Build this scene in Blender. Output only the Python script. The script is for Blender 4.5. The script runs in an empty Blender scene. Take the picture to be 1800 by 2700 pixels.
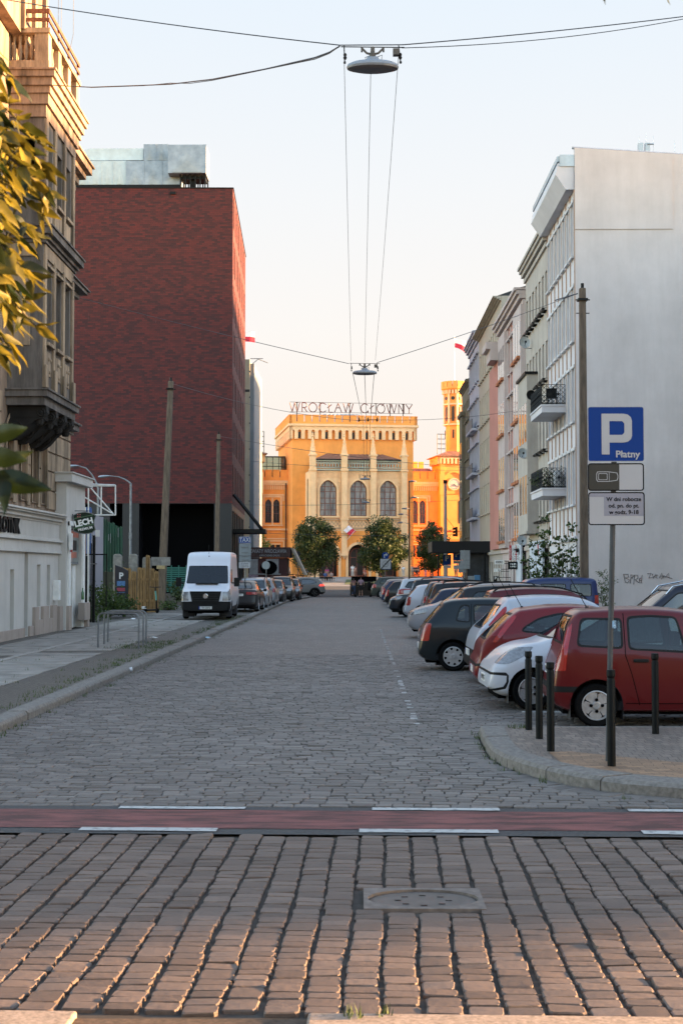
import bpy, bmesh, math, random
from mathutils import Vector, Matrix, noise
from mathutils.geometry import tessellate_polygon
random.seed(7)
R = math.radians; PI = math.pi
V = Vector
scene = bpy.context.scene
COL = scene.collection

# ------------------------------------------------------------------ camera
F_PX = 3617.0                       # focal length in pixels of the 1800x2700 photograph
CAM_H = 2.07
PITCH = math.atan(154.0 / F_PX); YAW = math.atan(43.0 / F_PX)
cam_d = bpy.data.cameras.new('camera'); cam = bpy.data.objects.new('camera', cam_d); COL.objects.link(cam)
cam.location = (0, 0, CAM_H)
cam.rotation_euler = (PI / 2 + PITCH, 0, YAW)
cam_d.sensor_fit = 'VERTICAL'; cam_d.sensor_height = 36.0; cam_d.lens = F_PX / 2700 * 36.0
cam_d.clip_start = 0.1; cam_d.clip_end = 3000
cam_d.dof.use_dof = True; cam_d.dof.focus_distance = 45; cam_d.dof.aperture_fstop = 10
scene.camera = cam
CR = Matrix.Rotation(YAW, 3, 'Z') @ Matrix.Rotation(PI / 2 + PITCH, 3, 'X')
def ray(px, py):
    return CR @ V(((px - 900) / F_PX, (1350 - py) / F_PX, -1))
def at(px, py, Y):
    """point seen at photograph pixel (px,py), Y metres down the street"""
    d = ray(px, py); return V((0, 0, CAM_H)) + d * (Y / d.y)
def xat(px, Y): return at(px, 1500, Y).x
def zat(py, Y, px=900): return at(px, py, Y).z
def gz(y):
    pts = [(-50, 0), (95, 0), (120, -.22), (140, -.25), (165, .33), (205, 1.08), (230, 1.15), (4000, 1.15)]
    for (a, za), (b, zb) in zip(pts, pts[1:]):
        if y <= b: return za + (zb - za) * (y - a) / (b - a)
    return pts[-1][1]

# ------------------------------------------------------------------ materials
MATS = {}
def nodes(name):
    m = bpy.data.materials.new(name); m.use_nodes = True
    nt = m.node_tree; b = nt.nodes['Principled BSDF']
    return m, nt, b, nt.nodes.new, nt.links.new
def rgb(c): return (c[0], c[1], c[2], 1)
def mul(c, k): return tuple(min(1, x * k) for x in c)
def coords(nt, plane=None, scale=(1, 1, 1), world=False):
    N, L = nt.nodes.new, nt.links.new
    if world:
        g = N('ShaderNodeNewGeometry'); out = g.outputs['Position']
    else:
        g = N('ShaderNodeTexCoord'); out = g.outputs['Object']
    mp = N('ShaderNodeMapping'); mp.inputs['Scale'].default_value = scale
    if plane:                       # plane = (i, j): pick two axes as the pattern's x, y
        s = N('ShaderNodeSeparateXYZ'); c = N('ShaderNodeCombineXYZ'); L(out, s.inputs[0])
        L(s.outputs[plane[0]], c.inputs[0]); L(s.outputs[plane[1]], c.inputs[1]); out = c.outputs[0]
    L(out, mp.inputs[0]); return mp.outputs[0]
def ramp(nt, fac, stops):
    r = nt.nodes.new('ShaderNodeValToRGB'); e = r.color_ramp.elements
    while len(e) < len(stops): e.new(.5)
    for el, (p, c) in zip(e, stops): el.position = p; el.color = rgb(c)
    nt.links.new(fac, r.inputs[0]); return r.outputs[0]
def tnoise(nt, vec, scale, detail=5, rough=.6, dist=0):
    n = nt.nodes.new('ShaderNodeTexNoise'); n.inputs['Scale'].default_value = scale
    n.inputs['Detail'].default_value = detail; n.inputs['Roughness'].default_value = rough
    n.inputs['Distortion'].default_value = dist
    nt.links.new(vec, n.inputs['Vector']); return n.outputs['Fac']
def mixc(nt, fac, a, b, mode='MIX'):
    m = nt.nodes.new('ShaderNodeMix'); m.data_type = 'RGBA'; m.blend_type = mode
    for s, v in ((m.inputs['Factor'], fac), (m.inputs['A'], a), (m.inputs['B'], b)):
        if isinstance(v, (int, float)): s.default_value = v
        elif isinstance(v, tuple): s.default_value = rgb(v)
        else: nt.links.new(v, s)
    return m.outputs['Result']
def bump(nt, b, h, strength=.3, dist=.01):
    n = nt.nodes.new('ShaderNodeBump'); n.inputs['Strength'].default_value = strength; n.inputs['Distance'].default_value = dist
    nt.links.new(h, n.inputs['Height']); nt.links.new(n.outputs[0], b.inputs['Normal'])

def plain(name, c, rough=.6, metal=0, var=.12, scale=3, coat=0, spec=.5, bmp=0, stretch=(1, 1, 1), c2=None, lo=.35, hi=.7):
    """base colour broken up by soft blotches (dirt, wear), optional second colour"""
    if name in MATS: return MATS[name]
    m, nt, b, N, L = nodes(name); MATS[name] = m
    b.inputs['Roughness'].default_value = rough; b.inputs['Metallic'].default_value = metal
    b.inputs['Coat Weight'].default_value = coat; b.inputs['Coat Roughness'].default_value = .06
    b.inputs['Specular IOR Level'].default_value = spec
    if var or c2:
        v = coords(nt, scale=stretch); n = tnoise(nt, v, scale)
        col = ramp(nt, n, [(lo, mul(c, 1 - var)), (hi, c2 or mul(c, 1 + var))]); L(col, b.inputs['Base Color'])
        if bmp: bump(nt, b, tnoise(nt, v, scale * 8), bmp, .02)
    else: b.inputs['Base Color'].default_value = rgb(c)
    return m

def plaster(name, c, dirt=.35, dirtc=(.1, .09, .08), scale=.6, rough=.9, patch=None, patchc=(.3, .12, .08)):
    """render/plaster with rain streaks running down, blotches, fine grain"""
    if name in MATS: return MATS[name]
    m, nt, b, N, L = nodes(name); MATS[name] = m
    v = coords(nt); vs = coords(nt, scale=(1.6, 1.6, .22))
    streak = tnoise(nt, vs, 1.3, 8, .7); blot = tnoise(nt, v, scale, 6, .65)
    base = ramp(nt, blot, [(.3, mul(c, .86)), (.7, mul(c, 1.08))])
    mk = ramp(nt, streak, [(.43, (0, 0, 0)), (.68, (1, 1, 1))])
    mm = N('ShaderNodeMath'); mm.operation = 'MULTIPLY'; mm.inputs[1].default_value = dirt; L(mk, mm.inputs[0])
    col = mixc(nt, mm.outputs[0], base, dirtc)
    if patch:
        pn = tnoise(nt, v, 1.1, 8, .7, .4); pm = ramp(nt, pn, [(patch, (0, 0, 0)), (patch + .02, (1, 1, 1))])
        col = mixc(nt, pm, col, patchc)
    L(col, b.inputs['Base Color']); b.inputs['Roughness'].default_value = rough; b.inputs['Specular IOR Level'].default_value = .25
    bump(nt, b, tnoise(nt, v, 14, 6, .7), .25, .01)
    return m

def glass(name, c=(.02, .025, .03), rough=.05, spec=.9, coat=.6):
    if name in MATS: return MATS[name]
    m, nt, b, N, L = nodes(name); MATS[name] = m
    v = coords(nt, world=True); n = tnoise(nt, v, .9, 2)
    L(ramp(nt, n, [(.3, mul(c, .5)), (.7, mul(c, 1.6))]), b.inputs['Base Color'])
    b.inputs['Roughness'].default_value = rough; b.inputs['Specular IOR Level'].default_value = spec
    b.inputs['Coat Weight'].default_value = coat; b.inputs['Coat Roughness'].default_value = .02
    return m
def carglass(name, tint=(.55, .66, .62), alpha=.5):
    """see-through tinted pane"""
    if name in MATS: return MATS[name]
    m, nt, b, N, L = nodes(name); MATS[name] = m
    nt.nodes.remove(b); t = N('ShaderNodeBsdfTransparent'); g = N('ShaderNodeBsdfGlossy'); f = N('ShaderNodeFresnel'); mx = N('ShaderNodeMixShader')
    t.inputs[0].default_value = rgb(tint); g.inputs['Roughness'].default_value = .03; g.inputs[0].default_value = (.9, .92, .95, 1)
    f.inputs[0].default_value = 1.65; L(f.outputs[0], mx.inputs[0]); L(t.outputs[0], mx.inputs[1]); L(g.outputs[0], mx.inputs[2])
    L(mx.outputs[0], nt.nodes['Material Output'].inputs[0]); return m
def paint(name, c, metal=.0, rough=.28, dust=.01):
    """car paint with a film of road dust"""
    if name in MATS: return MATS[name]
    m, nt, b, N, L = nodes(name); MATS[name] = m
    v = coords(nt); n = tnoise(nt, v, 2.2, 6, .65)
    s = N('ShaderNodeSeparateXYZ'); tc = N('ShaderNodeTexCoord'); L(tc.outputs['Object'], s.inputs[0])
    mr = N('ShaderNodeMapRange'); mr.inputs[1].default_value = .15; mr.inputs[2].default_value = .75; mr.inputs[3].default_value = .09; mr.inputs[4].default_value = 0
    L(s.outputs[2], mr.inputs[0])
    ad = N('ShaderNodeMath'); ad.operation = 'ADD'; L(mr.outputs[0], ad.inputs[0]); ad.inputs[1].default_value = dust
    mu = N('ShaderNodeMath'); mu.operation = 'MULTIPLY'; L(ad.outputs[0], mu.inputs[0]); L(n, mu.inputs[1])
    L(mixc(nt, mu.outputs[0], c, (.16, .145, .125)), b.inputs['Base Color'])
    L(ramp(nt, mu.outputs[0], [(0, (rough,) * 3), (.5, (.6,) * 3)]), b.inputs['Roughness'])
    b.inputs['Metallic'].default_value = metal; b.inputs['Coat Weight'].default_value = .3; b.inputs['Coat Roughness'].default_value = .05; b.inputs['Specular IOR Level'].default_value = .3
    return m

# ------------------------------------------------------------------ objects
def tag(o, label, cat, group=None, kind=None):
    if label: o['label'] = label
    if cat: o['category'] = cat
    if group: o['group'] = group
    if kind: o['kind'] = kind
    return o
def thing(name, label, cat, loc=(0, 0, 0), rz=0, group=None):
    o = bpy.data.objects.new(name, None); COL.objects.link(o); o.location = loc; o.rotation_euler = (0, 0, rz); o.empty_display_size = .2
    return tag(o, label, cat, group)
def copy_tree(o, parent=None):
    c = o.copy(); COL.objects.link(c)
    if parent: c.parent = parent
    for ch in o.children: copy_tree(ch, c)
    return c
def dup(o, loc, rz=None, label=None, scale=None):
    c = copy_tree(o); c.location = loc
    if rz is not None: c.rotation_euler = (0, 0, rz)
    if label: c['label'] = label
    if scale: c.scale = (scale,) * 3 if isinstance(scale, (int, float)) else scale
    return c

class Fr:
    """local frame: u along, v up, n outward"""
    def __init__(s, o=(0, 0, 0), u=(1, 0, 0), n=None):
        s.o = V(o); s.u = V(u).normalized(); s.v = V((0, 0, 1)); s.n = V(n).normalized() if n else s.u.cross(s.v)
    def __call__(s, a, b, c=0): return s.o + s.u * a + s.v * b + s.n * c
class MB:
    def __init__(s): s.v = []; s.f = []; s.m = []
    def add(s, vs, fs, m=0):
        k = len(s.v); s.v.extend([tuple(p) for p in vs]); s.f.extend([tuple(i + k for i in f) for f in fs]); s.m.extend([m] * len(fs)); return s
    def quad(s, a, b, c, d, m=0): return s.add([a, b, c, d], [(0, 1, 2, 3)], m)
    def box(s, a0, a1, b0, b1, c0, c1, fr=None, m=0):
        p = [(x, y, z) for z in (c0, c1) for y in (b0, b1) for x in (a0, a1)]
        if fr: p = [fr(*q) for q in p]
        f = [(0, 2, 3, 1), (4, 5, 7, 6), (0, 1, 5, 4), (2, 6, 7, 3), (0, 4, 6, 2), (1, 3, 7, 5)]
        if fr is None: return s.add(p, f, m)
        return s.add(p, f, m)
    def prism(s, pts, c0, c1, fr, m=0, cap=True):
        """polygon in the frame's (a, b) plane pushed from c0 to c1"""
        n = len(pts); vs = [fr(a, b, c0) for a, b in pts] + [fr(a, b, c1) for a, b in pts]
        fs = [(i, (i + 1) % n, n + (i + 1) % n, n + i) for i in range(n)]
        if cap:
            tri = tessellate_polygon([[V((a, b, 0)) for a, b in pts]])
            fs += [tuple(t) for t in tri] + [tuple(n + i for i in reversed(t)) for t in tri]
        return s.add(vs, fs, m)
    def wall(s, outer, holes, fr, depth=.15, m=0, mr=None, c=0):
        """flat wall polygon with openings and their reveals"""
        loops = [[V((a, b, 0)) for a, b in outer]] + [[V((a, b, 0)) for a, b in h] for h in holes]
        flat = [p for l in loops for p in l]
        s.add([fr(p.x, p.y, c) for p in flat], [tuple(t) for t in tessellate_polygon(loops)], m)
        for h in holes:
            n = len(h); s.add([fr(a, b, c) for a, b in h] + [fr(a, b, c - depth) for a, b in h],
                              [(i, (i + 1) % n, n + (i + 1) % n, n + i) for i in range(n)], m if mr is None else mr)
        return s
    def tube(s, pts, r, n=6, m=0, cap=True):
        pts = [V(p) for p in pts]; rs = r if isinstance(r, (list, tuple)) else [r] * len(pts)
        k = len(s.v); up = V((0, 0, 1)); vs = []; prev = None
        for i, p in enumerate(pts):
            t = (pts[min(i + 1, len(pts) - 1)] - pts[max(i - 1, 0)]).normalized()
            if prev is None: a = t.cross(up if abs(t.z) < .95 else V((1, 0, 0))).normalized()
            else: a = (prev - t * prev.dot(t)).normalized()
            prev = a; b = t.cross(a)
            for j in range(n):
                w = 2 * PI * j / n; vs.append(p + (a * math.cos(w) + b * math.sin(w)) * rs[i])
        fs = [(i * n + j, i * n + (j + 1) % n, (i + 1) * n + (j + 1) % n, (i + 1) * n + j) for i in range(len(pts) - 1) for j in range(n)]
        if cap: fs += [tuple(reversed(range(n))), tuple(range((len(pts) - 1) * n, len(pts) * n))]
        return s.add(vs, fs, m)
    def lathe(s, prof, o=(0, 0, 0), axis=(0, 0, 1), n=16, m=0, sx=1, sy=1, cap=True):
        """profile of (radius, height) turned round an axis"""
        ax = V(axis).normalized(); a = ax.cross(V((0, 0, 1)) if abs(ax.z) < .9 else V((0, 1, 0))).normalized(); b = ax.cross(a); o = V(o)
        vs = [o + ax * h + a * (r * sx * math.cos(2 * PI * j / n)) + b * (r * sy * math.sin(2 * PI * j / n)) for r, h in prof for j in range(n)]
        fs = [(i * n + j, i * n + (j + 1) % n, (i + 1) * n + (j + 1) % n, (i + 1) * n + j) for i in range(len(prof) - 1) for j in range(n)]
        if cap: fs += [tuple(reversed(range(n))), tuple(range((len(prof) - 1) * n, len(prof) * n))]
        return s.add(vs, fs, m)
    def build(s, name, mats, parent=None, smooth=False, bevel=0, fixn=True):
        me = bpy.data.meshes.new(name); me.from_pydata(s.v, [], s.f)
        for mt in (mats if isinstance(mats, (list, tuple)) else [mats]): me.materials.append(mt)
        me.polygons.foreach_set('material_index', s.m)
        if fixn:
            bm = bmesh.new(); bm.from_mesh(me); bmesh.ops.recalc_face_normals(bm, faces=bm.faces); bm.to_mesh(me); bm.free()
        if smooth: smooth_mesh(me, smooth if isinstance(smooth, (int, float)) and smooth > 1 else 35)
        me.validate(); me.update()
        o = bpy.data.objects.new(name, me); COL.objects.link(o)
        if parent: o.parent = parent
        if bevel:
            bv = o.modifiers.new('bevel', 'BEVEL'); bv.width = bevel; bv.segments = 2; bv.limit_method = 'ANGLE'
        return o
def smooth_mesh(me, deg=35):
    for p in me.polygons: p.use_smooth = True
    try: me.set_sharp_from_angle(angle=R(deg))
    except Exception: pass
def obj(name, mesh, mats=None, parent=None):
    o = bpy.data.objects.new(name, mesh); COL.objects.link(o)
    if parent: o.parent = parent
    return o
def rect(a0, a1, b0, b1): return [(a0, b0), (a1, b0), (a1, b1), (a0, b1)]
def arch(a0, a1, b0, b1, rise=None, n=10, pointed=False):
    """opening with a curved head whose top is b1"""
    w = (a1 - a0) / 2; c = (a0 + a1) / 2; rise = rise or w; p = [(a0, b0), (a1, b0)]
    for i in range(n + 1):
        t = PI * i / n
        if pointed: x = math.cos(t); y = (1 - abs(x) ** 1.7) ** .75
        else: x = math.cos(t); y = math.sin(t)
        p.append((c + w * x, b1 - rise + rise * y))
    return p
def rrect(a0, a1, b0, b1, r, n=4):
    p = []
    for cx, cy, s in ((a1 - r, b1 - r, 0), (a0 + r, b1 - r, 1), (a0 + r, b0 + r, 2), (a1 - r, b0 + r, 3)):
        for i in range(n + 1):
            t = PI / 2 * (s + i / n); p.append((cx + r * math.cos(t), cy + r * math.sin(t)))
    return p
def text(name, body, size, fr, a, b, c, mat, parent, depth=.004, align='CENTER', xs=1.0, thick=0, shear=0, rot=0):
    """built-in-font lettering laid on a frame, converted to a mesh"""
    cu = bpy.data.curves.new(name, 'FONT'); cu.body = body; cu.size = size; cu.align_x = align; cu.align_y = 'CENTER'
    cu.extrude = depth; cu.offset = thick; cu.shear = shear; cu.resolution_u = 3
    o = bpy.data.objects.new(name, cu); COL.objects.link(o)
    dg = bpy.context.evaluated_depsgraph_get(); me = bpy.data.meshes.new_from_object(o.evaluated_get(dg))
    bpy.data.objects.remove(o); bpy.data.curves.remove(cu)
    cr, sr = math.cos(rot), math.sin(rot)
    for v in me.vertices:
        x, y = v.co.x * xs, v.co.y; v.co = fr(a + x * cr - y * sr, b + x * sr + y * cr, c + v.co.z)
    me.materials.clear(); me.materials.append(mat); me.name = name
    bm = bmesh.new(); bm.from_mesh(me); bmesh.ops.recalc_face_normals(bm, faces=bm.faces); bm.to_mesh(me); bm.free()
    return obj(name, me, None, parent)

M = {}
M['black_metal'] = plain('black metal', (.005, .0055, .006), .5, .0, .3, 6, spec=.2)
M['steel'] = plain('galvanised steel', (.16, .165, .17), .5, .4, .2, 8)
M['grey_metal'] = plain('weathered grey metal', (.2, .21, .22), .6, .2, .25, 6)
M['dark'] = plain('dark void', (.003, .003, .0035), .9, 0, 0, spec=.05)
M['white_paint'] = plain('white paint', (.72, .72, .70), .6, 0, .12, 4)
M['rust'] = plain('rusty iron', (.16, .06, .03), .85, 0, .4, 12)
M['concrete'] = plain('concrete', (.22, .21, .19), .9, 0, .3, 5, bmp=.4)
M['pole_concrete'] = plain('old concrete pole', (.125, .093, .066), .9, 0, .35, 3, bmp=.5, stretch=(3, 3, .5))
M['wire'] = plain('cable', (.07, .07, .075), .6, 0, 0)
M['zinc'] = plain('zinc sheet', (.38, .42, .45), .4, .5, .15, 2)
M['rubber'] = plain('rubber', (.004, .004, .0045), .85, 0, .3, 10, spec=.1)
M['wood_dark'] = plain('dark stained wood', (.05, .022, .014), .55, 0, .3, 5)
M['curtain'] = plain('curtain behind pane', (.4, .38, .35), .25, 0, .35, 2.5, coat=.5, stretch=(4, 4, .3))
M['pane'] = glass('window pane')
M['soil'] = plain('soil', (.06, .05, .035), .95, 0, .4, 6)
# ------------------------------------------------------------------ light
import numpy as np
SUN_EL, SUN_AZ = R(6.0), R(88.5)         # azimuth clockwise from +Y (down the street): sun low on the right
w = bpy.data.worlds.new('World'); scene.world = w; w.use_nodes = True
nt = w.node_tree; bg = nt.nodes['Background']
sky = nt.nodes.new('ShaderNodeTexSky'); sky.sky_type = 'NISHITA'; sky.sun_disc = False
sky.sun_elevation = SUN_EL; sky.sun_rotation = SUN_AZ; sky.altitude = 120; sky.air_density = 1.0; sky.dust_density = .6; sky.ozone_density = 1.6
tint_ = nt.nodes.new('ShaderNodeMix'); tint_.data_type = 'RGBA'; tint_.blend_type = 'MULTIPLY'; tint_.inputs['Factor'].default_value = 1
tint_.inputs['B'].default_value = (1.2, .99, .885, 1)      # warm colour balance laid over the whole sky
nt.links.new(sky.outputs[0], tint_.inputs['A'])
# hand-set gradient over the sky ahead, apart from the sky that lights the street: cream low down, pale blue higher
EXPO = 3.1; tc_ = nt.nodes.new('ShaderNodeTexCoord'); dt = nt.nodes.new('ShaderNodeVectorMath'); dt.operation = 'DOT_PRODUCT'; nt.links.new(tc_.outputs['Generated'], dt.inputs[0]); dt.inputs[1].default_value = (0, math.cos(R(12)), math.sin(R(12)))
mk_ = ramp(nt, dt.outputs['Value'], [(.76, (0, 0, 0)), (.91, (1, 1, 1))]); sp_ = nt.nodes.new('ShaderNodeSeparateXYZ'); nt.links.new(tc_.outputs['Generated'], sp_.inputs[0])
k_ = 1 / (2 ** EXPO * .15); view_sky = ramp(nt, sp_.outputs[2], [(0, (1.0, .84, .69)), (.07, (1.0, .89, .79)), (.17, (.99, .95, .91)), (.27, (.92, .94, .96)), (.42, (.80, .90, 1.0))])
vm = nt.nodes.new('ShaderNodeVectorMath'); vm.operation = 'SCALE'; nt.links.new(view_sky, vm.inputs[0]); vm.inputs['Scale'].default_value = k_
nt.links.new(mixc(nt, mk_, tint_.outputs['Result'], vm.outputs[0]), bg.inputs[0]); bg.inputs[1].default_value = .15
sd = bpy.data.lights.new('sun', 'SUN'); sun = bpy.data.objects.new('sun', sd); COL.objects.link(sun)
sd.energy = 4.8; sd.angle = R(1.5); sd.color = (1.0, .58, .27)
to_sun = V((math.sin(SUN_AZ) * math.cos(SUN_EL), math.cos(SUN_AZ) * math.cos(SUN_EL), math.sin(SUN_EL)))
sun.rotation_euler = to_sun.to_track_quat('Z', 'Y').to_euler()
vs_ = scene.view_settings; scene.display_settings.display_device = 'sRGB'
vs_.view_transform = 'Standard'; vs_.look = 'None'; vs_.gamma = 1; vs_.exposure = EXPO
try: vs_.use_curve_mapping = False
except Exception: pass

# ------------------------------------------------------------------ ground materials
def cobble_mat(name, c1, c2, c3, rough=.62):
    m, nt, b, N, L = nodes(name)
    a = N('ShaderNodeAttribute'); a.attribute_name = 'tint'
    col = ramp(nt, a.outputs['Fac'], [(0, c1), (.5, c2), (1, c3)])
    v = coords(nt, world=True); n = tnoise(nt, v, 25, 6, .7); n2 = tnoise(nt, v, .35, 4, .6)
    col = mixc(nt, ramp(nt, n, [(.35, (.62,) * 3), (.7, (1.15,) * 3)]), (0, 0, 0), col)
    col = mixc(nt, ramp(nt, n2, [(.42, (0,) * 3), (.75, (.55,) * 3)]), col, mul(c1, .7))
    L(col, b.inputs['Base Color']); L(ramp(nt, n, [(.3, (rough - .12,) * 3), (.7, (rough + .15,) * 3)]), b.inputs['Roughness'])
    b.inputs['Specular IOR Level'].default_value = .45; bump(nt, b, tnoise(nt, v, 22, 8, .75), .8, .008); return m
M['cobble_near'] = cobble_mat('setts near', (.098, .070, .056), (.14, .102, .083), (.185, .138, .113), .66)
M['cobble'] = cobble_mat('setts street', (.10, .088, .08), (.148, .13, .118), (.2, .177, .16))
M['joint'] = plain('sandy joint', (.05, .04, .032), .95, 0, .4, 9)
def sett_sheet(name, c, row=.16, brick=.2, mort=.012, flat=False):
    m, nt, b, N, L = nodes(name); v = coords(nt, world=True)
    d = N('ShaderNodeTexNoise'); d.inputs['Scale'].default_value = .5; d.inputs['Detail'].default_value = 3; L(v, d.inputs['Vector'])
    add = N('ShaderNodeVectorMath'); add.operation = 'MULTIPLY_ADD'; L(d.outputs['Color'], add.inputs[0]); add.inputs[1].default_value = (.5, .5, 0); L(v, add.inputs[2])
    br = N('ShaderNodeTexBrick'); L(add.outputs[0], br.inputs['Vector']); br.inputs['Scale'].default_value = 1
    br.inputs['Brick Width'].default_value = brick; br.inputs['Row Height'].default_value = row; br.inputs['Mortar Size'].default_value = mort
    br.inputs['Mortar Smooth'].default_value = .5; br.inputs['Bias'].default_value = 0
    br.inputs['Color1'].default_value = rgb(mul(c, .72)); br.inputs['Color2'].default_value = rgb(mul(c, 1.3)); br.inputs['Mortar'].default_value = rgb(mul(c, .3))
    n2 = tnoise(nt, v, .3, 5, .65); col = mixc(nt, ramp(nt, n2, [(.4, (0,) * 3), (.75, (.6,) * 3)]), br.outputs['Color'], mul(c, .55))
    n3 = tnoise(nt, v, 9, 5, .7); col = mixc(nt, ramp(nt, n3, [(.35, (.75,) * 3), (.65, (1.0,) * 3)]), (0, 0, 0), col)
    L(col, b.inputs['Base Color']); b.inputs['Roughness'].default_value = .6
    iv = N('ShaderNodeMath'); iv.operation = 'SUBTRACT'; iv.inputs[0].default_value = 1; L(br.outputs['Fac'], iv.inputs[1]); bump(nt, b, iv.outputs[0], .6, .012)
    return m
M['cobble_far'] = sett_sheet('setts far', (.148, .132, .122))
M['mosaic'] = sett_sheet('small pavement setts', (.12, .105, .088), .075, .08, .012)
M['paver_grey'] = sett_sheet('grey paving bricks', (.175, .135, .108), .2, .1, .006)
M['paver_tan'] = sett_sheet('tan paving bricks', (.26, .15, .08), .1, .2, .005)
M['plaza'] = sett_sheet('plaza slabs', (.3, .27, .24), .6, .6, .012)
M['asphalt'] = plain('asphalt', (.05, .05, .052), .85, 0, .35, 30, bmp=.5)
M['lot'] = plain('car park asphalt', (.062, .06, .058), .85, 0, .35, 2.5, bmp=.4)
M['red_asphalt'] = plain('red cycle lane asphalt', (.10, .036, .034), .85, 0, .35, 3.2, bmp=.5, stretch=(.6, 2.5, 1), c2=(.185, .06, .055), lo=.4, hi=.6)
M['marking'] = plain('worn white marking', (.2, .2, .195), .8, 0, .2, 14, c2=(.38, .38, .37), lo=.32, hi=.47)
M['granite'] = plain('granite kerb', (.16, .145, .13), .8, 0, .3, 18, bmp=.4, c2=(.22, .2, .18))
M['slab'] = plain('concrete paving slab', (.22, .2, .178), .9, 0, .25, 2, bmp=.3)
M['grass'] = plain('grass', (.05, .085, .02), .9, 0, .4, 12)
M['weed'] = plain('weed green', (.055, .085, .02), .8, 0, .4, 6)
XY = lambda a, b, c=0: V((a, b, c))
def sheet(name, poly, z, mat, kind='structure', follow=False, steps=40):
    mb = MB()
    if follow:
        (x0, x1, y0, y1) = poly; ys = [y0 + (y1 - y0) * i / steps for i in range(steps + 1)]
        for a, b in zip(ys, ys[1:]): mb.quad((x0, a, gz(a) + z), (x1, a, gz(a) + z), (x1, b, gz(b) + z), (x0, b, gz(b) + z))
    else:
        tri = tessellate_polygon([[V((a, b, 0)) for a, b in poly]]); mb.add([(a, b, z) for a, b in poly], [tuple(t) for t in tri])
    o = mb.build(name, mat, fixn=False)
    for p in o.data.polygons:
        if p.normal.z < 0: p.flip()
    return tag(o, None, None, kind=kind)

g = MB()
ys = [-60, 5] + list(range(90, 240, 5)) + [400, 2500]
for a, b in zip(ys, ys[1:]): g.quad((-900, a, gz(a) - .06), (900, a, gz(a) - .06), (900, b, gz(b) - .06), (-900, b, gz(b) - .06))
tag(g.build('ground', M['lot'], fixn=False), None, None, kind='structure')

def setts(name, rows, mat, seed=1, flat=False):
    """rows: list of stones (cx, cy, along_x, along_y, angle). Every stone a small domed block; tint varies per stone."""
    rnd = np.random.RandomState(seed); S = np.array(rows, dtype=np.float64); n = len(S)
    o8 = np.array([(1, .78), (.84, 1), (-.84, 1), (-1, .78), (-1, -.78), (-.84, -1), (.84, -1), (1, -.78)]) * .5
    rings = [(1.0, -.06), (1.0, -.008), (.93, -.001)]; tpl = np.array([(x * k, y * k, z) for k, z in rings for x, y in o8] + [(0, 0, .0005)])
    V_ = np.repeat(tpl[None], n, 0)
    V_[:, :, 0] *= S[:, 2, None]; V_[:, :, 1] *= S[:, 3, None]
    V_[:, :24, :2] *= 1 + rnd.uniform(-.05, .05, (n, 24, 1))
    tx, ty = rnd.normal(0, .016, (n, 1)), rnd.normal(0, .02, (n, 1)); top = tpl[:, 2] > -.05
    V_[:, top, 2] += V_[:, top, 0] * tx + V_[:, top, 1] * ty + rnd.normal(0, .0022, (n, 1))
    ca, sa = np.cos(S[:, 4, None]), np.sin(S[:, 4, None]); x = V_[:, :, 0] * ca - V_[:, :, 1] * sa; y = V_[:, :, 0] * sa + V_[:, :, 1] * ca
    V_[:, :, 0] = x + S[:, 0, None]; V_[:, :, 1] = y + S[:, 1, None]
    fs = []
    for r in range(2):
        for j in range(8): fs.append((r * 8 + j, r * 8 + (j + 1) % 8, (r + 1) * 8 + (j + 1) % 8, (r + 1) * 8 + j))
    quads = np.array(fs); tris = np.array([(16 + j, 16 + (j + 1) % 8, 24) for j in range(8)])
    me = bpy.data.meshes.new(name); me.vertices.add(n * 25); me.vertices.foreach_set('co', V_.reshape(-1))
    off = np.arange(n)[:, None] * 25
    qi = (quads.reshape(-1)[None] + off).reshape(-1); ti = (tris.reshape(-1)[None] + off).reshape(-1)
    me.loops.add(len(qi) + len(ti)); me.loops.foreach_set('vertex_index', np.concatenate([qi, ti]))
    nq, ntr = n * 16, n * 8; me.polygons.add(nq + ntr)
    ls = np.concatenate([np.arange(nq) * 4, nq * 4 + np.arange(ntr) * 3]); me.polygons.foreach_set('loop_start', ls)
    me.polygons.foreach_set('use_smooth', np.zeros(nq + ntr, bool))
    at_ = me.attributes.new('tint', 'FLOAT', 'POINT'); at_.data.foreach_set('value', np.repeat(np.clip(rnd.normal(.5, .28, n), 0, 1), 25))
    me.update(); me.validate(); me.materials.append(mat)
    return tag(obj(name, me), None, None, kind='structure')

# cross street: everything slightly turned
CA = R(-1.3)
def cx(x, y): return (x * math.cos(CA) - (y - 11) * math.sin(CA), 11 + x * math.sin(CA) + (y - 11) * math.cos(CA))
rs = random.Random(3); st = []
manhole = (.41, 8.76)
for i in range(-42, 43):
    y = 6.49 + rs.uniform(0, .06); x0 = i * .192 - .07
    while y < 10.74:
        l = rs.choice((.09, .1, .105, .11, .115, .12, .13, .18)) * rs.uniform(.92, 1.08)
        if y + l > 10.9: break
        wv = .02 * noise.noise(V((i * .35, y * .9, 0))) + .012 * noise.noise(V((i * 3.1, y * 4, 5)))
        yy = y + l / 2 + .05 * noise.noise(V((x0 * .5, y * .6, 9)))
        X, Y = cx(x0 + wv, yy)
        if not (abs(X - manhole[0]) < .39 and abs(Y - manhole[1]) < .315): st.append((X, Y, .172 * rs.uniform(.94, 1.03), l - .009, CA + rs.uniform(-.04, .04)))
        y += l
setts('road_near', st, M['cobble_near'], 3)
sheet('roadbed', [(-9, 6.3), (9, 6.3), (9, 12.2), (-9, 12.2)], -.024, M['joint'])

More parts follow.
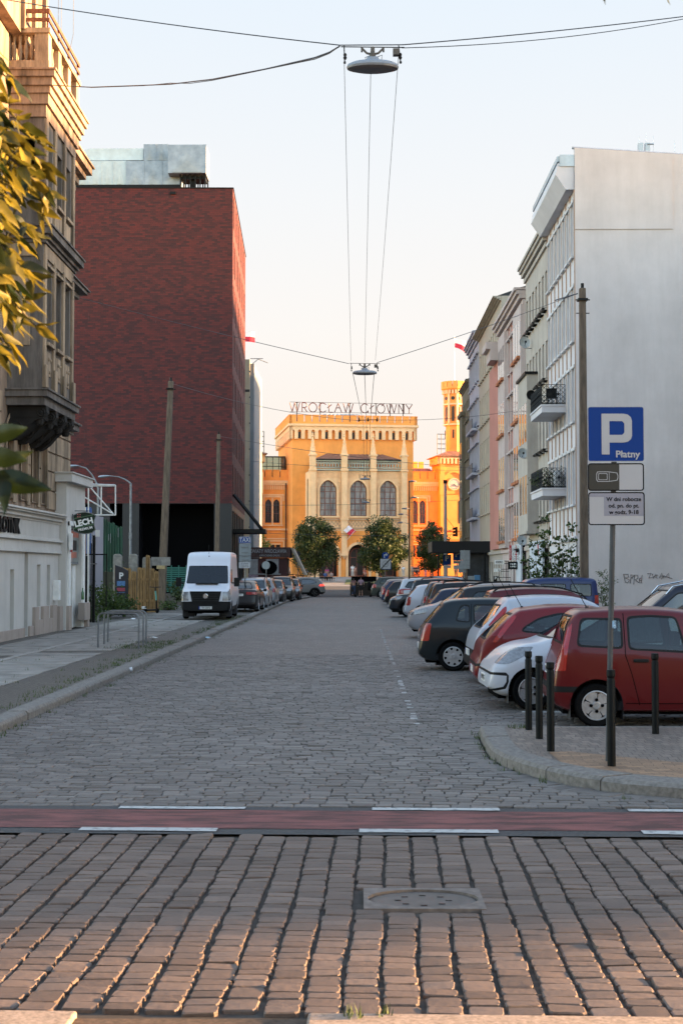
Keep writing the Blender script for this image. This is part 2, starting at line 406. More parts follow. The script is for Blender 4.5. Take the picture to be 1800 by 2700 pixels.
KERB_R = [(1.52, 17.3), (1.48, 16.2), (1.47, 15.2), (1.53, 14.7), (1.66, 14.2), (1.85, 13.7), (2.1, 13.25), (2.45, 12.9), (2.95, 12.62), (3.7, 12.45), (5, 12.38), (9, 12.3), (14, 12.2)]
def kerbx(y):                       # left edge of the right-hand pavement at y
    for (xa, ya), (xb, yb) in zip(KERB_R, KERB_R[1:]):
        if yb <= y <= ya: return xa + (xb - xa) * (ya - y) / (ya - yb)
    return 99
rs = random.Random(5); st = []; y = 12.08; r = 0
while y < 34:
    pitch = .145 * rs.uniform(.92, 1.08); x = -4.56 if y > 15.5 else -7.5; x += rs.uniform(-.1, 0)
    xe = (kerbx(y) - .3 if y > 12.6 else 7) if y < 17.4 else 7.0
    while x < xe:
        l = rs.uniform(.15, .26)
        yo = y + .30 * noise.noise(V((x * .33, y * .12, 2))) + .02 * noise.noise(V((x * 1.3, y * .8, 7))) - .035 * (x + .8) ** 2 * min(1, (y - 12) / 6) * .5
        slope = .10 * noise.noise(V((x * .33 + 5, y * .12, 2)))
        if yo > 12.1: st.append((x + l / 2, yo, l - .006, pitch - .021, slope + rs.uniform(-.02, .02)))
        x += l
    y += pitch; r += 1
setts('road', st, M['cobble'], 8)
sheet('road_joints', [(-8, 12.1), (12, 12.1), (12, 34), (-8, 34)], -.026, M['joint'])
sheet('road_far', (-4.6, 7.0, 33.6, 118), -.004, M['cobble_far'], follow=True, steps=60)
# gutter stones beside the corner kerb
st = []
for i in range(60):
    t = i / 59; k = t * (len(KERB_R) - 3); j = int(k); f = k - j; j = min(j, len(KERB_R) - 2)
    a, b = KERB_R[j], KERB_R[j + 1]; px, py = a[0] + (b[0] - a[0]) * f, a[1] + (b[1] - a[1]) * f; an = math.atan2(b[1] - a[1], b[0] - a[0])
    st.append((px + math.sin(an) * .14, py - math.cos(an) * .14, .16, .24, an))
setts('gutter', st, M['cobble'], 4)

# cycle lane
def band(name, y0, y1, z, mat, x0=-12, x1=14):
    return sheet(name, [cx(x0, y0), cx(x1, y0), cx(x1, y1), cx(x0, y1)], z, mat)
band('cycle_lane_border', 10.84, 12.08, .0, M['asphalt']); band('cycle_lane', 11.06, 11.9, .004, M['red_asphalt'])
dm = MB()
for k in range(-4, 6):
    for (sx, y0, y1) in ((-2.22 + k * 2.23, 10.92, 11.06), (-2.1 + k * 2.2, 11.93, 12.05)):
        n = 9; e = lambda: rs.uniform(-.008, .008)
        lo = [cx(sx + 1.1 * i / n, y0 + e()) for i in range(n + 1)]; hi = [cx(sx + 1.1 * i / n, y1 + e()) for i in range(n + 1)]
        for i in range(n): dm.quad((*lo[i], .008), (*lo[i + 1], .008), (*hi[i + 1], .008), (*hi[i], .008))
tag(dm.build('lane_marking', M['marking'], fixn=False), None, None, kind='structure')
# bottom edge kerb (granite, lit) and asphalt between its stones
kb = MB()
for x0, x1 in ((-6, -1.2), (-.14, 3.2), (3.22, 6)): 
    fr = Fr((0, 0, 0)); p = [cx(x0 + .01, 6.08), cx(x1 - .01, 6.08), cx(x1 - .01, 6.475), cx(x0 + .01, 6.475)]
    kb.prism(p, -.2, .012, XY)
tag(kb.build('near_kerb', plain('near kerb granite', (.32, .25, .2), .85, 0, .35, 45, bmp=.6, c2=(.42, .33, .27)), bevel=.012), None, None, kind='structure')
sheet('near_path', [(-6, 4), (6, 4), (6, 6.46), (-6, 6.46)], -.012, plain('near path', (.10, .065, .045), .9, 0, .45, 40, bmp=.8))
# manhole cover set in a square granite surround
mt = thing('manhole_cover', 'round iron manhole cover in a pale square surround among the near cobbles', 'manhole cover', (manhole[0], manhole[1], 0))
mb = MB(); sq = rect(-.375, .375, -.275, .275); circ = [(.35 * math.cos(a * PI / 16), .235 * math.sin(a * PI / 16)) for a in range(32)]
loops = [[V((a, b, 0)) for a, b in l] for l in (sq, circ)]; fl = [p for l in loops for p in l]
mb.add([(p.x, p.y, .004) for p in fl], [tuple(t) for t in tessellate_polygon(loops)])
mb.add([(a, b, .004) for a, b in circ] + [(a, b, -.03) for a, b in circ], [(i, (i + 1) % 32, 32 + (i + 1) % 32, 32 + i) for i in range(32)])
mb.add([(a, b, .004) for a, b in sq] + [(a, b, -.06) for a, b in sq], [(i, (i + 1) % 4, 4 + (i + 1) % 4, 4 + i) for i in range(4)])
mb.build('surround', plain('manhole surround', (.14, .115, .10), .7, 0, .3, 14), mt)
mb = MB(); mb.add([(a * .97, b * .97, -.014) for a, b in circ] + [(a * .9, b * .9, -.008) for a, b in circ], [(i, (i + 1) % 32, 32 + (i + 1) % 32, 32 + i) for i in range(32)] + [tuple(range(32, 64))])
for a in range(8):
    t = a * PI / 4; mb.box(.16 * math.cos(t) - .02, .16 * math.cos(t) + .02, .13 * math.sin(t) - .02, .13 * math.sin(t) + .02, -.01, -.003)
mb.build('lid', plain('manhole iron', (.06, .055, .055), .45, .3, .3, 10), mt)

# left pavement
def kx(y): return -4.57 + (0 if y < 90 else (y - 90) * .035)
mb = MB(); yy = 15.0
while yy < 112:
    l = rs.uniform(.85, 1.35); y1 = min(yy + l - .015, 112); j = rs.uniform(-.012, .012); h = .125 + rs.uniform(-.012, .008)
    a, b = kx(yy) + j, kx(y1) + j
    mb.add([(a - .3, yy, -.1), (a, yy, -.1), (b, y1, -.1), (b - .3, y1, -.1), (a - .3, yy, h + gz(yy)), (a - .03, yy, h + gz(yy)), (b - .03, y1, h + gz(y1)), (b - .3, y1, h + gz(y1)), (a, yy, h - .035 + gz(yy)), (b, y1, h - .035 + gz(y1))],
           [(0, 1, 2, 3), (4, 5, 6, 7), (5, 8, 9, 6), (8, 1, 2, 9), (0, 1, 8, 5, 4), (3, 2, 9, 6, 7), (0, 3, 7, 4)])
    yy += l
tag(mb.build('kerb_left', M['granite'], bevel=.01), None, None, kind='structure')
sheet('pavement_left', (-16, -4.84, 15, 112), .10, M['mosaic'], follow=True, steps=40)
mb = MB(); yy = 16.0
while yy < 62:
    d = rs.choice((.75, .9, 1.0)); 
    for (x0, x1) in ((-6.05, -7.65), (-7.9, -9.3)):
        if rs.random() < .9:
            t = [.108 + rs.uniform(-.006, .012) for _ in range(4)]; q = [(x1, yy), (x0, yy), (x0, yy + d - .03), (x1, yy + d - .03)]
            mb.add([(x + rs.uniform(-.03, .03), y, z) for (x, y), z in zip(q, t)] + [(x, y, .05) for x, y in q], [(0, 1, 2, 3), (0, 1, 5, 4), (1, 2, 6, 5), (2, 3, 7, 6), (3, 0, 4, 7)])
    yy += d
tag(mb.build('paving_slabs', M['slab']), None, None, kind='structure')
mb = MB(); yy = 16
while yy < 62: mb.box(-7.87, -7.69, yy, yy + .96, .05, .118 + rs.uniform(-.004, .004)); yy += 1
tag(mb.build('paving_edging', plain('pale edging', (.27, .25, .225), .9, 0, .2, 5)), None, None, kind='structure')

# right corner pavement
inner = [(1.82, 17.3), (1.77, 16.2), (1.75, 15.3), (1.8, 14.85), (1.9, 14.45), (2.07, 14.0), (2.3, 13.6), (2.6, 13.3), (3.05, 13.03), (3.8, 12.83), (5, 12.72), (9, 12.62), (14, 12.5)]
mb = MB(); cut = 0
def along(pts, s):
    for a, b in zip(pts, pts[1:]):
        l = math.dist(a, b)
        if s <= l: return (a[0] + (b[0] - a[0]) * s / l, a[1] + (b[1] - a[1]) * s / l)
        s -= l
    return pts[-1]
L1 = sum(math.dist(a, b) for a, b in zip(KERB_R, KERB_R[1:])); L2 = sum(math.dist(a, b) for a, b in zip(inner, inner[1:]))
s = 0
while s < L1 * .95:
    l = rs.uniform(.7, 1.2); h = .125 + rs.uniform(-.01, .01); n = 4; q = [s + (l - .012) * i / n for i in range(n + 1)]
    o_ = [along(KERB_R, t) for t in q]; i_ = [along(inner, t * L2 / L1) for t in q]
    mid = [(a[0] * .9 + b[0] * .1, a[1] * .9 + b[1] * .1) for a, b in zip(o_, i_)]
    vs = [(*p, -.1) for p in o_] + [(*p, h - .035) for p in o_] + [(*p, h) for p in mid] + [(*p, h) for p in i_]; k = n + 1
    fs = [(r * k + i, r * k + i + 1, (r + 1) * k + i + 1, (r + 1) * k + i) for r in range(3) for i in range(n)] + [(0, k, 2 * k, 3 * k), (n, k + n, 2 * k + n, 3 * k + n)]
    mb.add(vs, fs); s += l
tag(mb.build('kerb_right', M['granite'], smooth=30), None, None, kind='structure')
poly = inner + [(14, 17.3)]
sheet('pavement_right', poly, .112, M['paver_grey'])
# tan tactile strip following the kerb
tan = inner[5:] + [(14, 13.5), (9, 13.62), (5.2, 13.75), (4.0, 13.9), (3.3, 14.1), (2.75, 14.55), (2.3, 14.95), (2.05, 14.9)]
sheet('tan_paving', tan, .116, M['paver_tan'])
mb = MB(); mb.box(1.6, 14, 17.3, 17.42, -.1, .108); tag(mb.build('pavement_edge', M['granite']), None, None, kind='structure')
# car park lines
mb = MB()
for y in (18.0, 20.15, 22.4, 24.7, 27.0): mb.box(2.4, 7.0, y, y + .1, -.01, .007)
yy = 18.6
while yy < 48:
    if rs.random() < .6: mb.box(.75 + rs.uniform(-.02, .02), .83, yy, yy + rs.uniform(.06, .2), -.01, .005)
    yy += rs.uniform(.3, .6)
tag(mb.build('parking_marking', M['marking']), None, None, kind='structure')
sheet('car_park', (7.0, 10.2, 17.3, 60), .0, M['lot'], follow=True)
mb = MB(); mb.box(7.0, 10.25, 60, 134, -.3, .10); tag(mb.build('pavement_by_houses', M['mosaic']), None, None, kind='structure')
sheet('cross_road', (-120, 120, 114, 160), .004, M['asphalt'], follow=True, steps=20)
sheet('station_plaza', (-120, 120, 160, 208), .012, M['plaza'], follow=True, steps=20)
sheet('lawn', (-1.6, 30, 166, 190), .03, M['grass'], follow=True, steps=10)
# grass blades and weeds: far too many to count
def blades(name, spots, h, mat):
    mb = MB()
    for (x, y, z, n, r) in spots:
        for _ in range(n):
            a = rs.uniform(0, 2 * PI); q = r * math.sqrt(rs.random()); X, Y = x + q * math.cos(a), y + q * math.sin(a); H = h * rs.uniform(.4, 1.2); t = rs.uniform(0, 2 * PI); dx, dy = .006 * math.cos(t), .006 * math.sin(t); lx, ly = rs.uniform(-.4, .4) * H, rs.uniform(-.4, .4) * H
            mb.add([(X - dx, Y - dy, z), (X + dx, Y + dy, z), (X + lx, Y + ly, z + H)], [(0, 1, 2)])
    return tag(mb.build(name, mat, fixn=False), None, 'weeds', kind='stuff')
sp = []
for _ in range(260): y = rs.uniform(15, 60); sp.append((kx(y) - .33 - abs(rs.gauss(0, .25)), y, .1, 8, .12))
for _ in range(200): y = rs.uniform(15, 60); sp.append((kx(y) + abs(rs.gauss(0, .1)), y, -.02, 6, .06))
for _ in range(60): sp.append((rs.uniform(-6.3, -4.9), rs.uniform(34.5, 38), .1, 10, .2))
for _ in range(30): a = rs.choice(KERB_R[:8]); sp.append((a[0] - .04, a[1] + rs.uniform(-.4, .4), -.02, 8, .05))
for _ in range(120): sp.append((rs.uniform(-9.6, -5), rs.uniform(16, 60), .1, 5, .1))
sp.append((1.98, 17.2, .1, 60, .12)); sp.append((-.02, 6.42, .0, 25, .05)); sp.append((.12, 6.45, 0, 12, .04))
o = blades('weeds', sp, .07, M['weed']); o['label'] = 'short weeds and grass growing along the kerbs and between paving slabs'
# ------------------------------------------------------------------ window factory (shared meshes, one object per window)
def window_mesh(name, w, h, mats, cols=2, rows=3, fr_w=.06, head=None, sill=None, curtain=False, trans=None):
    """frame + panes in local x (0..w), z (0..h), facing -y ; returns list of (partname, mesh) with materials (frame, pane)"""
    f = Fr((0, 0, 0), (1, 0, 0))          # n = (0,-1,0)
    a = MB(); outer = head(0, w, 0, h) if head else rect(0, w, 0, h)
    # frame ring: outer loop minus inner loop
    k = fr_w; inn = head(k, w - k, k, h - k) if head else rect(k, w - k, k, h - k)
    a.wall(outer, [inn], f, .05, c=.05); 
    for i in range(1, cols): x = w * i / cols; a.box(x - k * .45, x + k * .45, k, h - k * (1.2 if not head else 2.2), .004, .044, f)
    zs = trans if trans else [h * j / rows for j in range(1, rows)]
    for z in zs: a.box(k, w - k, z - k * .35, z + k * .35, .003, .04, f)
    p = MB(); p.wall(outer, [], f, 0, c=.0)
    out = [('frame', a, mats[0]), ('pane', p, mats[1])]
    res = []
    for n_, b_, m_ in out:
        o = b_.build(n_, m_); res.append((n_, o.data)); bpy.data.objects.remove(o)
    return res
def put_window(parent, fr, a, b, depth, wm, name='window', flip=False):
    """an opening's window: frame object (child of the building) with its pane as sub-part"""
    o = obj(name, wm[0][1], None, parent); loc = fr(a, b, -depth)
    M4 = Matrix((( fr.u.x, -fr.n.x, 0, loc.x), (fr.u.y, -fr.n.y, 0, loc.y), (fr.u.z, -fr.n.z, 1, loc.z), (0, 0, 0, 1)))
    o.matrix_local = M4
    p = obj('pane', wm[1][1], None, o)
    return o

# ------------------------------------------------------------------ weathered tenement, left
M['old_wall'] = plaster('old stucco', (.30, .215, .155), .9, (.035, .03, .026), 1.1, patch=.72, patchc=(.30, .085, .05))
M['old_grey'] = plaster('sooty stucco', (.16, .14, .125), .9, (.03, .027, .025), 1.6)
M['old_trim'] = plaster('sandstone trim', (.36, .27, .185), .85, (.035, .03, .025), 2)
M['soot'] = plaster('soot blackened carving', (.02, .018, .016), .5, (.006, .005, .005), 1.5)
M['shop_white'] = plaster('white shop render', (.50, .48, .45), .2, (.25, .22, .18), .5)
M['shop_base'] = plaster('beige stone plinth', (.36, .30, .26), .3, (.15, .12, .1), 1)
M['sash'] = plain('old window frame', (.28, .24, .2), .7, 0, .2, 6)
T = thing('tenement_house', 'weathered old tenement with carved bay window, balustrade and a white shopfront, at the left edge', 'building', (-10, 30, .1))
OX = -10.0
Yn, Yf = 30.0, 47.4                 # street frontage; the near end is outside the picture
def loc(*p): return V(p) - T.location
def lf(x, y0=0.0):                  # frame on a plane facing the street (+X); a = metres along +Y from y0
    return Fr(V((x, y0, 0)) - T.location, (0, 1, 0), (1, 0, 0))
f = lf(OX)
Z1, Z2, Z3, Z4 = 3.95, 7.2, 11.75, 16.3     # shop top, mezzanine top (bay bottom), bay middle cornice, main cornice
# upper wall with openings
wins = []; holes = []
Y0b, Y1b = 38.85, 42.9                # bay
XB = -9.0
mezz = [37.0, 38.7, 40.4, 41.8, 43.0]
for y in mezz: holes.append(arch(y, y + .72, Z1 + .25, Z2 - .75, .36))
for (z0, z1) in ((Z2 + 1.2, Z3 - 1.0), (Z3 + 1.3, Z4 - 1.6)):
    for y in (31.5, 34.2, 44.3): holes.append(rect(y, y + 1.1, z0, z1))
mb = MB(); mb.wall(rect(Yn, Yf, Z1, 17.6), holes, f, .3)
mb.quad(loc(OX, Yf, 0), loc(-22, Yf, 0), loc(-22, Yf, 17.6), loc(OX, Yf, 17.6))
mb.quad(loc(OX, Yn, 0), loc(OX, Yn, 17.6), loc(-22, Yn, 17.6), loc(-22, Yn, 0))
mb.quad(loc(OX, Yn, 17.6), loc(OX, Yf, 17.6), loc(-22, Yf, 17.6), loc(-22, Yn, 17.6))
mb.build('wall', M['old_wall'], T)
# rustication grooves: courses proud of the mezzanine wall right of the arches
mb = MB()
for i in range(5):
    z = Z1 + .1 + i * .62
    for (a, b) in ((43.85, 45.1), (45.13, 46.3), (46.33, Yf)): mb = MB(); mb.box(a, b - .02, z, z + .57, 0, .045, f); mb.build('rusticated_block', M['old_trim'], T, bevel=.012)
    for y in mezz: mb = MB(); mb.box(y + .8, y + 1.2, z, z + .57, 0, .05, f); mb.build('rusticated_block', M['old_trim'], T, bevel=.012)
wa = window_mesh('arched', .72, Z2 - .75 - Z1 - .25, (M['sash'], M['pane']), 2, 3, .05, head=lambda a, b, c, d: arch(a, b, c, d, (b - a) / 2))
for y in mezz: 
    put_window(T, f, y, Z1 + .25, .22, wa)
    mb = MB(); o_, i_ = arch(y - .1, y + .82, Z1 + .2, Z2 - .62, .46), arch(y, y + .72, Z1 + .2, Z2 - .75, .36); mb.wall(o_, [i_], f, .07, c=.075); mb.build('window_surround', M['old_trim'], T)
wr = window_mesh('tall', 1.1, Z3 - 1.0 - Z2 - 1.2, (M['sash'], M['pane']), 2, 2, .06); wr2 = window_mesh('tall', 1.1, Z4 - 1.6 - Z3 - 1.3, (M['sash'], M['pane']), 2, 2, .06)
for y in (31.5, 34.2, 44.3): put_window(T, f, y, Z2 + 1.2, .22, wr); put_window(T, f, y, Z3 + 1.3, .22, wr2)
# cornices of the main wall: (z bottom, z top, projection)
def cornice(name, steps, fr, a0, a1, mat, ends=0, parent=T):
    mb = MB(); 
    for (z0, z1, p) in steps: mb.box(a0 - (p if ends & 1 else 0), a1 + (p if ends & 2 else 0), z0, z1, -.05, p, fr)
    return mb.build(name, mat, parent)
cornice('string_course', [(Z2 - .42, Z2 - .3, .12), (Z2 - .3, Z2 - .1, .28), (Z2 - .1, Z2 - .04, .36)], f, 43.0, Yf, M['old_grey'], 2)
cornice('string_course', [(Z3 - .2, Z3, .25), (Z3, Z3 + .12, .5), (Z3 + .12, Z3 + .16, .58)], f, 43.0, Yf, M['old_grey'], 2)
cornice('main_cornice', [(Z4 - .9, Z4 - .7, .12), (Z4 - .7, Z4 - .45, .22), (Z4 - .45, Z4 - .25, .42), (Z4 - .25, Z4, .6), (Z4, Z4 + .06, .68)], f, 43.0, Yf, M['old_wall'], 2)
# bay: three faces
B = MB(); fb = lf(XB); fs_ = Fr(loc(OX - .2, Y0b, 0), (1, 0, 0), (0, -1, 0))      # front of bay, camera-facing side
cols3 = [39.12, 40.38, 41.64]; hb = []
for y in cols3:
    hb.append(rect(y, y + .82, Z2 + 1.45, Z3 - .95)); hb.append(rect(y, y + .82, Z3 + 1.2, Z4 - 1.75))
B.wall(rect(Y0b, Y1b, Z2, Z4 + .3), hb, fb, .34)
B.wall(rect(0, 1.2, Z2, Z4 + .3), [rect(.42, .95, Z3 + 1.2, Z4 - 1.75)], fs_, .25)
B.quad(loc(XB, Y1b, Z2), loc(OX, Y1b, Z2), loc(OX, Y1b, Z4 + .3), loc(XB, Y1b, Z4 + .3))
B.quad(loc(XB, Y0b, Z2), loc(XB, Y1b, Z2), loc(OX, Y1b, Z2), loc(OX, Y0b, Z2)); B.quad(loc(XB, Y0b, Z4 + .3), loc(XB, Y1b, Z4 + .3), loc(OX, Y1b, Z4 + .3), loc(OX, Y0b, Z4 + .3))
bay = B.build('bay_window', M['old_grey'], T)
wb = window_mesh('bay', .82, Z3 - .95 - Z2 - 1.45, (M['sash'], M['pane']), 2, 1, .06, trans=[2.0 * (Z3 - .95 - Z2 - 1.45) / 3]); wb2 = window_mesh('bay', .82, Z4 - 1.75 - Z3 - 1.2, (M['sash'], M['pane']), 2, 1, .06, trans=[1.4])
for y in cols3:
    for (w_, z) in ((wb, Z2 + 1.45), (wb2, Z3 + 1.2)):
        o = put_window(bay, fb, y, z, .26, w_); 
# lesenes between bay windows, carved parapet panels, frieze
mb = MB()
for y in (Y0b - .0, 40.02, 41.28, Y1b - .3):
    mb.box(y + .03, y + .27, Z2 + .1, Z3 - .6, 0, .07, fb); mb.box(y + .03, y + .27, Z3 + .3, Z4 - 1.2, 0, .07, fb); mb.box(y - .01, y + .31, Z2 + .1, Z2 + .75, .07, .13, fb)
for y in cols3:
    mb.box(y - .04, y + .86, Z2 + 1.34, Z2 + 1.44, 0, .14, fb); mb.box(y + .1, y + .72, Z2 + .5, Z2 + 1.2, 0, .04, fb); mb.box(y - .04, y + .86, Z3 - .92, Z3 - .84, 0, .1, fb)
    mb.box(y - .04, y + .86, Z3 + 1.08, Z3 + 1.18, 0, .12, fb); mb.box(y + .1, y + .72, Z3 + .4, Z3 + 1.0, 0, .04, fb)
    for k in range(4): mb.lathe([(.07, 0), (.05, .03), (.02, .045)], fb(y + .2 + .14 * k, Z2 + .62 + (k % 2) * .36, .04), (1, 0, 0), 6)
mb.box(Y0b + .1, Y1b - .1, Z3 - .68, Z3 - .3, 0, .05, fb); mb.box(.05, 1.0, Z3 - .68, Z3 - .3, 0, .05, fs_)
mb.box(.15, .85, Z2 + 1.3, Z3 - 1.0, 0, .03, fs_)
mb.build('lesene', M['old_trim'], bay, bevel=.01)
def wrap(name, steps, mat, parent=bay, y0=Y0b, y1=Y1b, x=XB):
    mb = MB()
    for (z0, z1, p) in steps: mb.box(OX - .1 - T.location.x, x + p - T.location.x, y0 - p - T.location.y, y1 + p - T.location.y, z0 - T.location.z, z1 - T.location.z)
    return mb.build(name, mat, parent)
wrap('bay_base_cornice', [(Z2 - .42, Z2 - .18, .1), (Z2 - .18, Z2, .2), (Z2, Z2 + .05, .25)], M['old_grey'])
wrap('bay_cornice', [(Z3 - .3, Z3 - .2, .1), (Z3 - .2, Z3 - .08, .18), (Z3 - .08, Z3 + .12, .3), (Z3 + .12, Z3 + .17, .35)], M['old_grey'])
wrap('bay_top_cornice', [(Z4 - 1.2, Z4 - .85, .06), (Z4 - .85, Z4 - .55, .14), (Z4 - .55, Z4 - .35, .2), (Z4 - .35, Z4 - .12, .28), (Z4 - .12, Z4 + .06, .36), (Z4 + .06, Z4 + .11, .41)], M['old_wall'])
# balustrade over the bay
mb = MB(); bx0, bx1, by0, by1 = OX - .0, XB + .15, Y0b - .15, Y1b + .15; zb = Z4 + .11 + .0
LX, LY, LZ = T.location
mb.box(bx0 - LX, bx1 - LX, by0 - LY, by1 - LY, zb - LZ, zb + .3 - LZ)
for (x, y) in ((bx1 - .22, by0 + .22), (bx1 - .22, by1 - .22), (bx1 - .22, by0 + 1.55), (bx1 - .22, by0 + 2.9)): mb.box(x - .2 - LX, x + .2 - LX, y - .2 - LY, y + .2 - LY, zb + .3 - LZ, zb + 1.1 - LZ)
mb.box(bx0 - LX, bx1 + .03 - LX, by0 - .03 - LY, by0 + .3 - LY, zb + 1.1 - LZ, zb + 1.24 - LZ); mb.box(bx1 - .3 - LX, bx1 + .03 - LX, by0 + .3 - LY, by1 + .03 - LY, zb + 1.1 - LZ, zb + 1.24 - LZ)
mb.build('balustrade', M['old_trim'], T)
prof = [(.05, 0), (.06, .05), (.035, .12), (.075, .32), (.05, .5), (.035, .62), (.06, .75), (.05, .8)]
bm_ = MB().lathe(prof, (0, 0, 0), (0, 0, 1), 8).build('baluster', M['old_trim'], T, smooth=True); first = True
for (x, y) in [(OX + .1 + i * .17, by0 + .2) for i in range(4)] + [(bx1 - .2, by0 + .62 + i * .2) for i in range(4)] + [(bx1 - .2, by0 + 1.95 + i * .2) for i in range(4)] + [(bx1 - .2, by0 + 3.3 + i * .2) for i in range(3)]:
    o = bm_ if first else obj('baluster', bm_.data, None, T); first = False; o.location = loc(x, y, zb + .3)
mb = MB()
for (dz, r) in ((1.5, .05), (1.75, .06)):
    mb.box(bx0 - LX, bx1 - LX, by0 + .02 - LY, by0 + .06 - LY, zb + dz - r - LZ, zb + dz + r - LZ); mb.box(bx1 - .04 - LX, bx1 - LX, by0 + .06 - LY, by1 - LY, zb + dz - r - LZ, zb + dz + r - LZ)
for (x, y) in ((bx1 - .07, by0 + .09), (bx1 - .07, by0 + 1.5), (bx1 - .07, by0 + 2.9), (bx1 - .07, by1 - .05)): mb.box(x - .02 - LX, x + .02 - LX, y - .02 - LY, y + .02 - LY, zb + 1.24 - LZ, zb + 1.85 - LZ)
mb.build('terrace_rail', M['rust'], T)
# set-back top storey with pilasters
fa = lf(OX + .0); mb = MB(); xt = OX + .35; ft = lf(xt)
mb.box(-12 , xt - LX, 33 - LY, 41.6 - LY, 17.5 - LZ, 22.5 - LZ)
for y in (38.6, 39.9, 41.25): mb.box(y, y + .3, 17.6, 22.5, 0, .12, ft)
ft2 = Fr(loc(xt - 3, 33, 0), (1, 0, 0), (0, -1, 0))
mb.build('attic_storey', M['old_wall'], T)
# black carved console under the bay
mb = MB()
for i, y in enumerate((Y0b + .12, Y0b + 1.35, Y0b + 2.6, Y1b - .45)):
    pts = [(0, Z2 - .42), (1.12, Z2 - .42), (1.14, Z2 - .62), (1.02, Z2 - .78), (.8, Z2 - .84), (.62, Z2 - .98), (.42, Z2 - 1.22), (.2, Z2 - 1.38), (0, Z2 - 1.42)]
    fr = Fr(loc(OX - .02, y, 0), (1, 0, 0), (0, -1, 0)); mb.prism(pts, 0, -.34, fr)
    for (cx_, cz_, r_) in ((.98, Z2 - .62, .13), (.3, Z2 - 1.05, .2)): mb.lathe([(r_, 0), (r_ * .8, .05), (r_ * .45, .03), (r_ * .3, .07)], fr(cx_, cz_, 0), (0, -1, 0), 12)
    mb.lathe([(.1, 0), (.13, .1), (.1, .22), (.03, .3)], fr(.9, Z2 - .95, -.17), (0, 0, 1), 8)
mb.box(OX - LX, OX + .9 - LX, Y0b + .1 - LY, Y1b - .1 - LY, Z2 - .75 - LZ, Z2 - .42 - LZ)
mb.prism([(0, Z2 - .4), (.8, Z2 - .7), (.5, Z2 - 1.0), (.1, Z2 - 1.3), (0, Z2 - 1.3)], 0, -(Y1b - Y0b - .3), Fr(loc(OX - .02, Y0b + .15, 0), (1, 0, 0), (0, -1, 0)))
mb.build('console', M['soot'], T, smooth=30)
# ground floor shopfront (white)
sx = OX + .14; fw = lf(sx)
holes = [rect(38.9, 39.35, .35, 2.1), rect(40.55, 41.0, .12, 2.62), rect(42.15, 42.62, .95, 2.25), rect(43.5, 43.95, .95, 2.25), rect(35.5, 37.4, .9, 2.5)]
mb = MB(); mb.wall(rect(Yn, 45.15, .05, Z1), holes, fw, .3); mb.quad(fw(45.15, .05), fw(45.15, Z1), fw(45.15, Z1, -.2), fw(45.15, .05, -.2)); mb.quad(fw(Yn, Z1), fw(45.15, Z1), fw(45.15, Z1, -.2), fw(Yn, Z1, -.2))
shop = mb.build('shopfront', M['shop_white'], T)
mb = MB()
for (z0, z1, p) in ((2.62, 2.7, .1), (2.7, 2.98, .07), (2.98, 3.04, .16), (3.04, 3.1, .05), (3.58, 3.66, .06), (3.66, 3.78, .14), (3.78, 3.84, .24), (3.84, 3.88, .3)): mb.box(Yn, 45.2, z0, z1, -.05, p, fw)
y = 36.2
while y < 45: mb.box(y, y + .14, 3.1, 3.58, 0, .03, fw); y += .16
mb.build('fascia', M['shop_white'], shop)
mb = MB()
for (a, b, z) in ((Yn, 40.5, .38), (41.05, 41.55, .4)): mb.box(a, b, .02, z, -.28, .06, fw)
for (a, b) in ((41.6, 42.1), (42.68, 43.45), (44.0, 44.6)): mb.box(a, b, .02, .95, -.26, .1, fw)
mb.box(41.62, 44.6, .02, .55, -.24, .085, fw); mb.box(44.75, 45.2, .02, .9, -.26, .16, fw); mb.build('plinth', M['shop_base'], shop, bevel=.01)
wn = window_mesh('shop', .45, 1.75, (M['sash'], glass('shop glass', (.05, .1, .09))), 1, 1, .03); put_window(shop, fw, 38.9, .35, .2, wn)
mb = MB(); mb.box(40.5, 41.05, .1, 2.65, -.34, -.3, fw); mb.box(42.1, 44.0, .9, 2.3, -.34, -.3, fw); mb.build('recess_panel', plaster('niche back', (.16, .14, .13), .3), shop)
text('shop_lettering', 'ŁOTNIK', .62, Fr(fw(0, 0, 0), (0, 1, 0), (1, 0, 0)), 38.55, 3.33, .06, M['black_metal'], shop, .03, xs=1.0, thick=.012)
mb = MB(); mb.box(44.35, 44.62, 1.1, 1.75, .0, .2, fw); tag(mb.build('letter_box', M['white_paint'], bevel=.015), 'small white letter box on the shopfront near the plinth', 'letter box'); bpy.data.objects['letter_box'].location = T.location

# white shop entrance annex
A = thing('shop_entrance', 'tall white shop entrance with flat cornice, poster case and narrow door by the tenement', 'shop entrance', (-9.8, 45.2, .1))
al = lambda *p: V(p) - A.location
XA = -9.62; fA = Fr(al(XA, 0, 0), (0, 1, 0), (1, 0, 0)); fS = Fr(al(-10.3, 45.2, 0), (1, 0, 0), (0, -1, 0))
mb = MB(); mb.wall(rect(45.2, 48.3, .05, 5.0), [rect(45.75, 47.75, .1, 3.55)], fA, .35); mb.wall(rect(0, .68, .05, 5.0), [], fS)
mb.quad(fA(48.3, 0), fA(48.3, 5), fA(48.3, 5, -1), fA(48.3, 0, -1)); mb.quad(fA(45.2, 5), fA(48.3, 5), fA(48.3, 5, -1), fA(45.2, 5, -1)); mb.build('wall', M['shop_white'], A)
mb = MB(); mb.box(45.0, 48.6, 5.0, 5.28, -.8, .22, fA); mb.box(44.95, 48.65, 5.28, 5.32, -.8, .27, fA); mb.build('cornice', M['shop_white'], A)
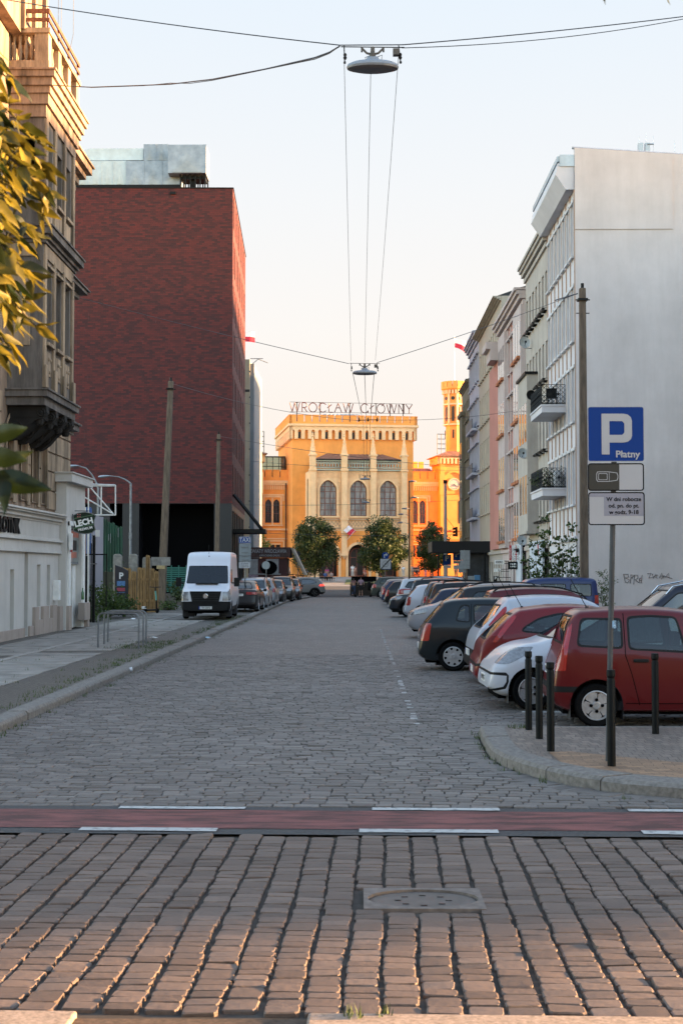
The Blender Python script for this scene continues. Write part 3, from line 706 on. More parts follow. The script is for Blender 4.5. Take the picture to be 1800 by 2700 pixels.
mb = MB(); mb.box(45.45, 45.72, .1, 3.7, 0, .06, fA); mb.box(47.8, 48.1, .1, 3.7, 0, .06, fA); mb.box(45.45, 48.1, 3.56, 3.72, 0, .08, fA); mb.build('door_surround', M['white_paint'], A)
mb = MB(); mb.box(45.75, 46.7, .1, 3.5, -.33, -.28, fA); mb.box(46.75, 47.2, .1, 2.35, -.34, -.3, fA, 1); mb.box(47.22, 47.75, .1, 2.35, -.33, -.2, fA, 2); mb.build('door', [M['pane'], M['dark'], M['white_paint']], A)
mb = MB(); mb.box(45.8, 47.7, 2.3, 3.5, -.2, -.1, fA); pc = mb.build('poster_case', M['grey_metal'], A)
mb = MB(); mb.quad(fA(45.86, 2.36, -.09), fA(47.64, 2.36, -.09), fA(47.64, 3.44, -.09), fA(45.86, 3.44, -.09)); mb.quad(fA(45.86, 3.2, -.085), fA(47.64, 3.2, -.085), fA(47.64, 3.44, -.085), fA(45.86, 3.44, -.085), 1); mb.quad(fA(46.3, 2.75, -.08), fA(47.3, 2.75, -.08), fA(47.3, 3.1, -.08), fA(46.3, 3.1, -.08), 2)
mb.quad(fA(46.3, 2.5, -.08), fA(47.3, 2.5, -.08), fA(47.3, 2.7, -.08), fA(46.3, 2.7, -.08), 1); mb.build('poster', [plain('poster sky', (.12, .15, .14), .3, 0, .5, 2), plain('poster red', (.35, .08, .04), .4, 0, .3, 5), M['black_metal']], pc)
mb = MB(); mb.box(45.3, 45.75, .02, .9, -.05, .1, fA); mb.build('plinth', M['shop_base'], A, bevel=.01); mb = MB(); mb.box(47.3, 48.25, .35, .95, -.02, .22, fA); mb.box(47.95, 48.25, .02, .35, -.02, .2, fA); mb.build('plinth', M['shop_base'], A, bevel=.01)
mb = MB(); mb.box(45.35, 45.5, 2.75, 3.3, .06, .16, fA); mb.box(45.38, 45.46, 2.68, 2.76, .1, .16, fA, 1); mb.build('alarm_box', [M['white_paint'], plain('red lens', (.3, .02, .02), .3, 0, 0)], A)
bt = MB().lathe([(.038, 0), (.04, .02), (.04, .18), (.016, .24), (.014, .3), (.016, .31)], (0, 0, 0), (0, 0, 1), 12).build('bottle', plain('green glass', (.02, .11, .03), .08, 0, 0, coat=.8), smooth=True)
bt.location = (-9.52, 47.5, 1.06); bt.scale = (1.3, 1.3, 1.3); tag(bt, 'green glass bottle left standing on the beige ledge by the shop entrance', 'bottle')

# LECH hanging sign
g1 = at(221, 1380, 46.2); lech = thing('beer_sign', 'green shield-shaped hanging beer sign with white lettering LECH PREMIUM', 'sign', (g1.x, g1.y, g1.z), R(14))
fr = Fr((0, 0, 0), (1, 0, 0)); S = .44
out = [(-.78, -.62), (-.3, -.80), (.2, -.84), (.68, -.74), (.92, -.5), (.82, -.15), (.82, .25), (.95, .62), (.6, .8), (.1, .9), (-.45, .82), (-.85, .62), (-.72, .1), (-.82, -.3)]
out = [(a * S, b * S) for a, b in out]
mb = MB(); mb.prism(out, -.09, .09, fr); mb.build('panel', plain('dark green enamel', (.002, .016, .008), .4, 0, .3, 2, spec=.2), lech, bevel=.02)
o2 = [(a * .93, b * .93) for a, b in out]; mb = MB(); mb.wall(out, [o2], fr, .02, c=.1); mb.build('rim', M['steel'], lech)
mb = MB(); bnd = [(-.74, -.35), (.74, -.02), (.76, -.1), (-.7, -.43)]; mb.prism([(a * S, b * S) for a, b in bnd], .09, .1, fr); mb.prism([(a * S, b * S) for a, b in [(-.74, .32), (.7, .62), (.66, .68), (-.72, .38)]], .09, .1, fr); mb.build('stripe', plain('pale green', (.03, .10, .04), .4, 0, 0), lech)
text('lettering', 'LECH', .62 * S, fr, 0, .06 * S, .1, M['white_paint'], lech, .006, xs=.95, thick=.012, rot=R(14))
text('lettering', 'PREMIUM', .27 * S, fr, .12 * S, -.42 * S, .1, M['white_paint'], lech, .004, thick=.003, rot=R(12))
mb = MB(); 
for k in range(4): t = R(45 + 90 * k); mb.prism([(-.36 * S + .02 * math.cos(t), .58 * S + .02 * math.sin(t)), (-.36 * S + .07 * math.cos(t + .35), .58 * S + .07 * math.sin(t + .35)), (-.36 * S + .07 * math.cos(t - .35), .58 * S + .07 * math.sin(t - .35))], .09, .105, fr)
mb.build('emblem', plain('emblem red white', (.5, .12, .12), .5, 0, .6, 30), lech)
mb = MB(); mb.tube([(-.3, 0, .42), (.2, 0, .42)], .015); mb.tube([(-.35, .02, .3), (-.75, .3, .3)], .015); mb.tube([(-.35, .02, -.2), (-.75, .3, -.2)], .015); mb.build('bracket', M['black_metal'], lech)

# ------------------------------------------------------------------ stuff of the vacant lot behind it
# white steel sign frame, container-like kiosk, lamps
fm = thing('steel_truss', 'empty white steel sign frame with diagonal braces standing out beyond the shop entrance', 'sign frame', at(248, 1400, 52))
def fl(px, py, Y, o): return at(px, py, Y) - o.location
mb = MB(); Yq = 52
P = lambda px, py, Y=Yq: fl(px, py, Y, fm)
for a, b in (((190, 1275), (305, 1279)), ((305, 1279), (305, 1358)), ((305, 1358), (232, 1358)), ((268, 1283), (267, 1356)), ((236, 1282), (300, 1356)), ((205, 1300), (300, 1356)), ((234, 1277), (234, 1350)), ((303, 1281), (240, 1281))): mb.tube([P(*a), P(*b)], .028, 5)
mb.tube([P(234, 1350), P(234, 1350) + V((0, 0, -3.6))], .04)
mb.build('bars', M['white_paint'], fm)
kb_ = thing('blue_cabin', 'grey metal cabin with blue panel behind the sign frame', 'cabin', (xat(215, 57), 57, .1))
mb = MB(); mb.box(-1.0, .35, 0, 3, 0, 4.3); mb.build('body', plain('ribbed cabin metal', (.3, .3, .34), .6, .2, .15, 4, stretch=(12, 12, .2)), kb_)
mb = MB(); mb.box(.1, .42, -.06, 0, 2.6, 4.55); mb.box(.05, .4, -.09, -.03, 4.1, 4.6, m=0); mb.build('blue_panel', plain('blue panel', (.03, .10, .32), .5, 0, .2, 3), kb_)
mb = MB(); mb.box(-.95, -.62, -.12, -.02, 2.3, 4.15); mb.box(-1.0, .2, -.1, -.02, 4.28, 4.6); mb.build('white_board', M['white_paint'], kb_)
mb = MB(); 
for i in range(7): mb.tube([(-.7 + i * .15, -.15, 4.2), (-.68 + i * .15 + rs.uniform(-.05, .05), -.16, 3.6 + rs.uniform(-.2, .3))], .012, 4)
mb.build('red_ribbon', plain('red ribbon', (.4, .03, .03), .7, 0, 0), kb_)

def street_lamp(name, label, px, py, mx, Y, hy):
    """curved-arm street lamp: head at pixel, mast at pixel column mx"""
    t = thing(name, label, 'street lamp', (xat(mx, Y), Y, gz(Y)), 0, 'curved arm street lamps on the vacant lot'); h = at(px, py, Y) - t.location; k = zat(hy, Y) - t.location.z
    mb = MB(); mb.tube([(0, 0, 0), (0, 0, k)] + [(h.x * s * .9, 0, k + (h.z - k) * (1 - (1 - s) ** 2.4)) for s in (.06, .15, .3, .6, 1)], [.085, .06, .05, .045, .04, .035, .03], 8); mb.build('mast', M['grey_metal'], t, smooth=True)
    mb = MB(); d = V((h.x, 0, -.1 * abs(h.x))).normalized(); mb.lathe([(.03, 0), (.09, .15), (.14, .4), (.13, .6), (.05, .72)], h - d * .15, d, 10, sy=.55); mb.build('lamp_head', M['zinc'], t, smooth=True)
    mb = MB(); mb.box(-.08, .08, -.1, .02, k * .55, k * .55 + .35); mb.build('switch_box', M['grey_metal'], t); return t
street_lamp('street_lamp', 'left curved-arm street lamp partly behind the shop entrance', 200, 1228, 258, 72, 1285)
street_lamp('street_lamp', 'right curved-arm street lamp standing before the brick building', 285, 1255, 344, 80, 1275)

def utility_pole(label, base, top, Y, r0=.2, r1=.13, zb=.1, notch=True):
    a = at(base[0], base[1], Y); a.z = zb; b = at(top[0], top[1], Y); t = thing('utility_pole', label, 'pole', a, 0, 'old concrete poles along the street'); d = b - a
    mb = MB(); w0, w1 = r0, r1; n = 8; vs = []
    for i in range(n + 1):
        c = d * (i / n); w = w0 + (w1 - w0) * i / n; vs += [c + V((sx_ * w * .9, sy_ * w * .8, 0)) for sx_, sy_ in ((-1, -1), (1, -1), (1, 1), (-1, 1))]
    fs = [(i * 4 + j, i * 4 + (j + 1) % 4, (i + 1) * 4 + (j + 1) % 4, (i + 1) * 4 + j) for i in range(n) for j in range(4)] + [(3, 2, 1, 0), (n * 4, n * 4 + 1, n * 4 + 2, n * 4 + 3)]
    mb.add(vs, fs); mb.build('shaft', M['pole_concrete'], t, bevel=.03)
    mb = MB(); c = d * .965; mb.box(c.x - w1 - .05, c.x + w1 + .05, -w1 - .05, w1 + .05, c.z - .04, c.z + .04); mb.box(c.x - w1 - .12, c.x + w1 + .14, -.02, .02, c.z - .02, c.z + .02); c = d * .925; mb.tube([(c.x - w1 - .1, 0, c.z), (c.x + w1 + .12, 0, c.z)], .02)
    mb.tube([d, d + V((0, 0, .18))], .06, 8); mb.build('clamp', M['black_metal'], t)
    if notch:
        mb = MB(); mb.box(-r0 * .93, r0 * .93, -r0 * .83, r0 * .83, 2.05, 2.4); mb.build('yellow_band', plain('faded yellow paint', (.42, .32, .16), .8, 0, .3, 8), t)
    return t
utility_pole('tall concrete pole beside the yellow plank fence', (425, 1606), (451, 1005), 69, .22, .14)
utility_pole('concrete pole behind the white van', (571, 1560), (577, 1145), 94, .2, .13, notch=False)
utility_pole('brown concrete pole against the white gable wall, right side', (1540, 1650), (1534, 760), 50, .17, .13, notch=False)

# parking meter
a = at(320, 1608, 61); pm = thing('parking_meter', 'dark parking meter pillar with a white P beside the yellow plank fence', 'parking meter', (a.x, 61, .1), R(12))
mb = MB(); mb.prism([(-.3, 0), (.3, 0), (.3, 1.95), (.05, 2.1), (-.3, 2.22)], -.16, .16, Fr()); mb.build('cabinet', plain('navy enamel', (.004, .006, .016), .4, 0, .2, 3), pm, bevel=.02)
text('letter', 'P', .38, Fr(), -.02, 1.72, .165, M['white_paint'], pm, .004, thick=.012)
mb = MB(); mb.box(-.2, .16, 1.05, 1.2, .16, .17, Fr()); mb.box(-.2, .16, .98, 1.0, .16, .17, Fr(), 1); mb.box(-.2, .16, 1.28, 1.5, .16, .17, Fr(), 1); mb.build('panel', [plain('pink sticker', (.35, .05, .08), .5, 0, .3, 30), plain('blue sticker', (.08, .2, .4), .5, 0, .5, 30)], pm)

# yellow plank fence and its concrete posts
M['plank'] = plain('weathered yellow planks', (.2, .115, .045), .85, 0, .35, 4, stretch=(5, 5, .5), c2=(.34, .2, .075), bmp=.3)
pf = thing('plank_fence', 'fence of weathered yellow planks with broken tops', 'fence', (xat(340, 65), 64.6, .1), R(0))
x0 = 0; W_ = (xat(418, 65) - xat(335, 65)); 
for (xa, xb, h) in ((324, 347, .97), (348, 361, .9), (363, 384, .98), (385, 396, 1.25), (397, 408, .96), (408.5, 419, .9)):
    mb = MB(); a0, a1 = xat(xa, 64.6) - pf.location.x, xat(xb, 64.6) - pf.location.x; hh = 2.15 * h
    pts = [(a0, 0), (a1, 0), (a1, hh - .06), (a1 - .05, hh), ((a0 + a1) / 2, hh - .02), (a0 + .05, hh + .03), (a0, hh - .05)]
    mb.prism(pts, 0, .05, Fr()); 
    for z in (.5, 1.5): mb.box(a0 + .02, a1 - .02, z, z + .1, .05, .075, Fr())
    for s_ in (.3, .68): mb.box(a0 + (a1 - a0) * s_ - .008, a0 + (a1 - a0) * s_ + .008, .1, hh - .1, .05, .058, Fr(), 1)
    mb.build('plank', [M['plank'], M['dark']], pf)
for i, px in enumerate((311, 352, 388)):
    cp = thing('fence_post', ('leftmost', 'middle', 'rightmost')[i] + ' worn concrete post with a rounded cap in the yellow fence', 'post', (xat(px, 65.1), 65.1, .1), 0, 'concrete posts of the yellow fence')
    mb = MB(); h = 2.75 if i < 2 else 2.6; mb.prism([(-.2, 0), (.2, 0), (.2, h - .1), (.1, h), (-.14, h), (-.2, h - .1)], -.14, .14, Fr()); mb.build('shaft', M['concrete'], cp, bevel=.02)
    if i == 2: mb = MB(); mb.box(.22, 1.1, 2.2, 2.6, -.1, .1, Fr()); mb.build('cross_beam', M['concrete'], cp)

# tall dark green sheet fence on the lot, low green fence, stone wall, dark iron gate
M['green_sheet'] = plain('dark green sheeting', (.012, .055, .032), .5, 0, .5, 2, stretch=(3, 3, .3))
gf = thing('sheet_fence', 'tall dark green corrugated sheet fence, torn and tilted, on the vacant lot', 'fence', (xat(285, 76), 76, .1))
mb = MB(); W_ = xat(346, 76) - xat(270, 76); n = 44
for i in range(n):
    a, b = W_ * i / n, W_ * (i + 1) / n; y0, y1 = (.05 if i % 4 in (0, 1) else .0), (.05 if (i + 1) % 4 in (0, 1) else 0); top = 5.1 - .018 * i + (.05 if (i // 4) % 3 == 1 else -.03) ; xx = -.8
    mb.quad((a + xx, y0, 0), (b + xx, y1, 0), (b + xx, y1, top), (a + xx, y0, top)); 
mb.build('sheet', M['green_sheet'], gf)
for i in range(9): x = -.7 + W_ * rs.random(); z = rs.uniform(1, 4); MB().box(x, x + .03, -.03, -.01, z, z + rs.uniform(.3, .9)).build('scratch', M['grey_metal'], gf)
lg = thing('low_fence', 'low green louvred fence on a stone base between pole and van', 'fence', (xat(432, 78), 78, .1))
mb = MB(); W_ = xat(490, 78) - xat(432, 78)
for k in range(12): mb.box(0, W_ + .4, -.02, .02, .75 + k * .12, .83 + k * .12)
for x in (0, W_ * .33, W_ * .66, W_): mb.box(x, x + .05, -.04, .04, .6, 2.25)
mb.build('louvre', plain('sea green paint', (.02, .13, .10), .5, 0, .25, 3), lg)
mb = MB(); mb.box(-2.5, W_ + 3, -.15, .25, 0, .66); mb.build('stone_base', plaster('stone base', (.12, .10, .085), .5), lg)
rw = thing('retaining_wall', 'dark mossy stone wall behind the shrubs of the vacant lot', 'wall', (xat(195, 70), 70, .1))
mb = MB(); mb.box(-4, 4.2, 0, .5, 0, 1.9); mb.build('stones', plaster('mossy stone', (.05, .05, .035), .6, (.02, .02, .012), 3), rw)
ig = thing('iron_gate', 'open dark iron gate standing beside the green shrubs', 'gate', (xat(186, 50), 50, .1))
mb = MB(); a, b = -.1, xat(228, 50) - xat(186, 50)
for k in range(16): x = a + (b - a) * k / 15; mb.box(x - .012, x + .012, -.012, .012, .05, 2.35)
for z in (.15, 2.3, 1.2): mb.box(a, b, -.02, .02, z - .025, z + .025)
mb.box(b - .04, b + .04, -.04, .04, 0, 2.5); mb.build('bars', M['black_metal'], ig)
mb = MB(); mb.wall(rect(a + .05, b - .05, .2, 2.28), [], Fr((0, .03, 0))); mb.build('mesh_panel', plain('black mesh', (.012, .012, .012), .8, 0, 0), ig)
gp = thing('gate_post', 'pair of slim dark steel posts with a rail behind the shrubs', 'post', (xat(248, 52), 52, .1))
mb = MB(); mb.box(-.05, .05, -.05, .05, 0, 3.3); mb.box(-.12, -.08, -.03, .03, 0, 3.0); mb.box(-.9, .5, -.015, .015, 2.55, 2.6); mb.box(.46, .5, -.015, .015, .6, 2.6); mb.box(-.12, .12, -.06, .06, 2.2, 2.24, m=1); mb.build('frame', [M['black_metal'], M['steel']], gp)
mb = MB(); mb.box(.06, .2, -.06, .06, 3.25, 3.5); mb.build('camera', M['white_paint'], gp)
mf = thing('mesh_fence', 'tall rusty wire mesh with a green pole beyond the iron gate', 'fence', (xat(190, 56), 56, .1))
mb = MB(); W_ = .85
for k in range(14): mb.tube([(k * W_ / 13, 0, 0), (k * W_ / 13, 0, 3.5)], .008, 4)
for k in range(18): mb.tube([(0, 0, k * .2), (W_, 0, k * .2)], .006, 4)
mb.tube([(.15, 0, 0), (.15, 0, 3.6)], .05, 8, 1); mb.tube([(.55, -.1, 0), (.55, -.1, 3.9)], .045, 8, 2)
mb.build('wire', [M['grey_metal'], M['green_sheet'], M['rust']], mf)

# e-scooter
es = thing('electric_scooter', 'black electric scooter with turquoise stem parked before the yellow planks', 'scooter', (xat(399, 62), 62, .12), R(62))
mb = MB(); mb.box(-.38, .38, -.08, .08, .12, .2); mb.build('deck', M['black_metal'], es, bevel=.02)
mb = MB(); mb.tube([(.45, 0, .12), (.40, 0, .6)], .035, 8); mb.tube([(.40, 0, .6), (.33, 0, 1.02)], .035, 8, 1); mb.tube([(.33, 0, 1.02), (.31, 0, 1.18)], .03, 8); mb.build('stem', [M['black_metal'], plain('turquoise', (.1, .38, .33), .5, 0, 0)], es)
mb = MB(); mb.tube([(.31, -.3, 1.2), (.30, 0, 1.18), (.31, .3, 1.2)], .018, 6); mb.build('handlebar', M['black_metal'], es)
for x in (-.45, .48):
    MB().lathe([(.05, -.025), (.11, -.025), (.12, 0), (.11, .025), (.05, .025)], (x, 0, .12), (0, 1, 0), 16).build('wheel', M['rubber'], es, smooth=True)
mb = MB(); mb.box(-.62, -.42, -.06, .06, .22, .34); mb.build('mudguard', M['white_paint'], es, bevel=.02)

# bicycle stands
proto = None
for i, (a, b, Y) in enumerate((((259, 1703), (366, 1708), 35.0), ((275, 1696), (378, 1701), 36.5), ((285, 1692), (387, 1700), 37.4))):
    A0, B0 = at(a[0], a[1], Y), at(b[0], b[1], Y - .4); dv = B0 - A0; dv.z = 0; W_ = dv.length
    if proto is None:
        proto = thing('bicycle_stand', '', 'bicycle stand', (0, 0, 0), 0, 'bicycle stands on the left pavement'); mb = MB(); r = .14; h = .88
        pts = [(0, 0, 0), (0, 0, h - r)] + [(r - r * math.cos(t), 0, h - r + r * math.sin(t)) for t in (R(22), R(45), R(68), R(90))] + [(W_ - r + r * math.sin(t), 0, h - r + r * math.cos(t)) for t in (0, R(22), R(45), R(68), R(90))] + [(W_, 0, 0)]
        mb.tube(pts, .024, 10); mb.build('hoop', M['steel'], proto, smooth=True); o = proto
    else: o = copy_tree(proto)
    o.location = (A0.x, Y, .1); o.rotation_euler = (0, 0, math.atan2(dv.y, dv.x)); o['label'] = ('nearest', 'middle', 'farthest')[i] + ' of the three steel hoop bicycle stands'
# litter
for (px, py, nm, lb, mt_) in ((342, 1771, 'plastic_cup', 'crumpled clear plastic cup lying in the gutter', plain('clear plastic', (.5, .52, .55), .3, 0, .2, 30)), (548, 1683, 'blue_wrapper', 'pale blue wrapper lying on the setts by the kerb', plain('pale blue wrapper', (.35, .5, .6), .5, 0, .3, 30)), (406, 1684, 'paper_scrap', 'white paper scrap on the pavement near the bicycle stands', M['white_paint']), (350, 1633, 'paper_scrap', 'white paper scrap at the foot of the shrubs', M['white_paint'])):
    Y = 1.0; d = ray(px, py); Y = -(CAM_H - (.12 if px != 342 and px != 548 else .03)) / d.z * d.y; p = at(px, py, Y)
    mb = MB(); n = 9; 
    if nm == 'plastic_cup': mb.lathe([(.03, -.05), (.045, .05), (.047, .05), (.032, -.048)], (0, 0, .04), (1, .4, .1), 10)
    else:
        vs = [(.13 * math.cos(t * .7) * rs.uniform(.6, 1.1), .1 * math.sin(t * .7) * rs.uniform(.6, 1.1), rs.uniform(.0, .05)) for t in range(n)]; mb.add(vs + [(0, 0, .06)], [(i, (i + 1) % n, n) for i in range(n)])
    o = mb.build(nm, mt_); o.location = p; tag(o, lb, 'litter')
# ------------------------------------------------------------------ red brick building
def brick_mat():
    m, nt, b, N, L = nodes('dark red brick')
    tc = N('ShaderNodeTexCoord'); s = N('ShaderNodeSeparateXYZ'); L(tc.outputs['Object'], s.inputs[0])
    ad = N('ShaderNodeMath'); ad.operation = 'ADD'; L(s.outputs[0], ad.inputs[0]); L(s.outputs[1], ad.inputs[1])
    c = N('ShaderNodeCombineXYZ'); L(ad.outputs[0], c.inputs[0]); L(s.outputs[2], c.inputs[1])
    br = N('ShaderNodeTexBrick'); L(c.outputs[0], br.inputs['Vector']); br.inputs['Scale'].default_value = 1; br.inputs['Brick Width'].default_value = .42; br.inputs['Row Height'].default_value = .15
    br.inputs['Mortar Size'].default_value = .010; br.inputs['Color1'].default_value = (.125, .023, .02, 1); br.inputs['Color2'].default_value = (.05, .017, .018, 1); br.inputs['Mortar'].default_value = (.034, .017, .018, 1); br.inputs['Bias'].default_value = .05
    v = coords(nt, scale=(7, 7, 3.5)); n = tnoise(nt, v, 1.6, 4, .7)
    col = mixc(nt, ramp(nt, n, [(.5, (0,) * 3), (.72, (.4,) * 3)]), br.outputs['Color'], (.036, .021, .025))
    v2 = coords(nt, scale=(7, 7, .9)); n2 = tnoise(nt, v2, 1.0, 2, .5); col = mixc(nt, ramp(nt, n2, [(.72, (0,) * 3), (.8, (.35,) * 3)]), col, (.2, .12, .11))
    L(col, b.inputs['Base Color']); b.inputs['Roughness'].default_value = .75; b.inputs['Specular IOR Level'].default_value = .3; bump(nt, b, br.outputs['Fac'], .5, .01); return m
M['brick'] = brick_mat()
M['cladding'] = plain('anthracite cladding', (.009, .0095, .012), .5, 0, .15, 1.5)
RB = thing('brick_building', 'large dark red brick block with blank side wall and black ground floor', 'building', (0, 0, 0))
c0 = at(611, 1500, 108); c0.z = 0; RB.location = c0 + V((0, 0, gz(108)))
u1 = V((math.cos(R(1.6)), math.sin(R(1.6)), 0)); u2 = V((-math.sin(R(2.3)), math.cos(R(2.3)), 0))
Wf, Ds = 15.0, 24.0
zt, zc = zat(496, 108) - RB.location.z, zat(1327, 108) - RB.location.z
ff = Fr((-u1 * Wf), u1); fd = Fr((0, 0, 0), u2, (u2.y, -u2.x, 0))
mb = MB(); mb.wall(rect(0, Wf, zc, zt), [], ff)
nf = 7; fh = (zt - zc) / nf; hol = []; spots = []
for k in range(nf):
    z0 = zc + k * fh + .55; a = .55 + (.0 if k % 2 else .35); i = 0
    for i in range(10):
        w_ = (1.15, .75, 1.15, .75)[(i + k) % 4]; aa = .6 + i * 2.32 + (.45 if (i + k) % 2 else 0)
        hol.append(rect(aa, aa + w_, z0, z0 + fh - .95)); spots.append((aa, z0, w_))
mb.wall(rect(0, Ds, zc, zt), hol, fd, .3)
p = [V((0, 0, 0)), u2 * Ds, -u1 * Wf + u2 * Ds, -u1 * Wf]; up = V((0, 0, 1))
mb.quad(p[1] + up * zc, p[1] + up * zt, p[2] + up * zt, p[2] + up * zc); mb.quad(p[2] + up * zc, p[2] + up * zt, p[3] + up * zt, p[3] + up * zc)
mb.add([q + up * (zt - .02) for q in p], [(0, 1, 2, 3)]); mb.add([q + up * zc for q in p], [(0, 1, 2, 3)])
mb.build('wall', M['brick'], RB)
wm1 = window_mesh('w', 1.15, fh - .95, (M['black_metal'], glass('dark glass', (.012, .013, .016))), 1, 1, .06); wm2 = window_mesh('w', .75, fh - .95, (M['black_metal'], glass('dark glass')), 1, 1, .06)
for (aa, z0, w_) in spots: put_window(RB, fd, aa, z0, .28, wm1 if w_ > 1 else wm2)
mb = MB(); mb.box(-.1, Wf + .06, zt - .0, zt + .07, -.6, .06, ff); mb.box(.0, Ds + .05, zt + .003, zt + .075, -.6, .06, fd); mb.build('coping', M['black_metal'], RB)
# ground floor
mb = MB(); g0 = -.5; ins = -.25
mb.wall(rect(0, Wf, g0, zc), [rect(Wf - 3.0 - 4.3, Wf - 1.1 - .3, g0 + .6, zc - .02), rect(Wf - 9.6, Wf - 8.6, g0 + .6, zc - .02), rect(Wf - 12.5, Wf - 11.2, g0 + .6, zc - .02)], ff, 2.5, c=-.02)
mb.wall(rect(0, Ds, g0, zc), [rect(1.2 + i * 3.0, 3.6 + i * 3.0, g0 + .7, zc - .5) for i in range(7)], fd, .3, c=-.02)
mb.build('ground_floor', M['cladding'], RB)
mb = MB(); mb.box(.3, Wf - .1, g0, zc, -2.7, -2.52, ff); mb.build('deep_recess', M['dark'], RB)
wg = window_mesh('g', 2.4, zc - .5 - g0 - .7, (M['black_metal'], glass('dark glass')), 3, 3, .08)
for i in range(7): put_window(RB, fd, 1.2 + i * 3.0, g0 + .7, .28, wg)
mb = MB(); x = at(458, 510, 108) - RB.location; mb.box(x.x - .25 + Wf, x.x + .2 + Wf, x.z - .12, x.z + .1, 0, .12, ff); mb.build('wall_vent', M['black_metal'], RB)
# entrance canopy with raking beam
mb = MB(); cz = zat(1400, 111) - RB.location.z; mb.box(1.5, 6.5, cz - .18, cz + .12, 0, 2.6, fd); mb.build('canopy', M['black_metal'], RB)
a, b = fd(1.5, cz + 2.9, .05), fd(1.5, cz + .1, 2.3)
for q_ in (0, 5): MB().tube([a + u2 * q_, b + u2 * q_], .13, 4).build('canopy_beam', M['black_metal'], RB)
# rooftop plant: ducts
DU = thing('rooftop_ducts', 'silver sheet metal ventilation ducts with crossed stiffeners on the brick building roof', 'ventilation ducts', RB.location + V((0, 0, zt)))
M['duct'] = plain('galvanised duct', (.24, .28, .32), .38, .35, .12, 1.2, c2=(.34, .38, .42))
M['duct_white'] = plain('pale duct', (.5, .57, .58), .4, .1, .12, 1.5)
D = lambda px, py, Y=110: at(px, py, Y) - DU.location
def duct(name, x0, x1, y0, y1, Y, dep, mat, round_l=0, cross=0):
    a, b = D(x0, y1, Y), D(x1, y0, Y); fr = Fr((0, a.y, 0)); mb = MB()
    pts = [(a.x, a.z), (b.x, a.z), (b.x, b.z)] + ([(a.x + round_l * (1 - math.sin(t)), b.z - round_l * (1 - math.cos(t))) for t in (0, R(22), R(45), R(68), R(90))][::1] if round_l else [(a.x, b.z)])
    if round_l: pts = [(a.x, a.z), (b.x, a.z), (b.x, b.z)] + [(a.x + round_l * (1 - math.sin(t)), b.z - round_l * (1 - math.cos(t))) for t in (0, R(22), R(45), R(68), R(90))]
    mb.prism(pts, -dep, 0, fr); o = mb.build(name, mat, DU); q = MB(); W_ = b.x - a.x; H_ = b.z - a.z
    if cross:
        for k in range(cross):
            c0_ = a.x + W_ * k / cross; c1 = a.x + W_ * (k + 1) / cross; m_ = (c0_ + c1) / 2
            q.add([fr(c0_ + .05, a.z + .05, .004), fr(c1 - .05, a.z + .05, .004), fr(m_, a.z + H_ * .75, .05)], [(0, 1, 2)]); q.add([fr(c0_ + .3, a.z + .05, .05), fr(c1 - .3, a.z + .05, .05), fr(m_, a.z + H_ * .45, .11)], [(0, 1, 2)])
            q.box(c1 - .03, c1 + .03, a.z, b.z, 0, .05, fr)
        q.build('stiffener', mat, o)
    return o
duct('duct', 170, 332, 424, 487, 111, 3, M['duct_white'], cross=5); duct('duct', 332, 475, 424, 490, 110.8, 3, M['duct'], cross=3)
duct('duct', 211, 378, 391, 423, 111.3, 2.5, M['duct_white'], round_l=.9); duct('duct', 379, 443, 380, 424, 111.1, 2.5, M['duct'], cross=2)
duct('duct', 443, 543, 381, 456, 109.6, 2.5, M['duct'], cross=1)
mb = MB(); a, b = D(476, 494, 110), D(541, 457, 110)
for k in range(6): x = a.x + (b.x - a.x) * k / 5; mb.box(x - .05, x + .05, a.y, a.y + .1, a.z, b.z); mb.box(x - .05, x + .05, a.y + 2, a.y + 2.1, a.z, b.z)
mb.box(a.x, b.x, a.y + .2, a.y + 1.8, b.z - .4, b.z - .2); mb.box(a.x + .8, a.x + 1.1, a.y + .5, a.y + 1.5, a.z, b.z)
mb.build('support_frame', M['black_metal'], DU)
mb = MB(); a, b = D(170, 494, 110.5), D(476, 487, 110.5); mb.box(a.x, b.x, a.y - .1, a.y + 3, a.z - .02, a.z + .18); mb.build('base_rail', M['black_metal'], DU)

# ------------------------------------------------------------------ pale slab building beyond
sb = at(641, 1500, 140); PB = thing('pale_building', 'tall narrow beige building seen edge-on beyond the brick block', 'building', (sb.x, 140, gz(140)))
zt2 = zat(947, 140) - PB.location.z; xr = xat(657, 140) - sb.x; xr2 = xat(668, 140) - sb.x
mb = MB(); mb.box(-8, xr, 0, 12, -.3, zt2); mb.build('wall', plaster('beige render', (.34, .29, .22), .25), PB)
mb = MB(); mb.box(xr, xr2, .3, 12, -.3, zt2 - .4); mb.box(-8, xr, -.03, 0, zt2 * .86, zt2 * .86 + .25, m=1)
for k in range(9): mb.box(xr - .04, xr + .05, -.05, .02, zt2 * (k + .5) / 9, zt2 * (k + .5) / 9 + .15, m=1)
mb.build('side_cladding', [plain('white cladding', (.17, .19, .21), .9, 0, .1, .5, spec=.03), M['cladding']], PB)
mb = MB(); mb.tube([(xr2 - .2, .5, zt2 - .4), (xr2 + .4, .5, zt2 + .1), (xr2 + 1.4, .5, zt2 - .3)], .04, 4); mb.tube([(xr, .5, zt2 + .15), (xr2 + .9, .5, zt2 + .15)], .04, 4); mb.build('roof_bracket', M['grey_metal'], PB)
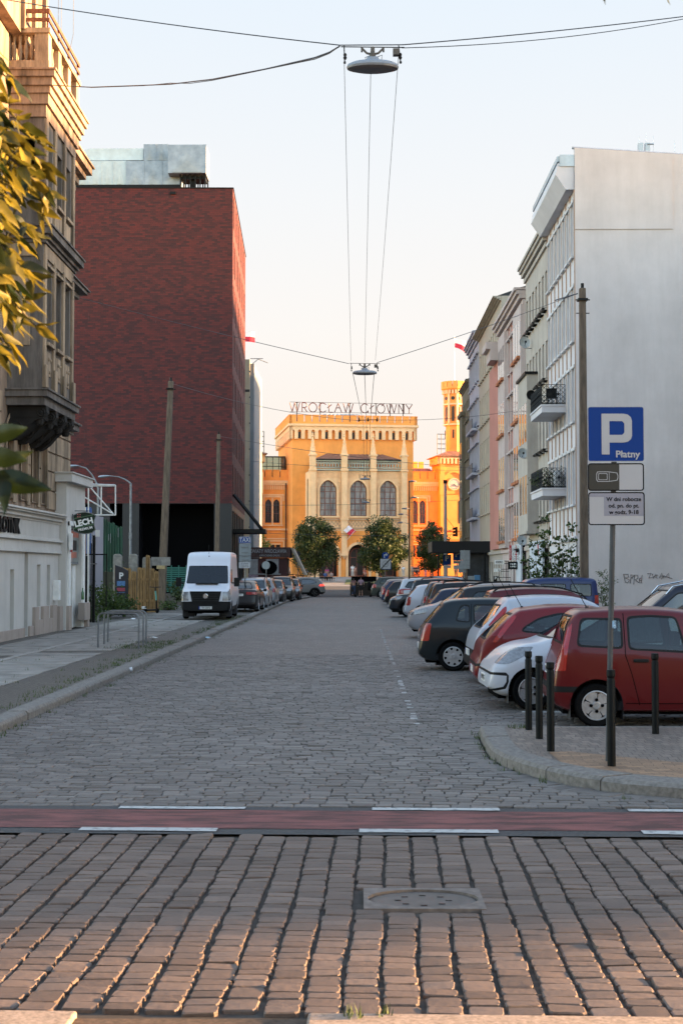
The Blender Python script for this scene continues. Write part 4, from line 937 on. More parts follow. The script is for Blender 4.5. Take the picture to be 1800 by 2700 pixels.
# ------------------------------------------------------------------ row of houses on the right
RX = 10.2
def facade_house(name, label, y0, y1, ztop, wallmat, trimmat, n, rows, win=(1.0, 2.1), depth=12, cor=(.5, .5), sash=None, base=None, sills=True, trims=None, roofh=3.0, gable=None, basez=3.4, lesene=False, arched=False, roofmat=None, inset=.2):
    T = thing(name, label, 'building', (RX, y0, .1)); f = Fr((0, 0, -.1), (0, 1, 0), (-1, 0, 0)); L_ = y1 - y0; sp = L_ / n; hol = []; spots = []
    ww, wh = win
    for z in rows:
        for i in range(n):
            a = sp * (i + .5) - ww / 2; hol.append(arch(a, a + ww, z, z + wh, ww / 2) if arched and z == rows[0] else rect(a, a + ww, z, z + wh)); spots.append((a, z))
    gh = [rect(sp * (i + .5) - ww * .6, sp * (i + .5) + ww * .6, .1 if i % 3 == 1 else .9, 2.7) for i in range(n)]
    mb = MB(); mb.wall(rect(0, L_, basez, ztop), hol, f, inset)
    mb.quad(f(0, 0, 0), f(0, ztop, 0), f(0, ztop, -depth), f(0, 0, -depth)); mb.quad(f(L_, 0, 0), f(L_, ztop, 0), f(L_, ztop, -depth), f(L_, 0, -depth)); mb.quad(f(0, 0, -depth), f(L_, 0, -depth), f(L_, ztop, -depth), f(0, ztop, -depth))
    mb.build('wall', wallmat, T)
    mb = MB(); mb.wall(rect(0, L_, -.1, basez), gh, f, inset, c=0); mb.box(.0, L_, basez - .14, basez + .08, 0, .14, f); mb.build('ground_floor', base or wallmat, T)
    wm = window_mesh('w', ww, wh, (sash or M['white_paint'], M['pane']), 2, 1, .07, trans=[wh * .68]); wg = window_mesh('w', ww * 1.2, 1.8, (sash or M['white_paint'], M['pane']), 2, 1, .06, trans=[1.3]); wd = window_mesh('d', ww * 1.2, 2.6, (M['wood_dark'], M['pane']), 2, 2, .12)
    for a, z in spots: put_window(T, f, a, z, inset - .06, wm)
    for i in range(n):
        a = sp * (i + .5) - ww * .6
        if i % 3 == 1: put_window(T, f, a, .1, inset - .06, wd, 'door')
        else: put_window(T, f, a, .9, inset - .06, wg)
    for (a, z) in spots:
        mb = MB()
        if sills: mb.box(a - .12, a + ww + .12, z - .12, z - .02, 0, .16, f)
        if trims: mb.box(a - .12, a, z, z + wh, 0, .05, f); mb.box(a + ww, a + ww + .12, z, z + wh, 0, .05, f); mb.box(a - .2, a + ww + .2, z + wh + (.0), z + wh + .14, 0, trims, f)
        if mb.v: mb.build('window_trim', trimmat, T)
    mb = MB(); d, h = cor
    for k, (q, r) in enumerate(((.25, 1.0), (.55, .66), (.8, .4), (1.0, .18))): mb.box(-.0, L_, ztop - h * r, ztop - h * (r - .27 if k < 3 else 0) , -.02, d * q, f)
    mb.build('cornice', trimmat, T)
    if lesene:
        mb = MB()
        for i in range(n + 1): a = min(max(sp * i - .14, 0), L_ - .28); mb.box(a, a + .28, basez, ztop - h, 0, .09, f)
        mb.build('pilaster', trimmat, T)
    rm = roofmat or M['tile']; mb = MB(); r0 = depth * .45
    mb.add([f(0, ztop, d * .5), f(L_, ztop, d * .5), f(L_, ztop + roofh, -r0), f(0, ztop + roofh, -r0), f(0, ztop, -depth), f(L_, ztop, -depth)], [(0, 1, 2, 3), (3, 2, 5, 4), (0, 3, 4), (1, 2, 5)]); mb.build('roof', rm, T)
    return T, f
M['tile'] = plain('dark roof tiles', (.03, .03, .034), .7, 0, .3, 4)
M['r_white'] = plaster('pale grey render', (.56, .54, .56), .08, (.3, .28, .27), .4)
M['gable'] = plaster('blank gable render', (.58, .53, .515), .2, (.38, .34, .31), .35)
M['r_trim'] = plaster('white trim', (.55, .54, .55), .1, (.3, .28, .26), 1)
M['r_pinkline'] = plaster('faded peach', (.42, .29, .22), .1, (.3, .2, .16), 1)
M['r_beige'] = plaster('beige grey render', (.42, .38, .34), .3, (.2, .17, .14), .8)
M['r_pink'] = plaster('salmon render', (.48, .22, .18), .15, (.3, .16, .14), .6)
M['r_pinkgrey'] = plaster('grey pink trim', (.50, .42, .40), .15, (.25, .2, .18), 1)
M['r_sand'] = plaster('sand render', (.46, .40, .32), .25, (.2, .17, .14), .7)
M['r_lilac'] = plaster('lilac white render', (.44, .44, .50), .15, (.3, .3, .34), .7)
M['r_olive'] = plaster('olive brown render', (.19, .165, .115), .35, (.08, .07, .05), .7)

# 1: pale house with the blank gable wall
H1, f1 = facade_house('corner_house', 'pale grey house with a big blank gable wall and white balconies, nearest on the right', 64, 73.2, 21.2, M['r_white'], M['r_trim'], 7, [16.9, 12.9, 9.1, 5.2], (.72, 2.5), 12, (.85, .001), trims=.09, basez=3.6, roofh=0.2)
for ch in list(H1.children):
    if ch.name.startswith(('cornice', 'roof')): bpy.data.objects.remove(ch)
mb = MB(); h0 = V((0, 0, -.1)); ztopg = zat(390, 64, 1521); z2 = ztopg - .45
fg = Fr((0, -.02, -.1), (1, 0, 0))
mb.add([fg(0, 0), fg(22, 0), fg(22, z2 - 1.0), fg(0, ztopg)], [(0, 1, 2, 3)]); mb.add([fg(0, 0, -.3), fg(22, 0, -.3), fg(22, z2 - 1, -.3), fg(0, ztopg, -.3), fg(0, 0), fg(22, 0), fg(22, z2 - 1), fg(0, ztopg)], [(0, 3, 2, 1), (3, 2, 6, 7), (0, 3, 7, 4), (1, 2, 6, 5)])
gw = mb.build('gable_wall', M['gable'], H1)
xm = xat(1781, 64) - RX; zb = zat(605, 64, 1521); zr = zat(440, 64, 1781)
mb = MB(); mb.add([fg(0, zb, .05), fg(xm, zb, .05), fg(xm, ztopg - .5, .05), fg(0, ztopg - .02, .05), fg(0, zb, 0), fg(xm, zb, 0), fg(xm, ztopg - .5, 0), fg(0, ztopg - .02, 0)], [(0, 1, 2, 3), (0, 1, 5, 4), (1, 2, 6, 5), (0, 3, 7, 4)]); mb.build('raised_panel', M['gable'], gw)
mb = MB(); mb.tube([fg(-.1, ztopg + .03, -.1), fg(22, z2 - .97, -.1)], .07, 4); mb.build('coping', M['zinc'], gw)
mb = MB(); mb.prism([(-.88, 20.7), (-.78, 21.25), (.1, 21.35), (.1, 20.0), (-.4, 20.0)], 0, -9.2, Fr((0, .05, -.1), (1, 0, 0))); mb.build('eaves', M['r_white'], H1)
mb = MB(); mb.box(-.8, .1, .1, 9.2, 21.25, 21.5); mb.box(-.7, -.0, -.0, .06, 21.0, 21.55); mb.build('eaves_gutter', M['zinc'], H1)
mb = MB(); mb.add([(0, 0, 21.3), (0, 9.2, 21.3), (12, 9.2, 20.9), (12, 0, 20.9)], [(0, 1, 2, 3)]); mb.build('roof', M['tile'], H1)
mb = MB()
for i in range(8): a = 9.2 / 7 * i; mb.box(max(a - .05, 0), min(a + .05, 9.2), 3.7, 20, .0, .05, f1)
mb.build('peach_strip', M['r_pinkline'], H1)
mb = MB()
for px in (1699, 1717): x = xat(px, 70) - RX; mb.box(x - .12, x + .12, 6, 6.3, 20.2, zat(379, 70) - .1)
mb.tube([(xat(1716, 70) - RX, 6, zat(388, 70)), (xat(1733, 70) - RX, 6, zat(388, 70))], .04)
for px, zz in ((1695, 366), (1714, 356), (1733, 366), (1790, 376)): x = xat(px, 70) - RX; mb.tube([(x, 6.1, 20), (x, 6.1, zat(zz, 70))], .012, 4)
mb.build('roof_mast', M['zinc'], H1)
# graffiti on the gable
M['graf'] = plain('grey spray paint', (.24, .21, .20), .8, 0, .3, 10)
gr = MB()
def scr(pts, r=.022):
    q = [at(px, py, 63.9) - H1.location for px, py in pts]; gr.tube([V((p.x, -.03, p.z)) for p in q], r, 4)
for s in ([(1643, 1513), (1648, 1535), (1644, 1514), (1655, 1514), (1657, 1521), (1647, 1523), (1659, 1529), (1654, 1537), (1647, 1534)], [(1661, 1538), (1663, 1515), (1672, 1517), (1662, 1525), (1668, 1524)], [(1670, 1541), (1672, 1516), (1681, 1517), (1681, 1525), (1673, 1528), (1683, 1536)], [(1690, 1524), (1685, 1526), (1685, 1536), (1690, 1537), (1690, 1530), (1686, 1530)], [(1692, 1516), (1691, 1532)], [(1691, 1536), (1691, 1538)],
          [(1706, 1513), (1716, 1511), (1710, 1524), (1722, 1522)], [(1719, 1513), (1722, 1525), (1728, 1514), (1732, 1526), (1724, 1519), (1733, 1516)], [(1738, 1524), (1744, 1511), (1749, 1524), (1738, 1519), (1752, 1518), (1742, 1527)], [(1752, 1523), (1762, 1512), (1764, 1524), (1755, 1520), (1772, 1526)]): scr(s)
o = gr.build('graffiti', M['graf'], gw)
# balconies
def balcony(zt_, dy0=3.0, dy1=7.3, plants=False):
    b = thing('balcony', None, None); b.parent = H1
    f = f1; P_ = 1.2
    mb = MB(); mb.box(dy0, dy1, zt_ - .34, zt_, 0, P_, f); mb.box(dy0 - .04, dy1 + .04, zt_ - .03, zt_ + .05, 0, P_ + .05, f); mb.build('slab', M['r_white'], b)
    q = MB(); h = 1.02
    def panel(A, B):
        n = max(2, int((B - A).length / .2)); up_ = V((0, 0, 1))
        for z in (.08, .12, h): q.tube([A + up_ * z, B + up_ * z], .016, 4)
        for i in range(n + 1): c = A.lerp(B, i / n); q.tube([c + up_ * .05, c + up_ * h], .011, 4)
        for i in range(n):
            c, d_ = A.lerp(B, i / n), A.lerp(B, (i + 1) / n)
            for k in range(4): z0, z1 = .1 + k * .22, .1 + (k + 1) * .22; q.tube([c + up_ * z0, d_ + up_ * z1], .011, 4); q.tube([d_ + up_ * z0, c + up_ * z1], .011, 4)
            if i % 2: m_ = (c + d_) / 2 + up_ * .55; q.lathe([(.07, -.01), (.07, .01)], m_, (0, 1, 0), 6)
    panel(f(dy0, zt_, .05), f(dy0, zt_, P_)); panel(f(dy0, zt_, P_), f(dy1, zt_, P_ + .0)); panel(f(dy1, zt_, P_), f(dy1, zt_, .05)); q.build('railing', M['black_metal'], b); return b
balcony(zat(1069, 67, 1430)); balcony(zat(1289, 67, 1430))

# 2..6
H2, f2 = facade_house('beige_house', 'sooty beige house with small black window sills, second in the right row', 73.2, 83, 20.4, M['r_beige'], M['r_beige'], 7, [16.2, 12.4, 8.6, 4.8], (.8, 2.1), 12, (.5, .9), sash=M['r_beige'], base=M['r_beige'])
mb = MB()
for z in (16.2, 12.4, 8.6, 4.8):
    for i in range(7): a = 1.4 * (i + .5); mb = MB(); mb.box(a - .5, a + .5, z - .12, z - .0, .0, .3, f2); mb.build('black_sill', M['black_metal'], H2)
mb = MB(); mb.box(4.4, 8.6, 4.3, 13.2, 0, .62, f2); mb.box(4.3, 8.7, 13.2, 13.35, 0, .75, f2, 1); mb.box(4.3, 8.7, 4.15, 4.3, 0, .7, f2); 
for z in (5.3, 9.4):
    for i in range(3): mb.box(4.7 + i * 1.3, 5.5 + i * 1.3, z, z + 2.2, .6, .63, f2, 2)
mb.build('bay', [M['r_beige'], M['black_metal'], M['pane']], H2)
H3, f3 = facade_house('salmon_house', 'salmon pink house with grey pink window surrounds, third in the right row', 83, 97, 19.3, M['r_pink'], M['r_pinkgrey'], 9, [15.2, 11.4, 7.6, 4.1], (.9, 2.2), 12, (.7, 1.0), trims=.22, lesene=True, base=M['r_pinkgrey'], roofh=1.2, arched=True)
mb = MB()
for a in (0, 9.4):
    mb.box(a + .1, a + 4.3, 3.6, 18.3, 0, .3, f3)
    for i in range(3):
        for z in (15.2, 11.4, 7.6, 4.1): mb.box(a + .5 + i * 1.35, a + 1.3 + i * 1.35, z, z + 2.2, .29, .31, f3, 1); mb.box(a + .4 + i * 1.35, a + 1.4 + i * 1.35, z - .2, z - .02, .3, .5, f3, 2)
mb.build('projecting_bay', [M['r_pinkgrey'], M['pane'], plain('rusty orange sill', (.40, .14, .06), .8, 0, .3, 8)], H3)
H4, f4 = facade_house('sand_house', 'sand coloured house with projecting eaves, fourth in the right row', 97, 115, 21.6, M['r_sand'], M['r_sand'], 11, [17.6, 13.9, 10.2, 6.6], (.85, 2.3), 12, (.6, .3), base=M['r_beige'], roofh=2.0, sills=True)
mb = MB(); mb.box(.3, 6.5, 3.6, 17.0, 0, .25, f4); mb.build('pink_bay', M['r_pink'], H4)
mb = MB(); mb.box(0, 3.0, 17.8, 18.3, 0, 1.1, f4); mb.box(0, 2.8, 17.0, 17.8, 0, .8, f4); mb.build('oriel_cap', M['r_pinkgrey'], H4)
# stepped dormer gable facing the camera
mb = MB(); g4 = Fr((0, -.02, 0), (1, 0, 0)); mb.prism([(.1, 17), (.1, 19.4), (2.9, zat(717, 97, 1357)), (4.0, zat(717, 97, 1357)), (4.6, 22.0), (5.2, 21.9), (5.2, 22.7), (8, 22.7), (8, 17)], -.3, 0, g4); mb.build('gable_wall', M['r_white'], H4)
H5, f5 = facade_house('lilac_house', 'pale lilac house with ornate window hoods and small balconies, fifth in the right row', 115, 125, 22.3, M['r_lilac'], M['r_lilac'], 6, [18.2, 14.4, 10.6, 6.8], (.9, 2.2), 12, (.55, .9), trims=.22, roofh=1.0)
for z, a in ((14.2, 1.6), (10.4, 1.6), (6.6, 1.6), (14.2, 5.0), (10.4, 5.0), (6.6, 5.0)):
    mb = MB(); mb.box(a, a + 3, z - .2, z, 0, .5, f5); mb.box(a, a + 3, z, z + .8, .44, .5, f5, 1); mb.build('balcony', [M['r_lilac'], plain('grey balcony iron', (.12, .13, .15), .6, .3, .3, 20)], H5)
H6, f6 = facade_house('olive_house', 'dark olive brown house, last and farthest of the right row', 125, 134, 19.6, M['r_olive'], M['r_olive'], 5, [16, 12.4, 8.8, 5.2], (1.0, 1.9), 12, (.35, .5), base=M['r_olive'], roofh=2.0)
mb = MB(); mb.box(5.5, 9.0, 3.6, 16.8, 0, .3, f6); mb.box(5.3, 9.2, 16.8, 17.2, 0, .45, f6)
for z in (5.2, 8.8, 12.4): mb.box(5.8, 8.7, z, z + 1.9, .29, .31, f6, 1)
mb.build('bay', [M['r_olive'], M['pane']], H6)

# satellite dishes
def dish(px, py, Y, r, mat, label):
    p = at(px, py, Y); t = thing('satellite_dish', label, 'satellite dish', p, 0, 'satellite dishes on the right facades')
    mb = MB(); mb.lathe([(.01, .1), (r * .5, .06), (r * .85, .02), (r, -.03), (r, -.045), (r * .85, 0), (r * .5, .04), (.01, .08)], (0, 0, 0), (-.25, 1, -.1), 24); mb.build('reflector', mat, t, smooth=True)
    mb = MB(); mb.tube([(0, 0, -r * .7), (0, -.5, -r * .15)], .016, 5); mb.box(-.05, .05, -.58, -.48, -r * .15 - .05, -r * .15 + .06); mb.build('receiver', M['black_metal'], t)
    mb = MB(); mb.tube([(0, .1, 0), (0, .15, -r * .9), (RX - p.x, .2, -r * .95)], .025, 5); mb.build('bracket', M['grey_metal'], t)
M['dish'] = plain('grey dish', (.42, .45, .46), .5, 0, .1, 3)
dish(1382, 903, 80, .34, M['dish'], 'topmost pale satellite dish, high on the right facades')
dish(1376, 1195, 78, .29, M['dish'], 'middle pale satellite dish at balcony height on the right facades')
dish(1374, 1425, 76, .28, M['dish'], 'lowest pale satellite dish above the white target sign')
dish(1399, 1042, 72.5, .27, M['black_metal'], 'black satellite dish beside the upper balcony')
# projecting shop signs
def sign_panel(name, label, x0, x1, y0, y1, Y, mat, cat='sign'):
    a, b = at(x0, y1, Y), at(x1, y0, Y); t = thing(name, label, cat, ((a.x + b.x) / 2, Y, (a.z + b.z) / 2)); W_, H_ = b.x - a.x, b.z - a.z
    mb = MB(); mb.box(-W_ / 2, W_ / 2, -.06, .06, -H_ / 2, H_ / 2); mb.build('panel', mat, t, bevel=.01); mb = MB(); mb.tube([(W_ / 2, 0, H_ * .3), (RX - t.location.x, 0, H_ * .3)], .02, 5); mb.tube([(W_ / 2, 0, -H_ * .3), (RX - t.location.x, 0, -H_ * .3)], .02, 5); mb.build('bracket', M['black_metal'], t); return t, W_, H_
t, W_, H_ = sign_panel('copy_shop_sign', 'small white projecting sign reading KSERO', 1303, 1328, 1477, 1488, 93, M['white_paint'])
text('lettering', 'KSERO', H_ * .85, Fr((0, -.062, 0)), 0, 0, 0, M['black_metal'], t, .003, xs=.62, thick=.004)
t, W_, H_ = sign_panel('blank_sign', 'small white projecting sign with a black squiggle below the KSERO sign', 1301, 1319, 1499, 1508, 92.8, M['white_paint'])
mb = MB(); mb.tube([(.05, -.07, .08), (.12, -.07, .04), (.06, -.07, -.02), (.14, -.07, -.08), (.2, -.07, -.02)], .018, 4); mb.build('squiggle', M['black_metal'], t)
t, W_, H_ = sign_panel('bb_sign', 'black square sign with white stencilled letters BB', 1338, 1366, 1481, 1501, 85, M['black_metal'])
text('lettering', 'BB', H_ * .72, Fr((0, -.062, 0)), 0, 0, 0, M['white_paint'], t, .003, thick=.006, xs=1.1)
mb = MB(); mb.box(-W_ * .35, W_ * .35, -.07, -.064, -.02, .02); mb.box(-.16, -.12, -.07, -.064, -.3, .3); mb.box(.16, .2, -.07, -.064, -.3, .3); mb.build('stencil_gap', M['black_metal'], t)
t, W_, H_ = sign_panel('target_sign', 'square white sign with target rings, red cross lines and a red side strip', 1341, 1387, 1438, 1477, 84, M['white_paint'])
f_ = Fr((0, -.062, 0)); RED = plain('sign red', (.42, .02, .03), .5, 0, .1, 3)
mb = MB(); mb.box(-W_ / 2, -W_ / 2 + .15, -H_ / 2, H_ / 2, 0, .006, f_); mb.box(-.115 + -.02, -.115 + .02, -H_ / 2, H_ / 2, 0, .006, f_); mb.lathe([(.06, 0), (.06, .01)], f_(-.115, -.1, 0), (0, -1, 0), 10); mb.build('red_lines', RED, t)
mb = MB()
for r_ in (.18, .30, .38): mb.wall([(-.115 + r_ * math.cos(a * PI / 16), -.08 + r_ * math.sin(a * PI / 16)) for a in range(32)], [[(-.115 + (r_ - .014) * math.cos(a * PI / 16), -.08 + (r_ - .014) * math.sin(a * PI / 16)) for a in range(32)]], f_, .0, c=.004)
mb.box(-.33, .1, -.09, -.07, 0, .005, f_); mb.prism([(-.28, .2), (.02, .27), (.14, .12), (.16, -.12), (.04, -.12), (.02, .05), (-.08, .0), (-.12, .12), (-.28, .16)], .0, .008, f_); mb.build('target_drawing', M['black_metal'], t)
mb = MB(); mb.box(W_ / 2 - .26, W_ / 2, -H_ / 2, H_ / 2, 0, .007, f_); mb.build('black_strip', M['black_metal'], t)
fv = Fr((0, -.07, 0)); text('lettering', 'BRON', .24, fv, W_ / 2 - .13, 0, .002, M['white_paint'], t, .003, rot=-PI / 2, thick=.008)
text('lettering', 'STRZELNICA', .11, fv, -W_ / 2 + .075, -.03, .002, M['white_paint'], t, .003, rot=PI / 2)
t, W_, H_ = sign_panel('parking_sign_board', 'small black sign with a white P low on the right facades', 1300, 1310, 1519, 1536, 92, M['black_metal']); text('letter', 'P', .26, Fr((0, -.062, 0)), 0, .07, 0, M['white_paint'], t, .003, thick=.006)
# white hoardings at the foot of the second house
wh = thing('white_hoarding', 'white board with one red stroke at the foot of the beige house', 'board', (RX - .3, 73.5, .1)); mb = MB(); mb.box(-.05, .05, 0, 5.5, 0, 3.6); mb.build('board', plain('pale blue board', (.5, .55, .62), .5, 0, .08, 2), wh); mb = MB(); mb.box(-.08, -.05, 1.5, 1.8, 2.8, 3.4); mb.build('red_stroke', RED, wh)
wh = thing('white_hoarding', 'plain white hoarding beside the pink shopfront under the target sign', 'board', (RX - .3, 83.3, .1)); mb = MB(); mb.box(-.05, .05, 0, 2.4, 0, 3.6); mb.build('board', plain('pale blue board', (.5, .55, .62)), wh)

# houses out of view on the right and an added shade block: they throw the long evening shadows
def hidden_block(x0, x1, y0, y1, h, label, mat):
    t = thing('unseen_block', label, 'building', (x0, y0, 0)); mb = MB(); W_, D_ = x1 - x0, y1 - y0
    f_ = Fr((0, 0, 0), (1, 0, 0)); n = int(W_ / 2.4); hol = [rect(.7 + i * 2.4, 1.8 + i * 2.4, z, z + 1.9) for i in range(n) for z in [3.5 + 3.6 * k for k in range(int((h - 5) / 3.6))]]
    mb.wall(rect(0, W_, -1, h), hol, f_, .2); f2_ = Fr((0, D_, 0), (0, -1, 0), (-1, 0, 0)); mb.wall(rect(0, D_, -1, h), [], f2_)
    mb.quad((W_, 0, -1), (W_, D_, -1), (W_, D_, h), (W_, 0, h)); mb.quad((0, D_, -1), (W_, D_, -1), (W_, D_, h), (0, D_, h)); mb.build('wall', mat, t)
    mb = MB(); mb.box(.05, W_ - .05, .3, .34, 0, h - 1); mb.build('window', M['pane'], t)
    mb = MB(); mb.add([(-.3, -.3, h), (W_ + .3, -.3, h), (W_ + .3, D_ + .3, h), (-.3, D_ + .3, h), (.5, D_ / 2, h + 2), (W_ - .5, D_ / 2, h + 2)], [(0, 1, 5, 4), (2, 3, 4, 5), (0, 4, 3), (1, 2, 5), (0, 3, 2, 1)]); mb.build('roof', M['tile'], t)
hidden_block(24, 44, 9.0, 34, 17, 'house block on the right of the crossing, outside the picture', M['r_beige'])
hidden_block(24, 50, 34.2, 65.8, 18, 'house block right of the car park, outside the picture', M['r_sand'])
hidden_block(24, 50, 66, 150, 25.5, 'unseen house block behind the right row, run on to shade the pale building', M['r_white'])  # length and height shaped to keep sun off the pale building
hidden_block(-60, 22, -34, -16, 15, 'house block behind the camera', M['r_sand'])
hidden_block(46, 70, 176, 220.5, 33, 'tall unseen block added right of the station square to shade the hall', M['r_sand'])  # added shade caster: blocks sun from the hall, leaves the right wing lit
# ------------------------------------------------------------------ railway station
M['s_orange'] = plaster('orange station render', (.9, .36, .09), .10, (.45, .17, .04), .5)
M['s_cream'] = plaster('cream station stone', (.88, .57, .31), .12, (.4, .27, .16), .8)
M['s_roof'] = plain('station roof sheet', (.30, .34, .36), .5, .2, .2, 1.5)
M['s_copper'] = plain('brown roof sheet', (.26, .13, .09), .55, .1, .25, 1.5)
M['s_frame'] = plain('brown window frame', (.16, .055, .035), .6, 0, .2, 3)
M['s_dark'] = plain('dark doorway', (.012, .008, .006), .5, 0, 0)
YS = 215.0; sc = at(931, 1500, YS); th = R(9)
ST = thing('railway_station', 'orange and cream castle-like railway station hall with battlements, closing the end of the street', 'station', (sc.x, YS, 1.1), th)
# everything below in station-local coordinates: x along the facade, y into the building, z up from its foot
def LF(x, y, d=0):                   # d=0 front (-y), 1 right (+x), -1 left (-x)
    return {0: Fr((x, y, 0), (1, 0, 0), (0, -1, 0)), 1: Fr((x, y, 0), (0, 1, 0), (1, 0, 0)), -1: Fr((x, y, 0), (0, -1, 0), (-1, 0, 0))}[d]
f0 = LF(0, 0)
HW = 9.6; ZP = 24.2                 # half width of the hall, parapet top
def battlement(name, fr, a0, a1, z, h=1.0, step=1.22, gap=.17, mat=None, th_=.4, parent=ST, base=.5, c=.55):
    mb = MB(); a = a0; mb.box(a0, a1, z - base, z, c - th_, c, fr); n = max(1, round((a1 - a0) / step)); st = (a1 - a0) / n
    for i in range(n): mb.box(a0 + i * st + (gap / 2 if i else 0), a0 + (i + 1) * st - (gap / 2 if i < n - 1 else 0), z, z + h, c - th_, c, fr); 
    mb.box(a0 - .02, a1 + .02, z + h, z + h + .07, c - th_ - .03, c + .05, fr) if gap < .1 else [mb.box(a0 + i * st + gap / 2 - .02, a0 + (i + 1) * st - gap / 2 + .02, z + h, z + h + .08, c - th_ - .03, c + .05, fr) for i in range(n)]
    return mb.build(name, mat or M['s_orange'], parent)
def frieze(name, fr, a0, a1, z0, z1, pitch, parent=ST, c=.5, dark=True):
    """corbel table: row of little arches carrying the overhanging parapet"""
    n = round((a1 - a0) / pitch); p = (a1 - a0) / n; h = z1 - z0; hol = [arch(a0 + p * i + p * .26, a0 + p * (i + 1) - p * .26, z0 - .001, z1 - h * .28, p * .24, 6) for i in range(n)]
    out = [(a0, z1)]
    for i in range(n): q = hol[i]; out += [(a0 + p * i, z0) if i == 0 else (a0 + p * i, z0)] + [(q[-1][0], z0)] + [(x, y) for x, y in reversed(q[2:])] + [(q[2][0], z0)]
    out += [(a1, z0), (a1, z1)]
    mb = MB(); mb.prism(out, 0, c, fr); o = mb.build(name, M['s_cream'], parent)
    if dark:
        for i in range(1, n, 2): MB().box(a0 + p * i + p * .32, a0 + p * (i + 1) - p * .32, z0 + .1, z1 - h * .42, -.02, .03, fr).build('embrasure', M['s_dark'], parent)
    return o
# hall body
mb = MB(); mb.wall(rect(-HW, HW, 0, ZP), [], f0); D_ = 22
mb.wall(rect(0, D_, 0, ZP), [], LF(HW, 0, 1)); mb.wall(rect(-D_, 0, 0, ZP), [], LF(-HW, 0, -1)); mb.quad((-HW, D_, 0), (HW, D_, 0), (HW, D_, ZP), (-HW, D_, ZP)); mb.quad((-HW, 0, ZP - .8), (HW, 0, ZP - .8), (HW, D_, ZP - .8), (-HW, D_, ZP - .8))
mb.build('hall_wall', M['s_orange'], ST)
fL, fR = LF(-HW, 0, -1), LF(HW, 0, 1)
frieze('corbel_frieze', f0, -HW - .5, HW + .5, 21.5, 23.5, 1.08); frieze('corbel_frieze', fL, -D_, .5, 21.5, 23.5, 1.08, dark=False); frieze('corbel_frieze', fR, -.5, D_, 21.5, 23.5, 1.08, dark=False)
mb = MB(); mb.box(-HW - .7, HW + .7, 23.5, 23.85, 0, .72, f0); mb.box(-D_, .7, 23.5, 23.85, 0, .72, fL); mb.box(-.7, D_, 23.5, 23.85, 0, .72, fR); mb.build('cornice', M['s_cream'], ST)
battlement('battlement', f0, -HW - .55, HW + .55, 24.2, 1.0); battlement('battlement', fL, -D_, .55, 24.2, 1.0, gap=.12); battlement('battlement', fR, -.55, D_, 24.2, 1.0)
mb = MB(); mb.add([(-8, 3, 24.3), (8.0, 3, 24.3), (2.4, 8, 26.4), (-3.6, 8, 26.4), (-8, 14, 24.3), (8, 14, 24.3)], [(0, 1, 2, 3), (1, 5, 2), (0, 3, 4), (3, 2, 5, 4)])
for i in range(9): x = -6 + i * 1.4; mb.tube([(x, 3, 24.4), (x * .4 - .4, 7.9, 26.45)], .05, 4)
mb.build('hall_roof', M['s_roof'], ST)
# portal block in front: four buttresses, three tall windows, three doors
PF = -5.6; PW = 7.55; ZQ = 16.2; fp = LF(0, PF); xb = [-7.15, -2.3, 2.15, 6.95]; bays = [(-6.75, -2.7), (-1.9, 1.75), (2.55, 6.55)]
hol = []; wspots = []
for a, b in bays: c = (a + b) / 2; hol.append(arch(c - 1.3, c + 1.3, 9.25, 14.75, 1.3, 12, True)); wspots.append(c); hol.append(arch(c - 1.55, c + 1.55, 0.05, 4.9, 1.5, 12))
mb = MB(); mb.wall(rect(-PW, PW, 7.0, ZQ), [h for h in hol if h[0][1] > 5], fp, .55); mb.build('portal_wall', M['s_cream'], ST)
mb = MB(); mb.wall(rect(-PW, PW, 0, 7.0), [h for h in hol if h[0][1] < 5], fp, 1.8); mb.wall(rect(0, -PF, 0, 7.0), [], LF(PW, PF, 1)); mb.wall(rect(PF, 0, 0, 7.0), [], LF(-PW, 0, -1)) ; mb.build('portal_base_wall', M['s_orange'], ST)
mb = MB(); mb.wall(rect(0, -PF, 7.0, ZQ), [arch(1.5, 3.6, 9.3, 15.1, 1, 8)], LF(PW, PF, 1), .4); fl_ = Fr((-PW, PF, 0), (0, 1, 0), (-1, 0, 0)); mb.wall(rect(0, -PF, 7.0, ZQ), [arch(1.5, 3.6, 9.3, 15.1, 1, 8)], fl_, .4); mb.box(-PW, PW, ZQ - .1, ZQ, PF, 0, XY if False else (lambda a, b, c: V((a, c, b)))); mb.build('portal_side_wall', M['s_cream'], ST)
mb = MB(); mb.wall(rect(-PW + .2, PW - .2, .1, 16), [], LF(0, PF + 2.4)); mb.box(-PW + .3, PW - .3, 0.0, 6.5, -.3, -.2, LF(0, PF + 1.9)); mb.build('dark_interior', M['s_dark'], ST)
wp = window_mesh('p', 2.6, 5.5, (M['s_frame'], plain('portal pane with curtain', (.26, .25, .24), .2, 0, .55, 1.6, coat=.6, stretch=(2.2, 2.2, .25))), 3, 4, .13, head=lambda a, b, c, d: arch(a, b, c, d, (b - a) / 2, 12, True), trans=[.95, 1.95, 2.75, 3.75, 4.5])
for c in wspots: put_window(ST, fp, c - 1.3, 9.25, .5, wp)
door = window_mesh('d', 2.2, 4.4, (M['s_frame'], M['s_dark']), 2, 2, .16, head=lambda a, b, c, d: arch(a, b, c, d, 1.0, 10), trans=[2.9])
for c in wspots: put_window(ST, fp, c - 1.1, .05, 1.7, door, 'door')
